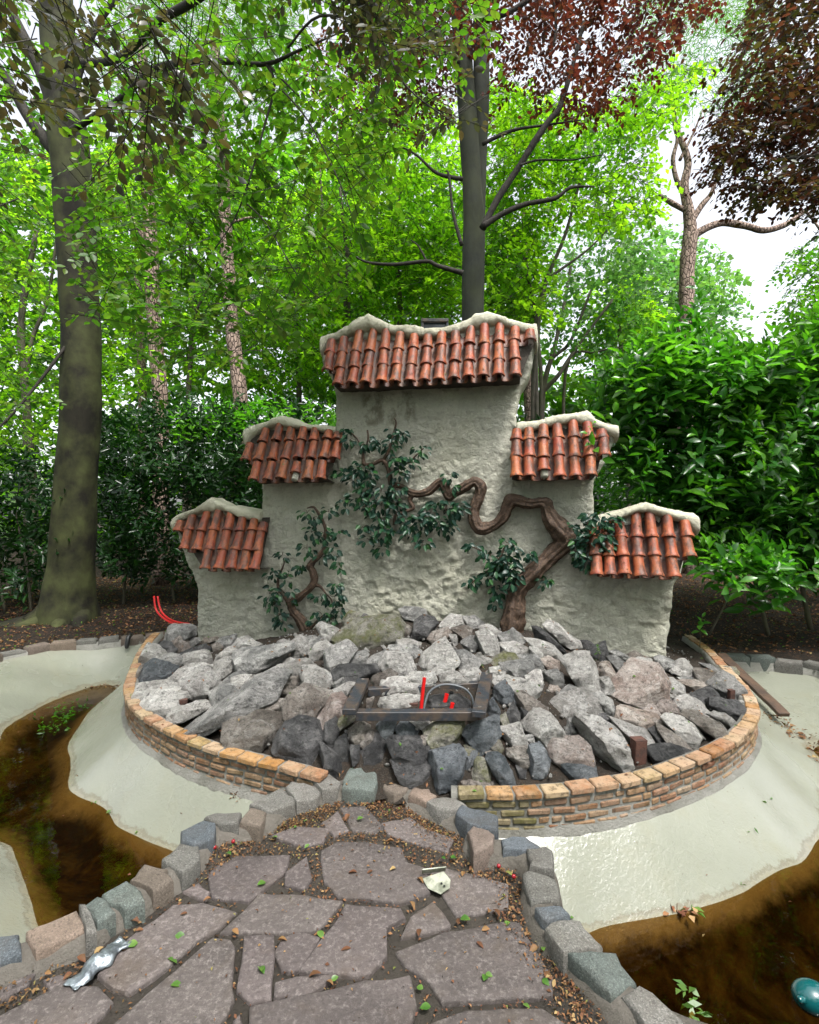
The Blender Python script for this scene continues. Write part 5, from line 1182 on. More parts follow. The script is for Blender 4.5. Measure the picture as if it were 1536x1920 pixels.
def stake(u, v, w, h, label, z=None, yaw=.2):
    p = on_mound(u, v, 5.3); o = empty('rusty_stake', p, label, 'stake', 'rusty steel stakes among the rocks')
    bm = bmesh.new(); box(bm, (0, 0, 0), (w, w*.75, h), rot=(0.03, .04, yaw), bev=.003); child('post', from_bm('post', bm, sharp=35), o, Matrix.Translation(p+Vector((0, 0, h*.42))), [M['rust']])
    bm = bmesh.new(); box(bm, (0, 0, 0), (w*1.04, w*.79, .006), rot=(0.03, .04, yaw)); child('top_plate', from_bm('top_plate', bm), o, Matrix.Translation(p+Vector((0, 0, h*.42+h/2+.002))), [M['rust']])
stake(1197, 1428, .075, .14, 'rusty square steel stake standing by the front bricks right of the frame')
stake(1371, 1312, .045, .08, 'small rusty stake in front of a grey boulder at the right end')
stake(344, 1327, .05, .06, 'small reddish stub between pale boulders at the left front')

# plank, floating ball, litter on the path
pk = bmesh.new(); a, b = pz(1352, 1226, .17), pz(1471, 1342, -.10); t = (b-a).normalized(); n = Vector((-t.y, t.x, 0)).normalized(); zz = t.cross(n)
box(pk, (0, 0, 0), ((b-a).length, .095, .035), bev=.004); bmesh.ops.subdivide_edges(pk, edges=[e for e in pk.edges if e.calc_length() > .3], cuts=12)
for v_ in pk.verts: v_.co.z += .006*math.sin(v_.co.x*4); v_.co.y += .002*math.sin(v_.co.x*23)
tag(child('plank', from_bm('plank', pk, sharp=35), None, basis(t, n, zz, (a+b)/2), [M['plank']]), 'long wet brown plank leaning from the right kerb down into the basin', 'plank')
bp = pz(1523, 1870, WATER_Z+.03); fb = empty('float_ball', bp, 'glossy dark green ball float in the brown water at the lower right', 'float')
bm = bmesh.new(); bmesh.ops.create_uvsphere(bm, u_segments=32, v_segments=20, radius=.064); child('float', from_bm('float', bm, True), fb, basis(Vector((1, 0, 0)), Vector((0, 1, 0)), Vector((0, 0, 1)), bp) @ Matrix.Diagonal((1.1, .95, .85, 1)), [M['ball']])
V, Fc, caps = tube_arrays([bp+Vector((-.055, -.03, .02)), bp+Vector((-.075, -.035, .025)), bp+Vector((-.082, -.036, .026))], [.012, .012, .008], segs=10, sub=2); child('nozzle', mesh('nozzle', V, Fc.tolist()+[c[:3] for c in caps.tolist()], smooth=True), fb, None, [M['ball']])

c = pz(186, 1800, PZ+.02); L = .19; nx, ny = 26, 14; V = []
for i in range(nx):
    for j in range(ny):
        s_, t_ = i/(nx-1)-.5, j/(ny-1)-.5
        wd = .065*(1+.12*math.cos(s_*9)); arch = .028*(1-(2*t_)**2)*(.5+.5*math.cos(s_*5))
        V.append((t_*wd+.006*math.sin(s_*17), s_*L, arch+.004))
V = np.array(V); V += np.stack([fbm(V, 30, 3, 1), fbm(V, 30, 3, 2), np.abs(fbm(V, 38, 3, 3))], 1)*np.array([.005, .004, .012])
th = R(-24); rot = Matrix.Rotation(th, 4, 'Z')
o = child('crumpled_metal', mesh('crumpled_metal', V, grid_faces(nx, ny).tolist(), smooth=True), None, Matrix.Translation(c-Vector((0, 0, .018))) @ rot, [M['zinc']]); tag(o, 'crumpled silvery metal strip lying on the flagstones at the lower left', 'scrap')
sm = o.modifiers.new('thick', 'SOLIDIFY'); sm.thickness = .002
plc = pz(822, 1655, PZ+.012); pr = empty('bent_metal_plate', plc, 'small bent grey metal plate with two holes on the flagstone path', 'plate')
V = []; Fq = []
outl = [(-.06, .03), (.03, .045), (.05, .0), (.04, -.035), (.0, -.055), (-.045, -.02)]
bm = bmesh.new(); vs = [bm.verts.new((x, y, .0)) for x, y in outl]; f = bm.faces.new(vs); r_ = bmesh.ops.extrude_face_region(bm, geom=[f]); bmesh.ops.translate(bm, vec=(0, 0, .003), verts=[e for e in r_['geom'] if isinstance(e, bmesh.types.BMVert)])
child('plate', from_bm('plate', bm), pr, Matrix.Translation(plc) @ Euler((.15, -.1, .1)).to_matrix().to_4x4(), [M['plate']])
bm = bmesh.new(); box(bm, (-.015, .055, .012), (.1, .004, .03), rot=(.5, 0, .16)); child('bent_edge', from_bm('bent_edge', bm), pr, Matrix.Translation(plc), [M['plate']])
for hx, hy in ((.012, -.012), (.022, -.026)):
    bm = bmesh.new(); bmesh.ops.create_circle(bm, cap_ends=True, segments=12, radius=.0045); child('hole', from_bm('hole', bm), pr, Matrix.Translation(plc+Vector((hx, hy, .0062))) @ Euler((.15, -.1, .1)).to_matrix().to_4x4(), [M['dkplastic']])
# red cables and the spout by the left kerb
cb = [[pz(288, 1128, .42)+Vector((0, 0, .0)), py(292, 1140, 6.5), py(300, 1153, 6.45), py(316, 1165, 6.35), py(333, 1171, 6.3), py(352, 1173, 6.25)], [py(296, 1118, 6.55), py(300, 1140, 6.5), py(308, 1153, 6.45), py(322, 1163, 6.38), py(340, 1168, 6.33), py(356, 1170, 6.3)]]
cb[0][0] = py(289, 1118, 6.55)
for k, c_ in enumerate(cb):
    tag(tube('red_cable', c_, [.013]*6, M['red'], segs=8), ('lower red cable curving down to the rocks at the left wall end', 'upper red cable curving behind the left wall end')[k], 'cable', 'red cables by the left wall end')
sp = pz(241, 1200, .08); spo = empty('spout', sp, 'small black spout poking through the back kerb at the left', 'spout')
V, Fc, caps = tube_arrays([sp+Vector((0, .06, .05)), sp+Vector((0, .0, .03)), sp+Vector((0, -.03, -.05)), sp+Vector((0, -.035, -.09))], [.022, .027, .027, .018], segs=12, sub=3); child('nozzle', mesh('nozzle', V, Fc.tolist()+[c[:3] for c in caps.tolist()], smooth=True), spo, None, [M['dkplastic']])

# where fallen bits come to rest on rocks, bricks, kerbs and tiles (straight down onto the real surfaces)
bpy.context.view_layer.update(); dg_ = bpy.context.evaluated_depsgraph_get(); rest = []
for k in range(1500):
    x, y = (rng.uniform(-2.9, 3.1), rng.uniform(2.4, 5.9)) if k % 3 else (rng.uniform(-2.6, 2.6), rng.uniform(4.6, 6.2))
    ok, loc, nor, fi, ob, mt = SC.ray_cast(dg_, Vector((x, y, 6.0)), Vector((0, 0, -1)))
    if ok and ob.name.split('.')[0] in ('boulder', 'coping_brick', 'soil', 'kerb_stone', 'roof_tile', 'channel_tile', 'plaster_coping', 'side_bar', 'cross_bar') and nor.z > .35: rest.append((tuple(loc), tuple(nor)))

# ================================================================== LEAVES
SH = {  # leaf outline: (along, across, lift); two strips either side of the midrib
 'oval': ([(0, 0, 0), (.3, .42, .0), (.68, .40, .0), (1, 0, -.06), (.68, -.40, .0), (.3, -.42, .0)], [(0, 3, 2, 1), (0, 5, 4, 3)]),
 'lance': ([(0, 0, 0), (.35, .5, .05), (.7, .38, .03), (1, 0, -.12), (.7, -.38, .03), (.35, -.5, .05)], [(0, 3, 2, 1), (0, 5, 4, 3)]),
 'quad': ([(0, 0, 0), (.5, .5, .04), (1, 0, -.05), (.5, -.5, .04)], [(0, 3, 2, 1)]),
}
def leaf_cloud(name, mat, P, D, NN, L, W, shape, parent=None, kind=None, fold=.18):
    P, D, NN = map(np.asarray, (P, D, NN)); D = D/(np.linalg.norm(D, axis=1, keepdims=True)+1e-9)
    S = np.cross(NN, D); S /= (np.linalg.norm(S, axis=1, keepdims=True)+1e-9); U = np.cross(D, S)
    pts, fc = SH[shape]; n = len(P); V = np.empty((n, len(pts), 3))
    for k, (a, b, c) in enumerate(pts):
        V[:, k] = P+D*(a*L)[:, None]+S*(b*W)[:, None]+U*((abs(b)*fold*W)+(c*L))[:, None]
    k = len(pts); Fc = (np.arange(n)[:, None, None]*k+np.array(fc)[None]).reshape(-1, 4)
    me = fastmesh(name, V.reshape(-1, 3), Fc, False); me.materials.append(mat)
    return child(name, me, parent, None, None, kind)
def single_leaf_mesh(name, shape, mat, fold=.18, L=1, W=.55):
    pts = {'oval': [(0, 0), (.18, .3), (.42, .47), (.7, .36), (.88, .17)], 'lance': [(0, 0), (.2, .26), (.45, .5), (.72, .36), (.9, .14)]}[shape]
    V = []; 
    for i, (a, b) in enumerate(pts):
        c = -.35*(a-.3)**2
        V += [(a*L, b*W, c+fold*b*W*2*.5), (a*L, 0, c), (a*L, -b*W, c+fold*b*W*2*.5)]
    V.append((L, 0, -.35*.49)); Fq = []
    for i in range(len(pts)-1):
        o = i*3; Fq += [(o, o+1, o+4, o+3), (o+1, o+2, o+5, o+4)]
    o = (len(pts)-1)*3; Fq += [(o, o+1, 15), (o+1, o+2, 15)]
    me = mesh(name, V, Fq, smooth=True); me.materials.append(mat); return me
def leaf_objects(name, me_list, P, D, NN, L, parent):
    for p, d, n, l in zip(P, D, NN, L):
        d = Vector(d).normalized(); n = Vector(n); s = n.cross(d).normalized(); u = d.cross(s)
        child(name, rnd.choice(me_list), parent, basis(d, s, u, Vector(p)) @ Matrix.Scale(float(l), 4))

def region(polys, Ys, n, clump=0.0, cfreq=.8, seed=0):
    """random points in a block of space whose outline is given as polygon of view directions, at distances Ys"""
    out = []; tot = 0; poly = np.array(polys, float); lo_, hi_ = poly.min(0), poly.max(0); y0, y1 = Ys
    while tot < n:
        m = max(2000, n); q = rng.uniform(lo_, hi_, (m, 2)); q = q[inside(polys, q)]
        Y = (rng.uniform(y0**3, y1**3, len(q)))**(1/3); P = np.column_stack([(q[:, 0]-768)/F*Y, Y, CAMZ-(q[:, 1]-960)/F*Y])
        if clump: P = P[fbm(P, cfreq, 3, seed) > rng.uniform(-.9, .4, len(P))*1.0+clump-.25]
        P = P[P[:, 2] > .12]
        out.append(P); tot += len(P)
        if len(out) > 60: break
    return np.concatenate(out)[:n]
def sprays(O, nl, slen, LL, ar, droop=.25, flat=.6, style='alt', spread=.9):
    """O: spray origins; returns leaf arrays. flat: how horizontal the spray planes lie"""
    m = len(O); az = rng.uniform(0, 2*math.pi, m); A = np.stack([np.cos(az), np.sin(az), rng.uniform(-.55, .25, m)-droop*.5], 1); A /= np.linalg.norm(A, axis=1, keepdims=True)
    up = np.stack([rng.normal(0, 1-flat, m), rng.normal(0, 1-flat, m), np.ones(m)], 1); S = np.cross(up, A); S /= np.linalg.norm(S, axis=1, keepdims=True); U = np.cross(A, S)
    P, D, NN, L = [], [], [], []
    for k in range(nl):
        t = (k+.6)/nl; sgn = 1 if k % 2 else -1; sl = slen*rng.uniform(.8, 1.2, m)
        c = O+A*(t*sl)[:, None]-np.array([0, 0, 1])*(droop*slen*t*t)
        if style == 'alt':
            d = A*rng.uniform(.35, .8, m)[:, None]+S*(sgn*rng.uniform(.5, 1.0, m)*spread)[:, None]-np.array([0, 0, 1])*rng.uniform(0, .45, m)[:, None]
        else:
            ph = k*2.4+rng.uniform(-.4, .4, m); d = A*rng.uniform(.5, .9, m)[:, None]+(S*np.cos(ph)[:, None]+U*np.sin(ph)[:, None])*.8-np.array([0, 0, 1])*rng.uniform(0, .3, m)[:, None]
        nn = U+rng.normal(0, .35, (m, 3)); P.append(c); D.append(d); NN.append(nn); L.append(LL*rng.uniform(.65, 1.15, m))
    P, D, NN, L = map(np.concatenate, (P, D, NN, L)); return P, D, NN, L, L*ar
def whorls(O, nl, LL, ar, up=.75):
    """laurel shoot tips: leaves fan out round a rising shoot"""
    m = len(O); A = np.stack([rng.normal(0, .5, m), rng.normal(-.15, .5, m), np.full(m, up)], 1); A /= np.linalg.norm(A, axis=1, keepdims=True)
    R1 = np.cross(A, np.array([.3, .9, .1])); R1 /= np.linalg.norm(R1, axis=1, keepdims=True); R2 = np.cross(A, R1)
    P, D, NN, L = [], [], [], []
    for k in range(nl):
        ph = k*2.4+rng.uniform(-.3, .3, m); t = k/nl; rad = R1*np.cos(ph)[:, None]+R2*np.sin(ph)[:, None]
        el = (.15+.9*t)+rng.uniform(-.2, .2, m); d = rad*np.cos(el)[:, None]+A*np.sin(el)[:, None]-np.array([0, 0, 1])*(.35*(1-t))
        P.append(O+A*(t*.22*LL/.12)); D.append(d); NN.append(A-rad*.3+rng.normal(0, .2, (m, 3))); L.append(LL*rng.uniform(.6, 1.15, m)*(1-.3*t))
    P, D, NN, L = map(np.concatenate, (P, D, NN, L)); return P, D, NN, L, L*ar*rng.uniform(.85, 1.15, len(L))
def limbs_to(parent, root, targets, r0, mat, name='branch', bend=.25, group_sub=True):
    """branches from points of the trunk out to the middle of the foliage"""
    items = []
    for t in targets:
        a = Vector(root) if not callable(root) else root(t); b = Vector(t); d = b-a
        mid1 = a+d*.35+Vector((rnd.uniform(-bend, bend), rnd.uniform(-bend, bend), rnd.uniform(0, bend)))*d.length*.4
        mid2 = a+d*.7+Vector((rnd.uniform(-bend, bend), rnd.uniform(-bend, bend), rnd.uniform(-bend*.3, bend)))*d.length*.3
        items.append(([a, mid1, mid2, b], [r0, r0*.7, r0*.45, r0*.15]))
    for it in items: tube(name, it[0], it[1], mat, parent, segs=7, sub=4)

# ---------------------------------------------------------------- artificial bonsai trees on the wall
def wn_(u, v, n): s, z = wuv(u, v, n); return wp(s, z, n)
bon_me = [single_leaf_mesh('leaf', 'lance', M['lf_bonsai'], fold=f) for f in (.2, .35, .5)]
def bonsai(label, stems, clusters, n_leaf, base):
    root = empty('bonsai_tree', base, label, 'tree', 'sculpted bonsai trees in front of the wall')
    for i, (pts, rad, nn) in enumerate(stems):
        n_ = [nn]*len(pts) if not isinstance(nn, list) else nn
        P = [wn_(u, v, q) for (u, v), q in zip(pts, n_)]; rad = [r*.9 for r in rad]
        tube('trunk' if i == 0 else 'branch', P, [r*.0056 for r in rad], M['cwood'], root, segs=40 if i == 0 else 14, sub=10, rough=.3, nfreq=8, ridges=7, ramp=.12, seed=i)
    P, D, NN, L = [], [], [], []; twigs = []
    for (u, v, ru, rv) in clusters:
        k = max(12, int(n_leaf*ru*rv*1.5)); 
        c0 = wn_(u, v, .17)
        for j in range(2): 
            e = wn_(u+rnd.uniform(-ru, ru)*.8, v+rnd.uniform(-rv, rv)*.7, .17); twigs.append(([c0, (c0+e)/2+Vector((0, 0, .015)), e], [.0035, .003, .0015]))
        for j in range(k):
            a = rng.uniform(0, 6.28); r = rng.uniform(0, 1)**.6; n = rng.uniform(.10, .25)
            p = wn_(u+ru*r*math.cos(a), v+rv*r*math.sin(a), n)
            d = WS*math.cos(a)*.7+Vector((0, 0, -math.sin(a)*.35-.55))+WS*rng.normal(0, .45)+WN*rng.normal(.15, .3)
            P.append(tuple(p)); D.append(tuple(d)); NN.append(tuple(WN*1.0+Vector((0, 0, .8))+Vector(rng.normal(0, .35, 3)))); L.append(rng.uniform(.055, .092))
    P, D, NN, L = map(np.array, (P, D, NN, L)); o = rng.permutation(len(P)); a, b = o[:290], o[290:]
    leaf_objects('leaf', bon_me, P[a], D[a], NN[a], L[a], root)
    if len(b): leaf_cloud('foliage', M['lf_bonsai'], P[b], D[b], NN[b], L[b], L[b]*.55, 'lance', root, 'stuff', .35)
    tubes('twig', twigs, M['cwood'], root, 'stuff', segs=5, sub=2)
def sc_cl(x0, y0, s, cl): return [(x0+a/s, y0+b/s, c/s, d/s) for a, b, c, d in cl]
C4 = (480, 760, 3.657); C3c = (860, 740, 3.2)
cr4 = lambda p: crop(*C4, p)
cr3 = lambda p: crop(*C3c, p)
def oncr(u, v, Y): return py(u, v, Y)
big_cl = sc_cl(*C4, [(620, 180, 30, 24), (640, 240, 45, 34), (730, 270, 50, 34), (790, 240, 50, 40), (850, 250, 45, 34), (940, 190, 50, 44), (1000, 200, 30, 30), (930, 280, 50, 54), (940, 370, 50, 54), (1000, 380, 44, 30), (1060, 390, 44, 50), (1130, 310, 50, 42),
  (980, 470, 70, 44), (580, 450, 50, 24), (660, 450, 60, 44), (660, 500, 60, 44), (730, 430, 70, 54), (780, 500, 54, 54), (600, 680, 44, 36), (680, 640, 54, 50), (750, 590, 54, 54), (860, 590, 80, 54), (960, 580, 70, 44), (760, 700, 64, 54), (860, 680, 74, 54), (960, 680, 74, 54),
  (840, 780, 64, 54), (880, 860, 74, 64), (770, 920, 54, 44), (860, 970, 44, 60), (1030, 800, 74, 54), (1050, 880, 54, 44), (1120, 800, 84, 74), (1150, 940, 44, 44), (1200, 740, 54, 64), (1260, 820, 64, 74), (1330, 720, 64, 64), (1400, 700, 54, 54), (1330, 850, 44, 40), (1250, 670, 54, 24), (1330, 480, 54, 30), (1330, 550, 54, 44), (740, 840, 44, 24)]) + \
 sc_cl(*C3c, [(90, 910, 40, 26), (170, 960, 50, 36), (290, 890, 36, 36), (320, 930, 50, 44), (290, 990, 74, 44), (430, 960, 34, 24), (250, 1020, 84, 54), (300, 1060, 84, 54), (180, 1090, 64, 44), (330, 1100, 54, 54), (230, 1170, 44, 54), (220, 1230, 24, 34), (80, 1120, 44, 34), (520, 1120, 44, 34),
  (660, 800, 44, 44), (720, 800, 54, 54), (790, 740, 54, 34), (850, 740, 54, 44), (870, 830, 54, 54), (800, 880, 74, 54), (740, 880, 54, 54), (720, 960, 44, 54), (760, 1010, 44, 44), (850, 950, 54, 34), (900, 900, 34, 54), (930, 760, 44, 44)])
bonsai('large twisted bonsai tree with a zigzag brown trunk sprawling over the tower wall', [
  (cr3([(330, 1440), (330, 1340), (342, 1240), (365, 1160), (430, 1090), (540, 985), (625, 915), (652, 880), (625, 830), (565, 760), (535, 700), (510, 648), (430, 652), (330, 632), (300, 660), (270, 725), (210, 785), (125, 805), (95, 755), (92, 690), (125, 610), (130, 565), (100, 525), (40, 550), (-20, 590), (-60, 610)])+cr4([(1270, 525), (1180, 595), (1080, 600), (1000, 558), (925, 540)]),
   [21, 19, 17, 17, 18, 16, 16, 18, 18, 16, 14, 13, 10, 11, 11, 10, 10, 11, 10, 9, 9, 11, 10, 9, 9, 8, 8, 7, 7, 5, 5], .13),
  (cr4([(925, 545), (912, 450), (870, 378), (805, 400), (742, 400), (732, 310), (700, 240), (655, 190)]), [6, 4, 4, 4, 3.5, 3, 2, 1.5], .13),
  (cr4([(1080, 600), (1055, 650), (1078, 705), (1010, 735), (960, 750), (945, 820)]), [6, 5, 5, 4, 3, 2], .13), (cr4([(870, 378), (905, 320), (930, 240), (960, 130), (950, 90)]), [4, 3, 2.5, 1.5, .8], .13),
  (cr4([(765, 170), (770, 230), (750, 300)]), [1.5, 2, 2], .13), (cr4([(1350, 590), (1320, 640), (1300, 720)]), [4, 3, 1.5], .13), (cr4([(905, 460), (1000, 420), (1080, 360), (1170, 275)]), [3, 2, 1.5, .8], .13),
  (cr3([(660, 880), (740, 890), (770, 840), (775, 740)]), [8, 6, 4, 2], .13), (cr3([(740, 890), (820, 880), (900, 860)]), [5, 3, 1.5], .13), (cr3([(350, 1110), (290, 1060), (250, 990), (285, 900)]), [8, 5, 3, 1.5], .13), (cr3([(250, 1040), (150, 1070), (60, 1150)]), [3, 2, 1], .13), (cr3([(300, 1010), (200, 970), (80, 910)]), [3, 2, 1], .13)],
  big_cl, .060, wn_(963, 1185, .13))
bonsai('small forked bonsai tree with glossy leaves left of the tower among the rocks', [
  (cr4([(350, 1580), (335, 1520), (305, 1470), (255, 1410), (245, 1360), (300, 1310), (375, 1250), (400, 1200), (388, 1140), (375, 1100), (420, 1045), (465, 990), (470, 930), (478, 850), (445, 770), (400, 700), (350, 705)]), [12, 11, 9, 8, 8, 7, 8, 7, 7, 7, 6, 5, 4, 3, 3, 2, 1], .12),
  (cr4([(240, 1380), (200, 1310), (155, 1250), (155, 1180), (185, 1110), (200, 1060)]), [7, 5, 4, 3, 2, 1], .12), (cr4([(395, 1235), (440, 1240), (480, 1290), (520, 1340), (530, 1430)]), [4, 3, 2, 1.5, 1], .12), (cr4([(250, 1440), (190, 1430), (150, 1440)]), [3, 2, 1], .12), (cr4([(350, 1560), (400, 1500), (460, 1440)]), [4, 3, 1], .12)],
  sc_cl(*C4, [(350, 740, 50, 34), (500, 730, 54, 34), (390, 780, 40, 24), (380, 870, 60, 54), (470, 880, 54, 54), (580, 870, 54, 34), (350, 980, 54, 54), (530, 1000, 54, 54), (570, 1090, 24, 54), (310, 1110, 34, 24), (180, 1030, 34, 34), (120, 1150, 44, 54), (220, 1180, 44, 54), (90, 1290, 54, 64), (150, 1290, 34, 44), (250, 1300, 24, 44),
   (120, 1370, 24, 34), (170, 1430, 54, 44), (180, 1490, 44, 34), (560, 1240, 44, 34), (440, 1310, 64, 34), (520, 1310, 64, 44), (590, 1320, 24, 34), (570, 1410, 34, 54), (450, 1430, 54, 34), (400, 1500, 44, 34), (520, 1470, 44, 44), (460, 1040, 40, 30)]), .052, wn_(572, 1190, .12))

# ================================================================== TREES
def trunk(parent, path, radii, mat, **kw): return tube('trunk', path, radii, mat, parent, **kw)
# --- left beech, close to the pond
YB = 7.3
def yb(u, v): return py(u, v, YB)
lb = empty('beech_tree', py(128, 1150, YB), 'thick smooth-barked beech with a flared root base at the left, hanging leafy boughs', 'tree', 'trees around the wall')
bt = [(128, 1175), (129, 1120), (134, 1060), (140, 960), (146, 860), (152, 740), (151, 600), (146, 500), (140, 400), (133, 300), (122, 200), (112, 100), (105, 0), (100, -120), (95, -300)]
rr_ = [56, 45, 39, 36, 35, 34, 32.5, 32, 33, 34, 33, 29, 27, 24, 20]
trunk(lb, [yb(u, v) for u, v in bt], [r*YB/F for r in rr_], M['beech'], segs=40, sub=7, rough=.05, nfreq=1.5, ridges=5, ramp=.018)
for a, r in ((( (112, 1125), (85, 1150), (55, 1172), (20, 1185)), (24, 19, 11, 5)), (((140, 1130), (165, 1150), (178, 1168), (190, 1185)), (24, 18, 12, 5)), (((128, 1140), (110, 1160), (88, 1180), (60, 1190)), (24, 18, 12, 6)), (((135, 1130), (140, 1160), (142, 1180), (150, 1195)), (26, 22, 14, 6)), (((120, 1130), (100, 1145), (75, 1158), (30, 1165)), (22, 16, 9, 4))):
    k = 0; P = []
    for q, (u, v) in enumerate(a): P.append(py(u, min(v, 1168), YB-.12*q) if q < 1 else Vector((py(u, v, YB).x, YB-.17*q, .16-.05*q)))
    tube('root', P, [x*YB/F for x in r], M['beech'], lb, segs=14, sub=5, rough=.12, nfreq=4)
for pts, rd in (([(118, 240), (85, 150), (55, 90), (25, 30), (-20, -60)], [18, 12, 10, 9, 7]), ([(120, 300), (60, 230), (20, 160), (-30, 90)], [15, 10, 8, 7]), ([(128, 180), (175, 60), (230, -20), (300, -120)], [12, 6, 5, 4])):
    tube('branch', [yb(u, v) for u, v in pts], [r*YB/F for r in rd], M['beechdark'], lb, segs=14, sub=5, rough=.08)
for pts, Y, rd in (([(125, 250), (220, 190), (285, 132), (345, 118), (430, 116), (500, 120), (560, 95), (640, 60)], (6.8, 6, 5.2, 4.8, 4.6, 4.5, 4.4, 4.3), [9, 8, 6, 5.5, 5, 4, 2.5, 1]), ([(500, 120), (515, 160), (495, 240), (470, 330), (440, 410), (400, 470)], (4.5,)*6, [3.2, 2.6, 2, 1.6, 1.2, .6]),
      ([(560, 180), (530, 150), (505, 122)], (4.4, 4.45, 4.5), [1.2, 2, 2.6]), ([(120, 120), (220, 110), (290, 45), (350, 10), (420, -30), (520, -90)], (7, 6, 5, 4.6, 4.3, 4.1), [12, 9, 8, 7, 6, 4]), ([(455, 375), (500, 420), (560, 520), (600, 560)], (4.5, 4.4, 4.3, 4.3), [1.3, 1.2, .9, .5]),
      ([(530, 170), (580, 230), (640, 350), (680, 470)], (4.4, 4.3, 4.2, 4.2), [1.8, 1.5, 1.1, .5]), ([(145, 620), (70, 720), (0, 800), (-60, 840)], (7.2, 6.8, 6.5, 6.3), [5, 4, 3, 2]), ([(540, 90), (600, 30), (700, 60), (760, 160), (850, 230)], (4.1, 3.9, 3.6, 3.4, 3.3), [2, 2, 1.6, 1.2, .6])):
    tube('branch', [py(u, v, y) for (u, v), y in zip(pts, Y)], [max(r, .6)*4.6/F for r in rd], M['beechdark'], lb, segs=9, sub=5, rough=.1)
def twig_mesh(O, E, r, tree):
    n = len(O); A = E-O; A /= np.linalg.norm(A, axis=1, keepdims=True); S = np.cross(A, [.2, .3, 1]); S /= np.linalg.norm(S, axis=1, keepdims=True); U = np.cross(A, S); V = np.empty((n, 6, 3))
    for k in range(3):
        a = k*2.094; d = S*math.cos(a)+U*math.sin(a); V[:, k] = O-A*.25+d*r; V[:, 3+k] = E+d*r*.4
    Fc = (np.arange(n)[:, None, None]*6+np.array([(0, 1, 4, 3), (1, 2, 5, 4), (2, 0, 3, 5)])[None]).reshape(-1, 4)
    me = fastmesh('twigs', V.reshape(-1, 3), Fc); me.materials.append(M['beechdark']); child('twigs', me, tree, None, None, 'stuff')
def foliage(tree, name, mat, poly, Ys, n, clump, seed, nl=9, slen=.45, LL=.075, ar=.62, shape='oval', kind='stuff', droop=.25, flat=.6, parts=0, cfreq=.8, style='alt', pmesh=None):
    O = region(poly, Ys, n, clump, cfreq, seed); P, D, NN, L, W = sprays(O, nl, slen, LL, ar, droop, flat, style); m_ = len(O); twig_mesh(P[:m_], P[-m_:], .0035 if Ys[0] < 9 else .006, tree)
    if parts:
        vis = (P[:, 2] < CAMZ+P[:, 1]) & (abs(P[:, 0]) < P[:, 1]*.8); near = np.where(vis)[0]; o = near[np.argsort(P[near, 1])][:parts]; m = np.zeros(len(P), bool); m[o] = True
        leaf_objects('leaf', pmesh, P[m], D[m], NN[m], L[m], tree); P, D, NN, L, W = P[~m], D[~m], NN[~m], L[~m], W[~m]
    return leaf_cloud(name, mat, P, D, NN, L, W, shape, tree, kind)
be_me = [single_leaf_mesh('leaf', 'oval', M['lf_purple'], fold=f, W=.62) for f in (.15, .3)]
foliage(lb, 'crown', M['lf_beech'], [(170, -250), (900, -250), (900, 60), (830, 150), (760, 230), (720, 330), (650, 420), (640, 540), (560, 640), (400, 690), (260, 720), (180, 600), (150, 300)], (3.7, 5.6), 900, .4, 201, nl=10, slen=.36, LL=.086, parts=0, cfreq=1.3)
foliage(lb, 'crown_left', M['lf_beech'], [(-300, -200), (60, -200), (60, 300), (80, 500), (90, 760), (0, 860), (-300, 860)], (5.6, 8.0), 620, .3, 202, nl=10, slen=.38, LL=.085, cfreq=1.3)
foliage(lb, 'near_bough', M['lf_purple'], [(-250, -80), (60, -120), (40, 200), (60, 330), (60, 420), (-250, 400), (-250, -80), (200, 20), (420, 60), (330, 240), (240, 300), (170, 130)], (2.1, 3.4), 165, .12, 203, nl=9, slen=.3, LL=.062, parts=290, pmesh=be_me, cfreq=1.5)
foliage(lb, 'outer_bough', M['lf_purple'], [(560, -150), (760, -60), (820, 60), (870, 200), (850, 240), (760, 150), (680, 60), (560, 0)], (3.0, 3.7), 90, .05, 204, nl=9, slen=.28, LL=.062)
# --- twin-stemmed beech behind the tower
YC = 7.6
cb_ = empty('beech_tree', py(888, 1130, YC), 'slim grey-green twin-stemmed copper beech rising right behind the tower', 'tree', 'trees around the wall')
def yc(u, v, Y=YC): return py(u, v, Y)
trunk(cb_, [yc(888, 1140), yc(888, 1000), yc(887, 800), yc(887, 650), yc(887, 520), yc(889, 430), yc(885, 340), yc(879, 250), yc(872, 150), yc(865, 60), yc(858, -30), yc(850, -150), yc(842, -330)], [r*YC/F for r in (34, 26, 23, 21.5, 21, 21, 18, 17.5, 16.5, 16.5, 16, 14, 12)], M['greybark'], segs=28, sub=6, rough=.035, nfreq=2)
trunk(cb_, [yc(896, 450), yc(898, 380, 7.7), yc(899, 300, 7.8), yc(902, 200, 7.85), yc(903, 100, 7.9), yc(904, 0, 7.9), yc(906, -120, 7.9), yc(910, -300, 7.9)], [r*YC/F for r in (12, 13, 14, 15.5, 16, 16, 14, 12)], M['greybark'], segs=24, sub=6, rough=.035, nfreq=2)
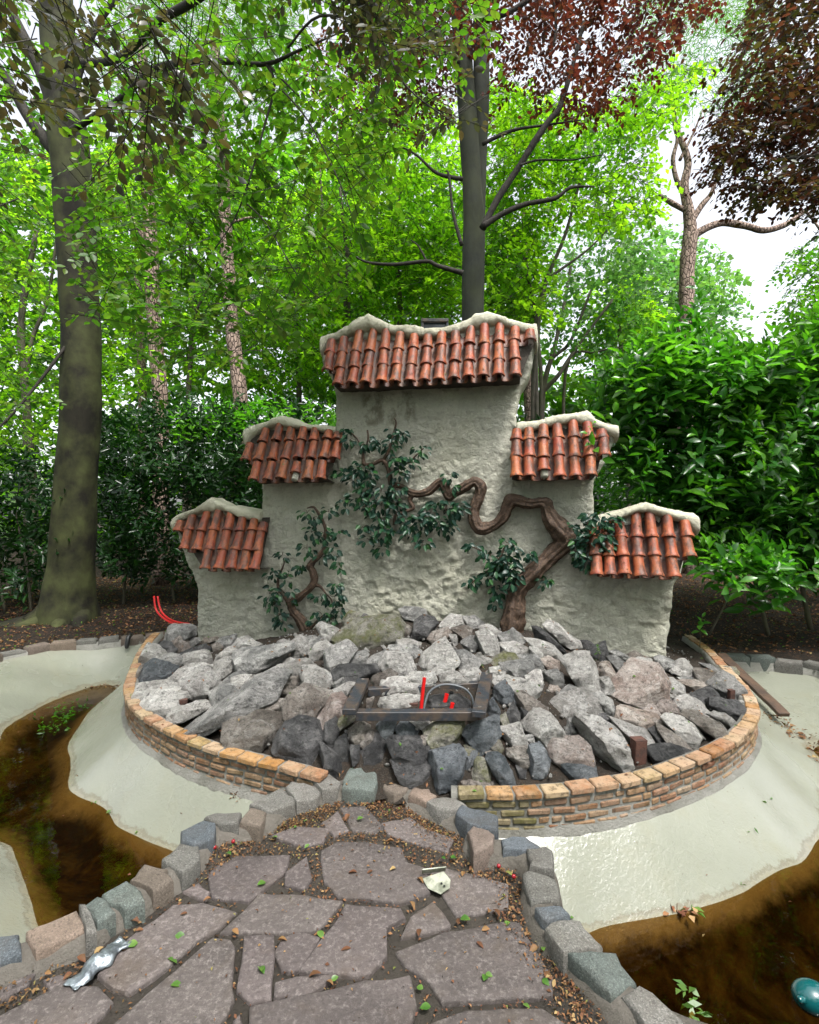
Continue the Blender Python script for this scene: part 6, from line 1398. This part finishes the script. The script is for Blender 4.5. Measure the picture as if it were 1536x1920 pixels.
for pts, Y, rd in (([(905, 428), (935, 370), (975, 310), (1005, 262), (1030, 225), (1050, 200), (1075, 120), (1095, 40)], 7.0, [7, 6.5, 6, 6, 5, 5, 4, 3]), ([(905, 425), (940, 402), (985, 383), (1040, 372), (1070, 352), (1115, 350)], 6.9, [6, 5, 4.5, 4, 3, 1.5]),
      ([(868, 512), (820, 498), (800, 490), (740, 496), (690, 492), (665, 480)], 7.0, [5, 4, 3.5, 3, 2.5, 1]), ([(868, 336), (820, 325), (780, 290), (740, 270)], 7.2, [4, 3, 2, 1]), ([(866, 460), (850, 400), (842, 330), (835, 320)], 7.1, [4, 3, 2.5, 1]),
      ([(905, 270), (960, 245), (1020, 235), (1090, 225)], 7.1, [4, 3, 2, 1]), ([(975, 310), (1010, 300), (1070, 300), (1130, 290)], 6.9, [2.5, 2, 1.5, .8]), ([(1040, 0), (1042, 60), (1030, 110)], 6.6, [3, 3, 1.5]), ([(900, 40), (960, 20), (1040, -40), (1120, -120)], 7.3, [6, 5, 4, 3]), ([(860, 120), (800, 60), (740, -20)], 7.3, [5, 4, 3]), ([(800, 490), (785, 462), (770, 450)], 7.0, [2.4, 1.6, .8])):
    tube('branch', [py(u, v, Y) for u, v in pts], [r*Y/F for r in rd], M['beechdark'], cb_, segs=9, sub=5, rough=.1)
foliage(cb_, 'crown', M['lf_copper'], [(720, -300), (1330, -300), (1330, 20), (1230, 90), (1180, 150), (1130, 200), (1060, 230), (1020, 170), (930, 190), (900, 80), (800, 130), (720, 120), (690, 0)], (6.0, 9.0), 1300, .3, 211, nl=10, slen=.42, LL=.088, cfreq=.9)
foliage(cb_, 'low_sprays', M['lf_copper'], [(600, 60), (880, 60), (880, 160), (740, 260), (560, 150)], (7.8, 9.5), 220, .25, 212, nl=9, slen=.4, LL=.08, cfreq=.9)
# --- copper beech standing outside the frame on the right, boughs reaching in
rb = empty('beech_tree', (7.6, 5.6, 0), 'copper beech at the right edge, dark red-green boughs hanging into the top right', 'tree', 'trees around the wall')
trunk(rb, [Vector((7.6, 5.6, -.1)), Vector((7.55, 5.6, 2)), Vector((7.5, 5.7, 4)), Vector((7.4, 5.7, 7)), Vector((7.3, 5.8, 10))], [.36, .27, .24, .2, .12], M['beech'], segs=24, sub=6, rough=.05)
for pts, Y in (([(1900, 200), (1700, 170), (1536, 195), (1470, 210), (1430, 190)], 5.4), ([(1900, 60), (1700, 0), (1560, 20), (1480, 30)], 5.6), ([(1850, 300), (1650, 260), (1540, 290), (1450, 300)], 5.5)):
    tube('branch', [py(u, v, Y) for u, v in pts], [.07, .045, .03, .02, .01], M['beechdark'], rb, segs=8, sub=5)
foliage(rb, 'crown', M['lf_coppergreen'], [(1430, -250), (1900, -300), (1900, 420), (1536, 400), (1460, 370), (1380, 350), (1335, 310), (1345, 200), (1360, 120), (1420, 20)], (4.8, 7.2), 1700, .2, 213, nl=10, slen=.36, LL=.078, cfreq=1.1)
foliage(rb, 'low_bough', M['lf_copper'], [(1340, 200), (1536, 100), (1560, 370), (1440, 380), (1330, 330)], (6.2, 7.0), 300, .2, 214, nl=9, slen=.34, LL=.075, cfreq=1.1)
# --- pines
def pine(label, pts, rpx, Y, limbs, cr=None, seed=0):
    t = empty('pine_tree', py(pts[0][0], 1060, Y)*1.0, label, 'tree', 'tall pine trees'); t.location.z = .1
    P = [Vector((py(pts[0][0], pts[0][1], Y).x, Y, 0.05))]+[py(u, v, Y) for u, v in pts]
    trunk(t, P, [rpx[0]*Y/F*1.15]+[r*Y/F for r in rpx], M['pine'], segs=22, sub=6, rough=.08, nfreq=4, seed=seed)
    for lp, lr in limbs: tube('branch', [py(u, v, Y) for u, v in lp], [r*Y/F for r in lr], M['pine'], t, segs=10, sub=6, rough=.15, nfreq=3)
    if cr:
        O = region(cr[0], (Y-1.2, Y+1.6), cr[1], .1, .6, seed+300); n = 22; m = len(O); P, D, L = [], [], []
        for k in range(n):
            d = rng.normal(0, 1, (m, 3)); P.append(O+rng.normal(0, .16, (m, 3))); D.append(d); L.append(np.full(m, .18))
        P, D, L = map(np.concatenate, (P, D, L)); leaf_cloud('crown', M['lf_mid'], P, D, rng.normal(0, 1, P.shape), L, L*.1, 'quad', t, 'stuff')
    return t
pine('tall pine with a pinkish trunk and one long limb curving right, right of the wall', [(1283, 700), (1286, 600), (1289, 500), (1294, 445), (1292, 400), (1283, 350), (1290, 300), (1268, 240), (1262, 190)], [14, 13.5, 13, 12.5, 10, 8, 6, 5, 3], 12,
     [([(1297, 447), (1320, 430), (1355, 418), (1400, 424), (1435, 432), (1475, 420), (1510, 395), (1545, 370)], [8, 7, 6, 6, 5.5, 5, 4, 3]), ([(1296, 415), (1316, 385), (1335, 360), (1350, 310)], [7, 5.5, 4, 2]), ([(1292, 398), (1262, 382), (1235, 365)], [5, 4.5, 3]), ([(1289, 370), (1270, 340), (1262, 300), (1270, 260), (1264, 222)], [5, 4, 4, 3, 2]), ([(1510, 395), (1530, 420), (1550, 450)], [2.5, 2, 1.5]), ([(1275, 300), (1300, 250), (1320, 200)], [3, 2, 1])],
     ([(1180, -60), (1420, -80), (1500, 120), (1380, 230), (1180, 180)], 420), 1)
pine('pine with a plated grey-pink trunk behind the hedge, nearer the wall', [(452, 800), (446, 700), (436, 620), (428, 500), (422, 400), (418, 300), (410, 200), (404, 100), (398, -60)], [13, 13, 12.5, 11.5, 11, 11, 10, 9, 8], 11,
     [([(432, 560), (470, 590), (520, 600)], [3, 2.5, 1.5]), ([(424, 420), (470, 408), (505, 405)], [3, 2.5, 1.5]), ([(405, 180), (440, 110), (455, 60)], [5, 4, 3])], ([(300, -100), (560, -140), (560, 260), (330, 240)], 400), 2)
pine('pine trunk with a dead side branch between the beech and the second pine', [(302, 830), (300, 740), (292, 640), (286, 560), (283, 480), (281, 400), (276, 300), (270, 180), (266, 40)], [14, 13.5, 13, 12.5, 13, 11, 10, 9, 8], 10.5,
     [([(278, 458), (255, 420), (235, 380), (196, 300)], [5, 4, 3.5, 2]), ([(281, 390), (275, 350), (268, 320)], [5, 4, 3])], ([(180, -100), (380, -140), (420, 200), (200, 240)], 260), 3)
pine('thin reddish crooked pine just right of the twin beech', [(992, 800), (988, 700), (990, 600), (984, 520), (988, 450), (980, 380), (972, 320), (963, 265)], [8, 7.5, 6.5, 6, 6, 5.5, 5, 4], 13, [([(985, 500), (1000, 460), (1010, 430)], [3, 2, 1])], None, 4)
pine('far thin pine trunk at the left behind the hedge', [(268, 800), (266, 700), (262, 600), (258, 520)], [8, 7.5, 7, 6], 14, [], None, 5)

# --- slim many-stemmed trees behind the wall
def slim(label, stems, Y, crown, seed, mat='lf_bright', LL=.125, n=1000, clump=.1, cmat=None, depth=(-1.2, 1.5), nl=9, slen=.5, grp='slim deciduous trees behind the wall'):
    t = empty('deciduous_tree', (0, Y, .1), label, 'tree', grp); x = py(stems[0][0][0][0], 960, Y).x; t.location = (x, Y, .1)
    for pts, rd in stems:
        P = [py(u, v, Y+rnd.uniform(-.2, .2)) for u, v in pts]
        if pts[0][1] > 560: P = [Vector((P[0].x, Y, .05))]+P; rd = [rd[0]*1.2]+list(rd)
        tube('trunk' if pts is stems[0][0] else 'branch', P, [r*Y/F for r in rd], M['stem'], t, segs=9, sub=5, rough=.1)
    for k, (poly, nn) in enumerate(crown):
        foliage(t, 'crown', M[mat], poly, (Y+depth[0], Y+depth[1]), int(nn*n), clump, seed+k, nl=nl, slen=slen, LL=LL, cfreq=.6, flat=.35, shape='quad', ar=.75)
    return t
slim('slender many-stemmed tree with bright leaves left of the twin beech', [([(640, 700), (650, 560), (660, 430), (690, 330), (705, 230)], [5, 5, 4.5, 3.5, 2]), ([(655, 700), (652, 500), (640, 380), (632, 250)], [4, 3.5, 3, 2]), ([(650, 560), (610, 430), (600, 300)], [3, 2.5, 1.5]), ([(745, 720), (750, 560), (740, 420), (770, 300)], [5, 4.5, 3, 2]), ([(700, 700), (690, 590), (640, 470)], [3.5, 3, 2])], 11.5,
     [([(600, 130), (870, 180), (880, 440), (840, 560), (700, 520), (600, 420)], .8), ([(540, 380), (860, 420), (860, 640), (620, 700), (540, 600)], 1.3)], 221)
slim('bright leafy tree right of the twin beech, spreading over the tower top', [([(1000, 760), (1005, 640), (1020, 540), (1060, 440), (1090, 330)], [5, 4.5, 4, 3, 2]), ([(1005, 640), (990, 520), (960, 430)], [3.5, 3, 2]), ([(1030, 520), (1100, 470), (1150, 420)], [3, 2, 1])], 10.5,
     [([(905, 130), (1100, 210), (1240, 130), (1330, 120), (1240, 240), (1220, 330), (1240, 400), (1150, 420), (1060, 400), (1000, 440), (905, 420)], 1.0), ([(905, 420), (1010, 440), (1030, 600), (950, 640), (905, 600)], .45)], 231)
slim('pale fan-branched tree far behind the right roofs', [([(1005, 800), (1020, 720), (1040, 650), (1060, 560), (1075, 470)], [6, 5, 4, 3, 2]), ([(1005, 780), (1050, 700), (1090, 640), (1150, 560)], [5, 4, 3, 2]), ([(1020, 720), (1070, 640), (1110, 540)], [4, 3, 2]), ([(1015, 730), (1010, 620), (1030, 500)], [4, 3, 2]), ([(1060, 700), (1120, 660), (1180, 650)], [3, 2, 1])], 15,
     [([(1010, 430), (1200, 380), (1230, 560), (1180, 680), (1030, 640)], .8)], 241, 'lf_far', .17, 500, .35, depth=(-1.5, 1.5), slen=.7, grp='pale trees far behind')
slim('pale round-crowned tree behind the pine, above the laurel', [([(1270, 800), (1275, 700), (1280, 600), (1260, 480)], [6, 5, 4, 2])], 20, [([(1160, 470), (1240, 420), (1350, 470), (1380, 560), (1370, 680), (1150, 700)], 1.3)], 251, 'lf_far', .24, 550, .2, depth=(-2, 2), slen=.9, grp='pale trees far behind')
slim('yellow-green pale tree between the right roof and the pine', [([(1180, 850), (1170, 720), (1160, 600)], [6, 5, 3])], 17, [([(1080, 560), (1190, 500), (1250, 600), (1260, 720), (1080, 740)], .9)], 261, 'lf_bright', .2, 500, .2, depth=(-1.5, 1.5), slen=.8, grp='pale trees far behind')
slim('green tree crown at the far right edge above the laurel', [([(1640, 900), (1620, 700), (1580, 560)], [9, 7, 4])], 13, [([(1460, 500), (1540, 440), (1800, 350), (1800, 760), (1480, 640)], 1.3)], 271, 'lf_mid', .14, 700, .1, depth=(-1.5, 1.5), slen=.6, grp='pale trees far behind')
slim('bright leafy tree standing left beyond the hedge', [([(60, 900), (50, 760), (40, 600), (70, 430)], [8, 7, 6, 4]), ([(50, 700), (90, 560), (110, 420)], [4, 3, 2])], 11, [([(-300, 300), (300, 250), (300, 720), (100, 880), (-300, 900)], 1.2)], 281, 'lf_bright', .12, 1000, .08, depth=(-1.5, 2))
slim('yellow-green tree between the two left pines', [([(350, 850), (355, 700), (365, 560), (350, 420)], [6, 5, 4, 2]), ([(356, 650), (400, 520), (430, 400)], [3, 2, 1])], 12.5, [([(180, 250), (620, 330), (640, 720), (200, 720)], 1.0)], 291, 'lf_bright', .13, 1000, .12, depth=(-1.5, 2))
slim('dark green tree behind the middle left roof', [([(560, 850), (560, 700), (550, 560), (570, 430)], [6, 5, 4, 3])], 14.5, [([(430, 300), (900, 420), (900, 760), (430, 800)], 1.5)], 301, 'lf_mid', .15, 1000, .02, depth=(-1.5, 2.5), slen=.6)
# far wood that closes the view, reads as one mass
O = np.concatenate([region([(-900, 330), (500, 250), (900, 330), (1000, 560), (1030, 1010), (-900, 1010)], (17, 26), 5200, .0, .3, 401), region([(1000, 700), (1400, 690), (2200, 500), (2200, 1010), (1000, 1010)], (17, 26), 2500, .0, .3, 402), region([(-900, 60), (760, 80), (880, 330), (500, 420), (-900, 420)], (18, 26), 450, .3, .3, 403)])
P, D, NN, L, W = sprays(O, 10, 1.1, .42, .7, .2, .2); leaf_cloud('distant_wood', M['lf_mid'], P, D, NN, L, W, 'quad', None, 'stuff')

# ================================================================== LAUREL HEDGES
la_me = [single_leaf_mesh('leaf', 'lance', M['lf_laurel'], fold=f, W=.46) for f in (.12, .25, .4)]
la_me2 = [single_leaf_mesh('leaf', 'lance', M['lf_laurelnew'], fold=f, W=.48) for f in (.12, .3)]
def laurel(label, loc, groups_, seed, LL=.13, parts=0, stems=(), mat='lf_laurel', grp='laurel bushes', newtop=()):
    t = empty('laurel_bush', loc, label, 'bush', grp); allp = []
    for k, (poly, Ys, n) in enumerate(groups_):
        O = region(poly, Ys, n, .12, 1.4, seed+k); allp.append(whorls(O, 9, LL, .40))
    P, D, NN, L, W = [np.concatenate(x) for x in zip(*allp)]
    if parts:
        px = 768+F*P[:, 0]/P[:, 1]; vis = np.where((px > 1040) & (px < 1536))[0]; o = vis[np.argsort(P[vis, 1])][:parts]; m = np.zeros(len(P), bool); m[o] = True
        leaf_objects('leaf', la_me, P[m], D[m], NN[m], L[m], t); P, D, NN, L, W = P[~m], D[~m], NN[~m], L[~m], W[~m]
    leaf_cloud('foliage', M[mat], P, D, NN, L, W, 'lance', t, 'stuff')
    for k, (poly, Ys, n) in enumerate(newtop):
        P, D, NN, L, W = whorls(region(poly, Ys, n, .0, 1.4, seed+50+k), 9, LL*.95, .42, 1.3); leaf_cloud('young_shoots', M['lf_laurelnew'], P, D, NN, L, W, 'lance', t, 'stuff')
    for pts, Y, r in stems: tube('stem', [py(u, v, Y) for u, v in pts], [r, r*.7, r*.4, r*.2][:len(pts)], M['stem'], t, segs=7, sub=4)
    return t
laurel('big glossy laurel bush overhanging the right end of the wall', (3.3, 5.9, .1), [
   ([(1110, 740), (1200, 690), (1330, 690), (1700, 640), (1750, 1010), (1480, 1000), (1350, 950), (1250, 960), (1180, 900), (1130, 880)], (5.1, 6.6), 1250),
   ([(1280, 940), (1750, 930), (1750, 1120), (1480, 1100), (1330, 1060), (1290, 1010)], (5.3, 6.6), 420),
   ([(1330, 1060), (1480, 1050), (1500, 1120), (1420, 1155), (1340, 1130)], (4.9, 5.4), 34), ([(1150, 600+130), (1170, 700), (1240, 660), (1290, 690), (1280, 760), (1150, 780)], (5.3, 5.8), 45)], 501, .185, 290,
   [([(1520, 1180), (1480, 1000), (1420, 860), (1380, 740)], 6.0, .03), ([(1440, 1190), (1400, 1040), (1330, 900), (1250, 800)], 5.9, .025), ([(1560, 1180), (1600, 960), (1620, 800), (1600, 660)], 6.0, .03), ([(1330, 1190), (1380, 1100), (1440, 1040)], 5.6, .012), ([(1400, 760), (1330, 700), (1300, 620), (1296, 570)], 5.5, .01)],
   newtop=[([(1160, 690), (1280, 620), (1340, 690), (1536, 640), (1700, 560), (1700, 740), (1400, 760), (1200, 770)], (5.0, 6.0), 190), ([(1285, 560), (1315, 560), (1320, 700), (1280, 700)], (5.4, 5.6), 14), ([(1480, 620), (1536, 600), (1600, 640), (1560, 700)], (5.0, 5.6), 14), ([(1310, 1060), (1440, 1050), (1480, 1110), (1350, 1120)], (4.9, 5.3), 14)])
laurel('laurel bush behind the lower right roof, dark inside', (4.3, 8.2, .1), [([(1120, 860), (1500, 850), (1900, 850), (1900, 1080), (1270, 1080), (1120, 960)], (7.2, 9.2), 700)], 521, .18, 0)
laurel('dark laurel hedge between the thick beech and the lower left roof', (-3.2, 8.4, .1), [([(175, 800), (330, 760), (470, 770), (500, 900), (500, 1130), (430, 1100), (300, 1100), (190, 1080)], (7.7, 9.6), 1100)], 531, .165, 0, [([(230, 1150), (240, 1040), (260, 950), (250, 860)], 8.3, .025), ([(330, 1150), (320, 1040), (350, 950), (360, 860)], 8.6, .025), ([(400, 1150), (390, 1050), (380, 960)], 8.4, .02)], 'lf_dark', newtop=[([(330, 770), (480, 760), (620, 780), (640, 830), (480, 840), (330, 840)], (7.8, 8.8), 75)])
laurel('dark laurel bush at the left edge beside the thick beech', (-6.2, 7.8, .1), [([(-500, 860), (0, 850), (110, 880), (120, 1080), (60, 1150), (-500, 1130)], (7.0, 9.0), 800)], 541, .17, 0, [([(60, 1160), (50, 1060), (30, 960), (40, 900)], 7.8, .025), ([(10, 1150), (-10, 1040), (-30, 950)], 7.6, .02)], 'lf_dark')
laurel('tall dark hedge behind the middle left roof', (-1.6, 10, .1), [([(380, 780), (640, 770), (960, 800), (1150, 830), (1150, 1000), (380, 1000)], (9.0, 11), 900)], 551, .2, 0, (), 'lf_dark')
# low sapling at the right and weeds
def sprig(loc, label, n, LL, grp, mat='lf_laurelnew', name='small_plant'):
    t = empty(name, loc, label, 'plant', grp); me = single_leaf_mesh('leaf', 'lance', M[mat], .25, W=.5)
    P, D, NN, L, W = whorls(np.array([tuple(Vector(loc)+Vector((0, 0, LL*1.2)))]), n, LL, .45, 1.6); leaf_objects('leaf', [me], P, D, NN, L, t)
    tube('stem', [Vector(loc)-Vector((0, 0, .02)), Vector(loc)+Vector((.01, 0, LL*.7)), Vector(loc)+Vector((0, 0, LL*1.5))], [.004, .003, .002], M['stem'], t, segs=5, sub=2)
sprig(py(1312, 1208, 5.2), 'pale laurel sapling on the bare soil right of the wall end', 8, .11, None)
sprig(on_mound(1122, 1252)+Vector((0, 0, .08)), 'tuft of bright green weed growing between boulders at the right', 16, .035, None, 'lf_fresh')
sprig(on_mound(955, 1060, 5.0)*1.0 if False else wn_(1103, 830, .33), 'fresh laurel shoot poking over the middle right roof tiles', 7, .07, None)

# ================================================================== LITTER
dl = [single_leaf_mesh('fallen_leaf', 'oval', M['lf_dead'], f, W=w) for f, w in ((.6, .6), (.3, .5), (.9, .55))]; gl_ = [single_leaf_mesh('fallen_leaf', 'oval', M['lf_fresh'], f, W=.75) for f in (.2, .4)]
fl_all = []
def fallen(u, v, L, me, label, grp, z=None, zz=None):
    p = pz(u, v, (PZ if zz is None else zz)+.006); 
    if zz == 'basin': pass
    o = bpy.data.objects.new('fallen_leaf', me); COL.objects.link(o); o.location = p; o.scale = (L,)*3; o.rotation_euler = (rnd.uniform(-.4, .4), rnd.uniform(-.5, .2), rnd.uniform(0, 6.28)); tag(o, label, 'leaf', grp)
    fl_all.append((o, u, v, label))
PR = lambda p: crop(840, 1420, 3.339, p)
for u, v in P_([(700, 290), (980, 240), (930, 430), (1440, 780), (1380, 890), (1260, 860), (1010, 740), (710, 980), (130, 910), (330, 940), (490, 1130), (580, 1150), (1060, 880), (1050, 620), (1280, 610), (740, 590), (820, 580), (940, 570)])+Q_([(180, 960), (750, 960), (770, 910), (250, 1190), (400, 1190), (430, 1100), (860, 820), (1040, 860), (1170, 780), (520, 1090)])+PR([(660, 1440), (600, 1340), (180, 1150), (480, 1110), (360, 710), (260, 950), (150, 680), (560, 1180)]):
    fallen(u, v, rnd.uniform(.025, .045), rnd.choice(dl), 'dry brown leaf', 'dead leaves on the flagstone path')
for u, v in P_([(490, 145), (430, 355), (465, 330), (330, 410), (470, 465), (740, 320), (915, 270), (1170, 515), (1250, 515), (270, 640), (540, 890), (240, 1075), (605, 1150), (1400, 1110), (1120, 1280), (1080, 1190), (1270, 830)])+Q_([(1020, 530), (765, 1025), (930, 1110), (945, 1260), (1440, 1160), (1250, 530), (480, 870), (970, 985)])+PR([(590, 1385), (470, 1540), (240, 1360), (390, 1030), (600, 1210), (40, 630)]):
    fallen(u, v, rnd.uniform(.022, .04), rnd.choice(gl_), 'green leaf', 'green leaf fragments on the path')
fz = {}
for o, u, v, lab in fl_all:
    row = 'at the round back end of the path' if v < 1600 else ('on the middle flagstones' if v < 1740 else 'on the front flagstones')
    sde = 'left side' if u < 470 else ('centre' if u < 800 else 'right side'); fz.setdefault((lab, row, sde), []).append((u, o))
for (lab, row, sde), ls in fz.items():
    ls.sort(key=lambda q: q[0])
    for k, (u, o) in enumerate(ls):
        o['label'] = '%s %s, %s%s' % (lab, row, sde, '' if len(ls) == 1 else ', '+ordw[k] if k < 8 else ', far right one')
for k, (u, v) in enumerate(Q_([(1292, 465), (1188, 498)])+PR([(318, 680), (412, 745)])):
    bm = bmesh.new(); bmesh.ops.create_uvsphere(bm, u_segments=12, v_segments=8, radius=.009); p = pz(u, v, PZ+.010)
    bl = empty('berry', p, ['red berry by the left kerb, the one farther from the stones', 'red berry close to the left kerb stones', 'red berry under the right kerb corner, upper one', 'red berry on the litter by the right kerb, lower one'][k], 'berry', 'red berries on the path')
    child('fruit', from_bm('fruit', bm, True), bl, Matrix.Translation(p), [M['berry']]); tube('stalk', [p+Vector((0, 0, .009)), p+Vector((.006, .002, .016)), p+Vector((.015, .004, .018))], [.0012, .001, .0008], M['stem'], bl, segs=5, sub=2)
# fine litter: crumbs of leaf, bud scales and twigs in the joints
def litter(name, pts, szr, mat, parent=None, lift=.004):
    n = len(pts); P = np.array(pts); D = np.column_stack([rng.normal(0, 1, n), rng.normal(0, 1, n), rng.normal(0, .35, n)]); NN = np.column_stack([rng.normal(0, .5, n), rng.normal(0, .5, n), np.ones(n)])
    L = rng.uniform(szr[0], szr[1], n); P[:, 2] += lift+L*.12; return leaf_cloud(name, mat, P, D, NN, L, L*rng.uniform(.25, .7, n), 'quad', parent, 'stuff', .5)
Q = rng.uniform([-2.2, 1.0], [1.4, 2.75], (110000, 2)); Q = Q[inside(path_poly, Q)]
infl = np.zeros(len(Q), bool)
for w in flag_w: infl |= inside(w, Q)
kd = np.min(np.linalg.norm(Q[:, None]-np.array([xy(p) for p in kl])[None], axis=2), axis=1)
dens = fbm(np.column_stack([Q, np.zeros(len(Q))]), 3.5, 3, 77)
back = np.clip((Q[:, 1]-2.05)/.45, 0, 1)
prob = np.where(infl, .012+.10*back*np.clip(dens+.2, 0, 1), .10+.45*np.clip(dens+.1, 0, 1)+.5*back)+np.where((kd > .05) & (kd < .17), .5*np.clip(dens+.55, 0, 1), 0)
Q = Q[(rng.uniform(0, 1, len(Q)) < prob*.75) & (kd > .055)]
inf2 = np.zeros(len(Q), bool)
for w in flag_w: inf2 |= inside(w, Q)
zz = PZ+np.where(inf2, .002, -.012)
pts = np.column_stack([Q, zz]); litter('leaf_litter', pts[::1], (.005, .018), M['lf_dead'])
crumb_m = M['forest']; A = pts[rng.uniform(0, 1, len(pts)) < .8]; A = A+np.column_stack([rng.normal(0, .012, (len(A), 2)), np.zeros(len(A))])
litter('dark_litter', A, (.003, .009), crumb_m)
tw = []
for _ in range(90):
    q = pts[rng.integers(len(pts))]; a = rng.uniform(0, 6.28); l = rng.uniform(.015, .06); p = Vector(q)+Vector((0, 0, .006)); e = p+Vector((math.cos(a)*l, math.sin(a)*l, rng.uniform(0, .008)))
    tw.append(([p, (p+e)/2+Vector((rng.normal(0, .004), rng.normal(0, .004), .002)), e], [.0012, .001, .0006]))
tubes('twigs', tw, M['beechdark'], None, 'stuff', segs=4, sub=1)
# leaf litter on the forest floor, on the basin and floating on the water
Q = rng.uniform([-8, 5.6], [8, 11.5], (26000, 2)); Q = Q[~inside(outline, Q)]; Z = gz(Q); litter('forest_litter', np.column_stack([Q, Z]), (.02, .055), M['lf_dead'], None, .006)
Q = rng.uniform([-8, 5.6], [8, 10], (1200, 2)); Q = Q[~inside(outline, Q)]; litter('ground_seedlings', np.column_stack([Q, gz(Q)+.03]), (.02, .05), M['lf_mid'], None, .01)
Q = rng.uniform([-5, .8], [5, 6.4], (420, 2)); Q = Q[inside(outline, Q) & ~inside(island, Q) & ~inside(path_poly, Q)]; Z = np.maximum(bz(Q), WATER_Z); litter('basin_litter', np.column_stack([Q, Z]), (.006, .022), M['lf_dead'])
def patch(uvs, n, spread, szr, mat, name):
    out = []
    for u, v in uvs:
        for _ in range(n):
            a = u+rng.normal(0, spread[0]); b = v+rng.normal(0, spread[1]); p = pz(a, b, WATER_Z); z = max(basin_z(p.x, p.y), WATER_Z); p = pz(a, b, z); z = max(basin_z(p.x, p.y), WATER_Z)
            if inside(island, np.array([[p.x, p.y]]))[0] or inside(path_poly, np.array([[p.x, p.y]]))[0]: continue
            out.append((p.x, p.y, z))
    litter(name, out, szr, mat)
patch([(130, 1335), (160, 1322), (110, 1350), (95, 1365)], 26, (16, 5), (.02, .06), M['lf_mid'], 'floating_leaves')
patch([(1500, 1375), (1480, 1360), (1530, 1400), (1550, 1420), (1450, 1342)], 34, (14, 6), (.015, .05), M['lf_dead'], 'debris_line')
patch([(1265, 1712), (1290, 1716)], 8, (10, 3), (.03, .06), M['lf_dead'], 'shore_leaves'); patch([(1300, 1710), (1296, 1885), (1285, 1860), (1300, 1905)], 7, (8, 6), (.03, .06), M['lf_fresh'], 'shore_green_leaves')
patch([(210, 1281), (190, 1287), (225, 1276)], 40, (16, 2.0), (.008, .03), M['lf_dead'], 'silt_debris')
patch([(445, 1475), (455, 1470)], 30, (8, 3), (.008, .025), M['lf_dead'], 'wall_foot_debris')
patch([(175, 1493), (205, 1527), (255, 1560), (350, 1495), (360, 1503), (105, 1282), (125, 1278), (1410, 1500), (1440, 1480), (1080, 1605), (1390, 1640)], 2, (3, 2), (.02, .045), M['lf_fresh'], 'basin_leaves')

# ---------------------------------------------------------------- unseen trees added behind and beside the camera to cut frontal sky light
for k, (x, y, h) in enumerate(((-6.5, -3.5, 9), (-2.5, -7.5, 10), (3.0, -7.0, 10), (7.0, -3.0, 9), (-8.5, 1.5, 9), (8.8, 1.2, 9))):
    t = empty('deciduous_tree', (x, y, .05), ['leafy tree behind the viewpoint on the left', 'tall tree far behind the path', 'tall tree behind the path on the right', 'leafy tree behind the viewpoint on the right', 'tree beside the pond outside the frame on the left', 'tree beside the pond outside the frame on the right'][k], 'tree', 'trees around the clearing')
    tube('trunk', [Vector((x, y, 0)), Vector((x+.1, y, 3)), Vector((x, y+.1, 6)), Vector((x, y, h))], [.25, .2, .15, .06], M['greybark'], t, segs=14, sub=5, rough=.06)
    n = 420; d = rng.normal(0, 1, (n, 3)); d /= np.linalg.norm(d, axis=1, keepdims=True); O = np.array([x, y, h*.55])+d*np.array([2.6, 2.6, h*.42])*(rng.uniform(.3, 1, (n, 1))**.4)
    P, D, NN, L, W = sprays(O, 9, .8, .3, .65, .2, .4); leaf_cloud('crown', M['lf_mid'], P, D, NN, L, W, 'quad', t, 'stuff')

RP = np.array([r[0] for r in rest]); RN = np.array([r[1] for r in rest]); n = len(RP); D = np.cross(RN, rng.normal(0, 1, (n, 3))); D /= np.linalg.norm(D, axis=1, keepdims=True); NN = RN+rng.normal(0, .3, (n, 3)); L = rng.uniform(.008, .03, n)
h1, h2 = np.arange(n) % 5 != 0, np.arange(n) % 5 == 0
leaf_cloud('leaf_crumbs', M['lf_dead'], RP[h1]+RN[h1]*.004, D[h1], NN[h1], L[h1], L[h1]*.45, 'quad', None, 'stuff', .4)
leaf_cloud('green_leaf_crumbs', M['lf_fresh'], RP[h2]+RN[h2]*.005, D[h2], NN[h2], L[h2], L[h2]*.6, 'quad', None, 'stuff', .3)
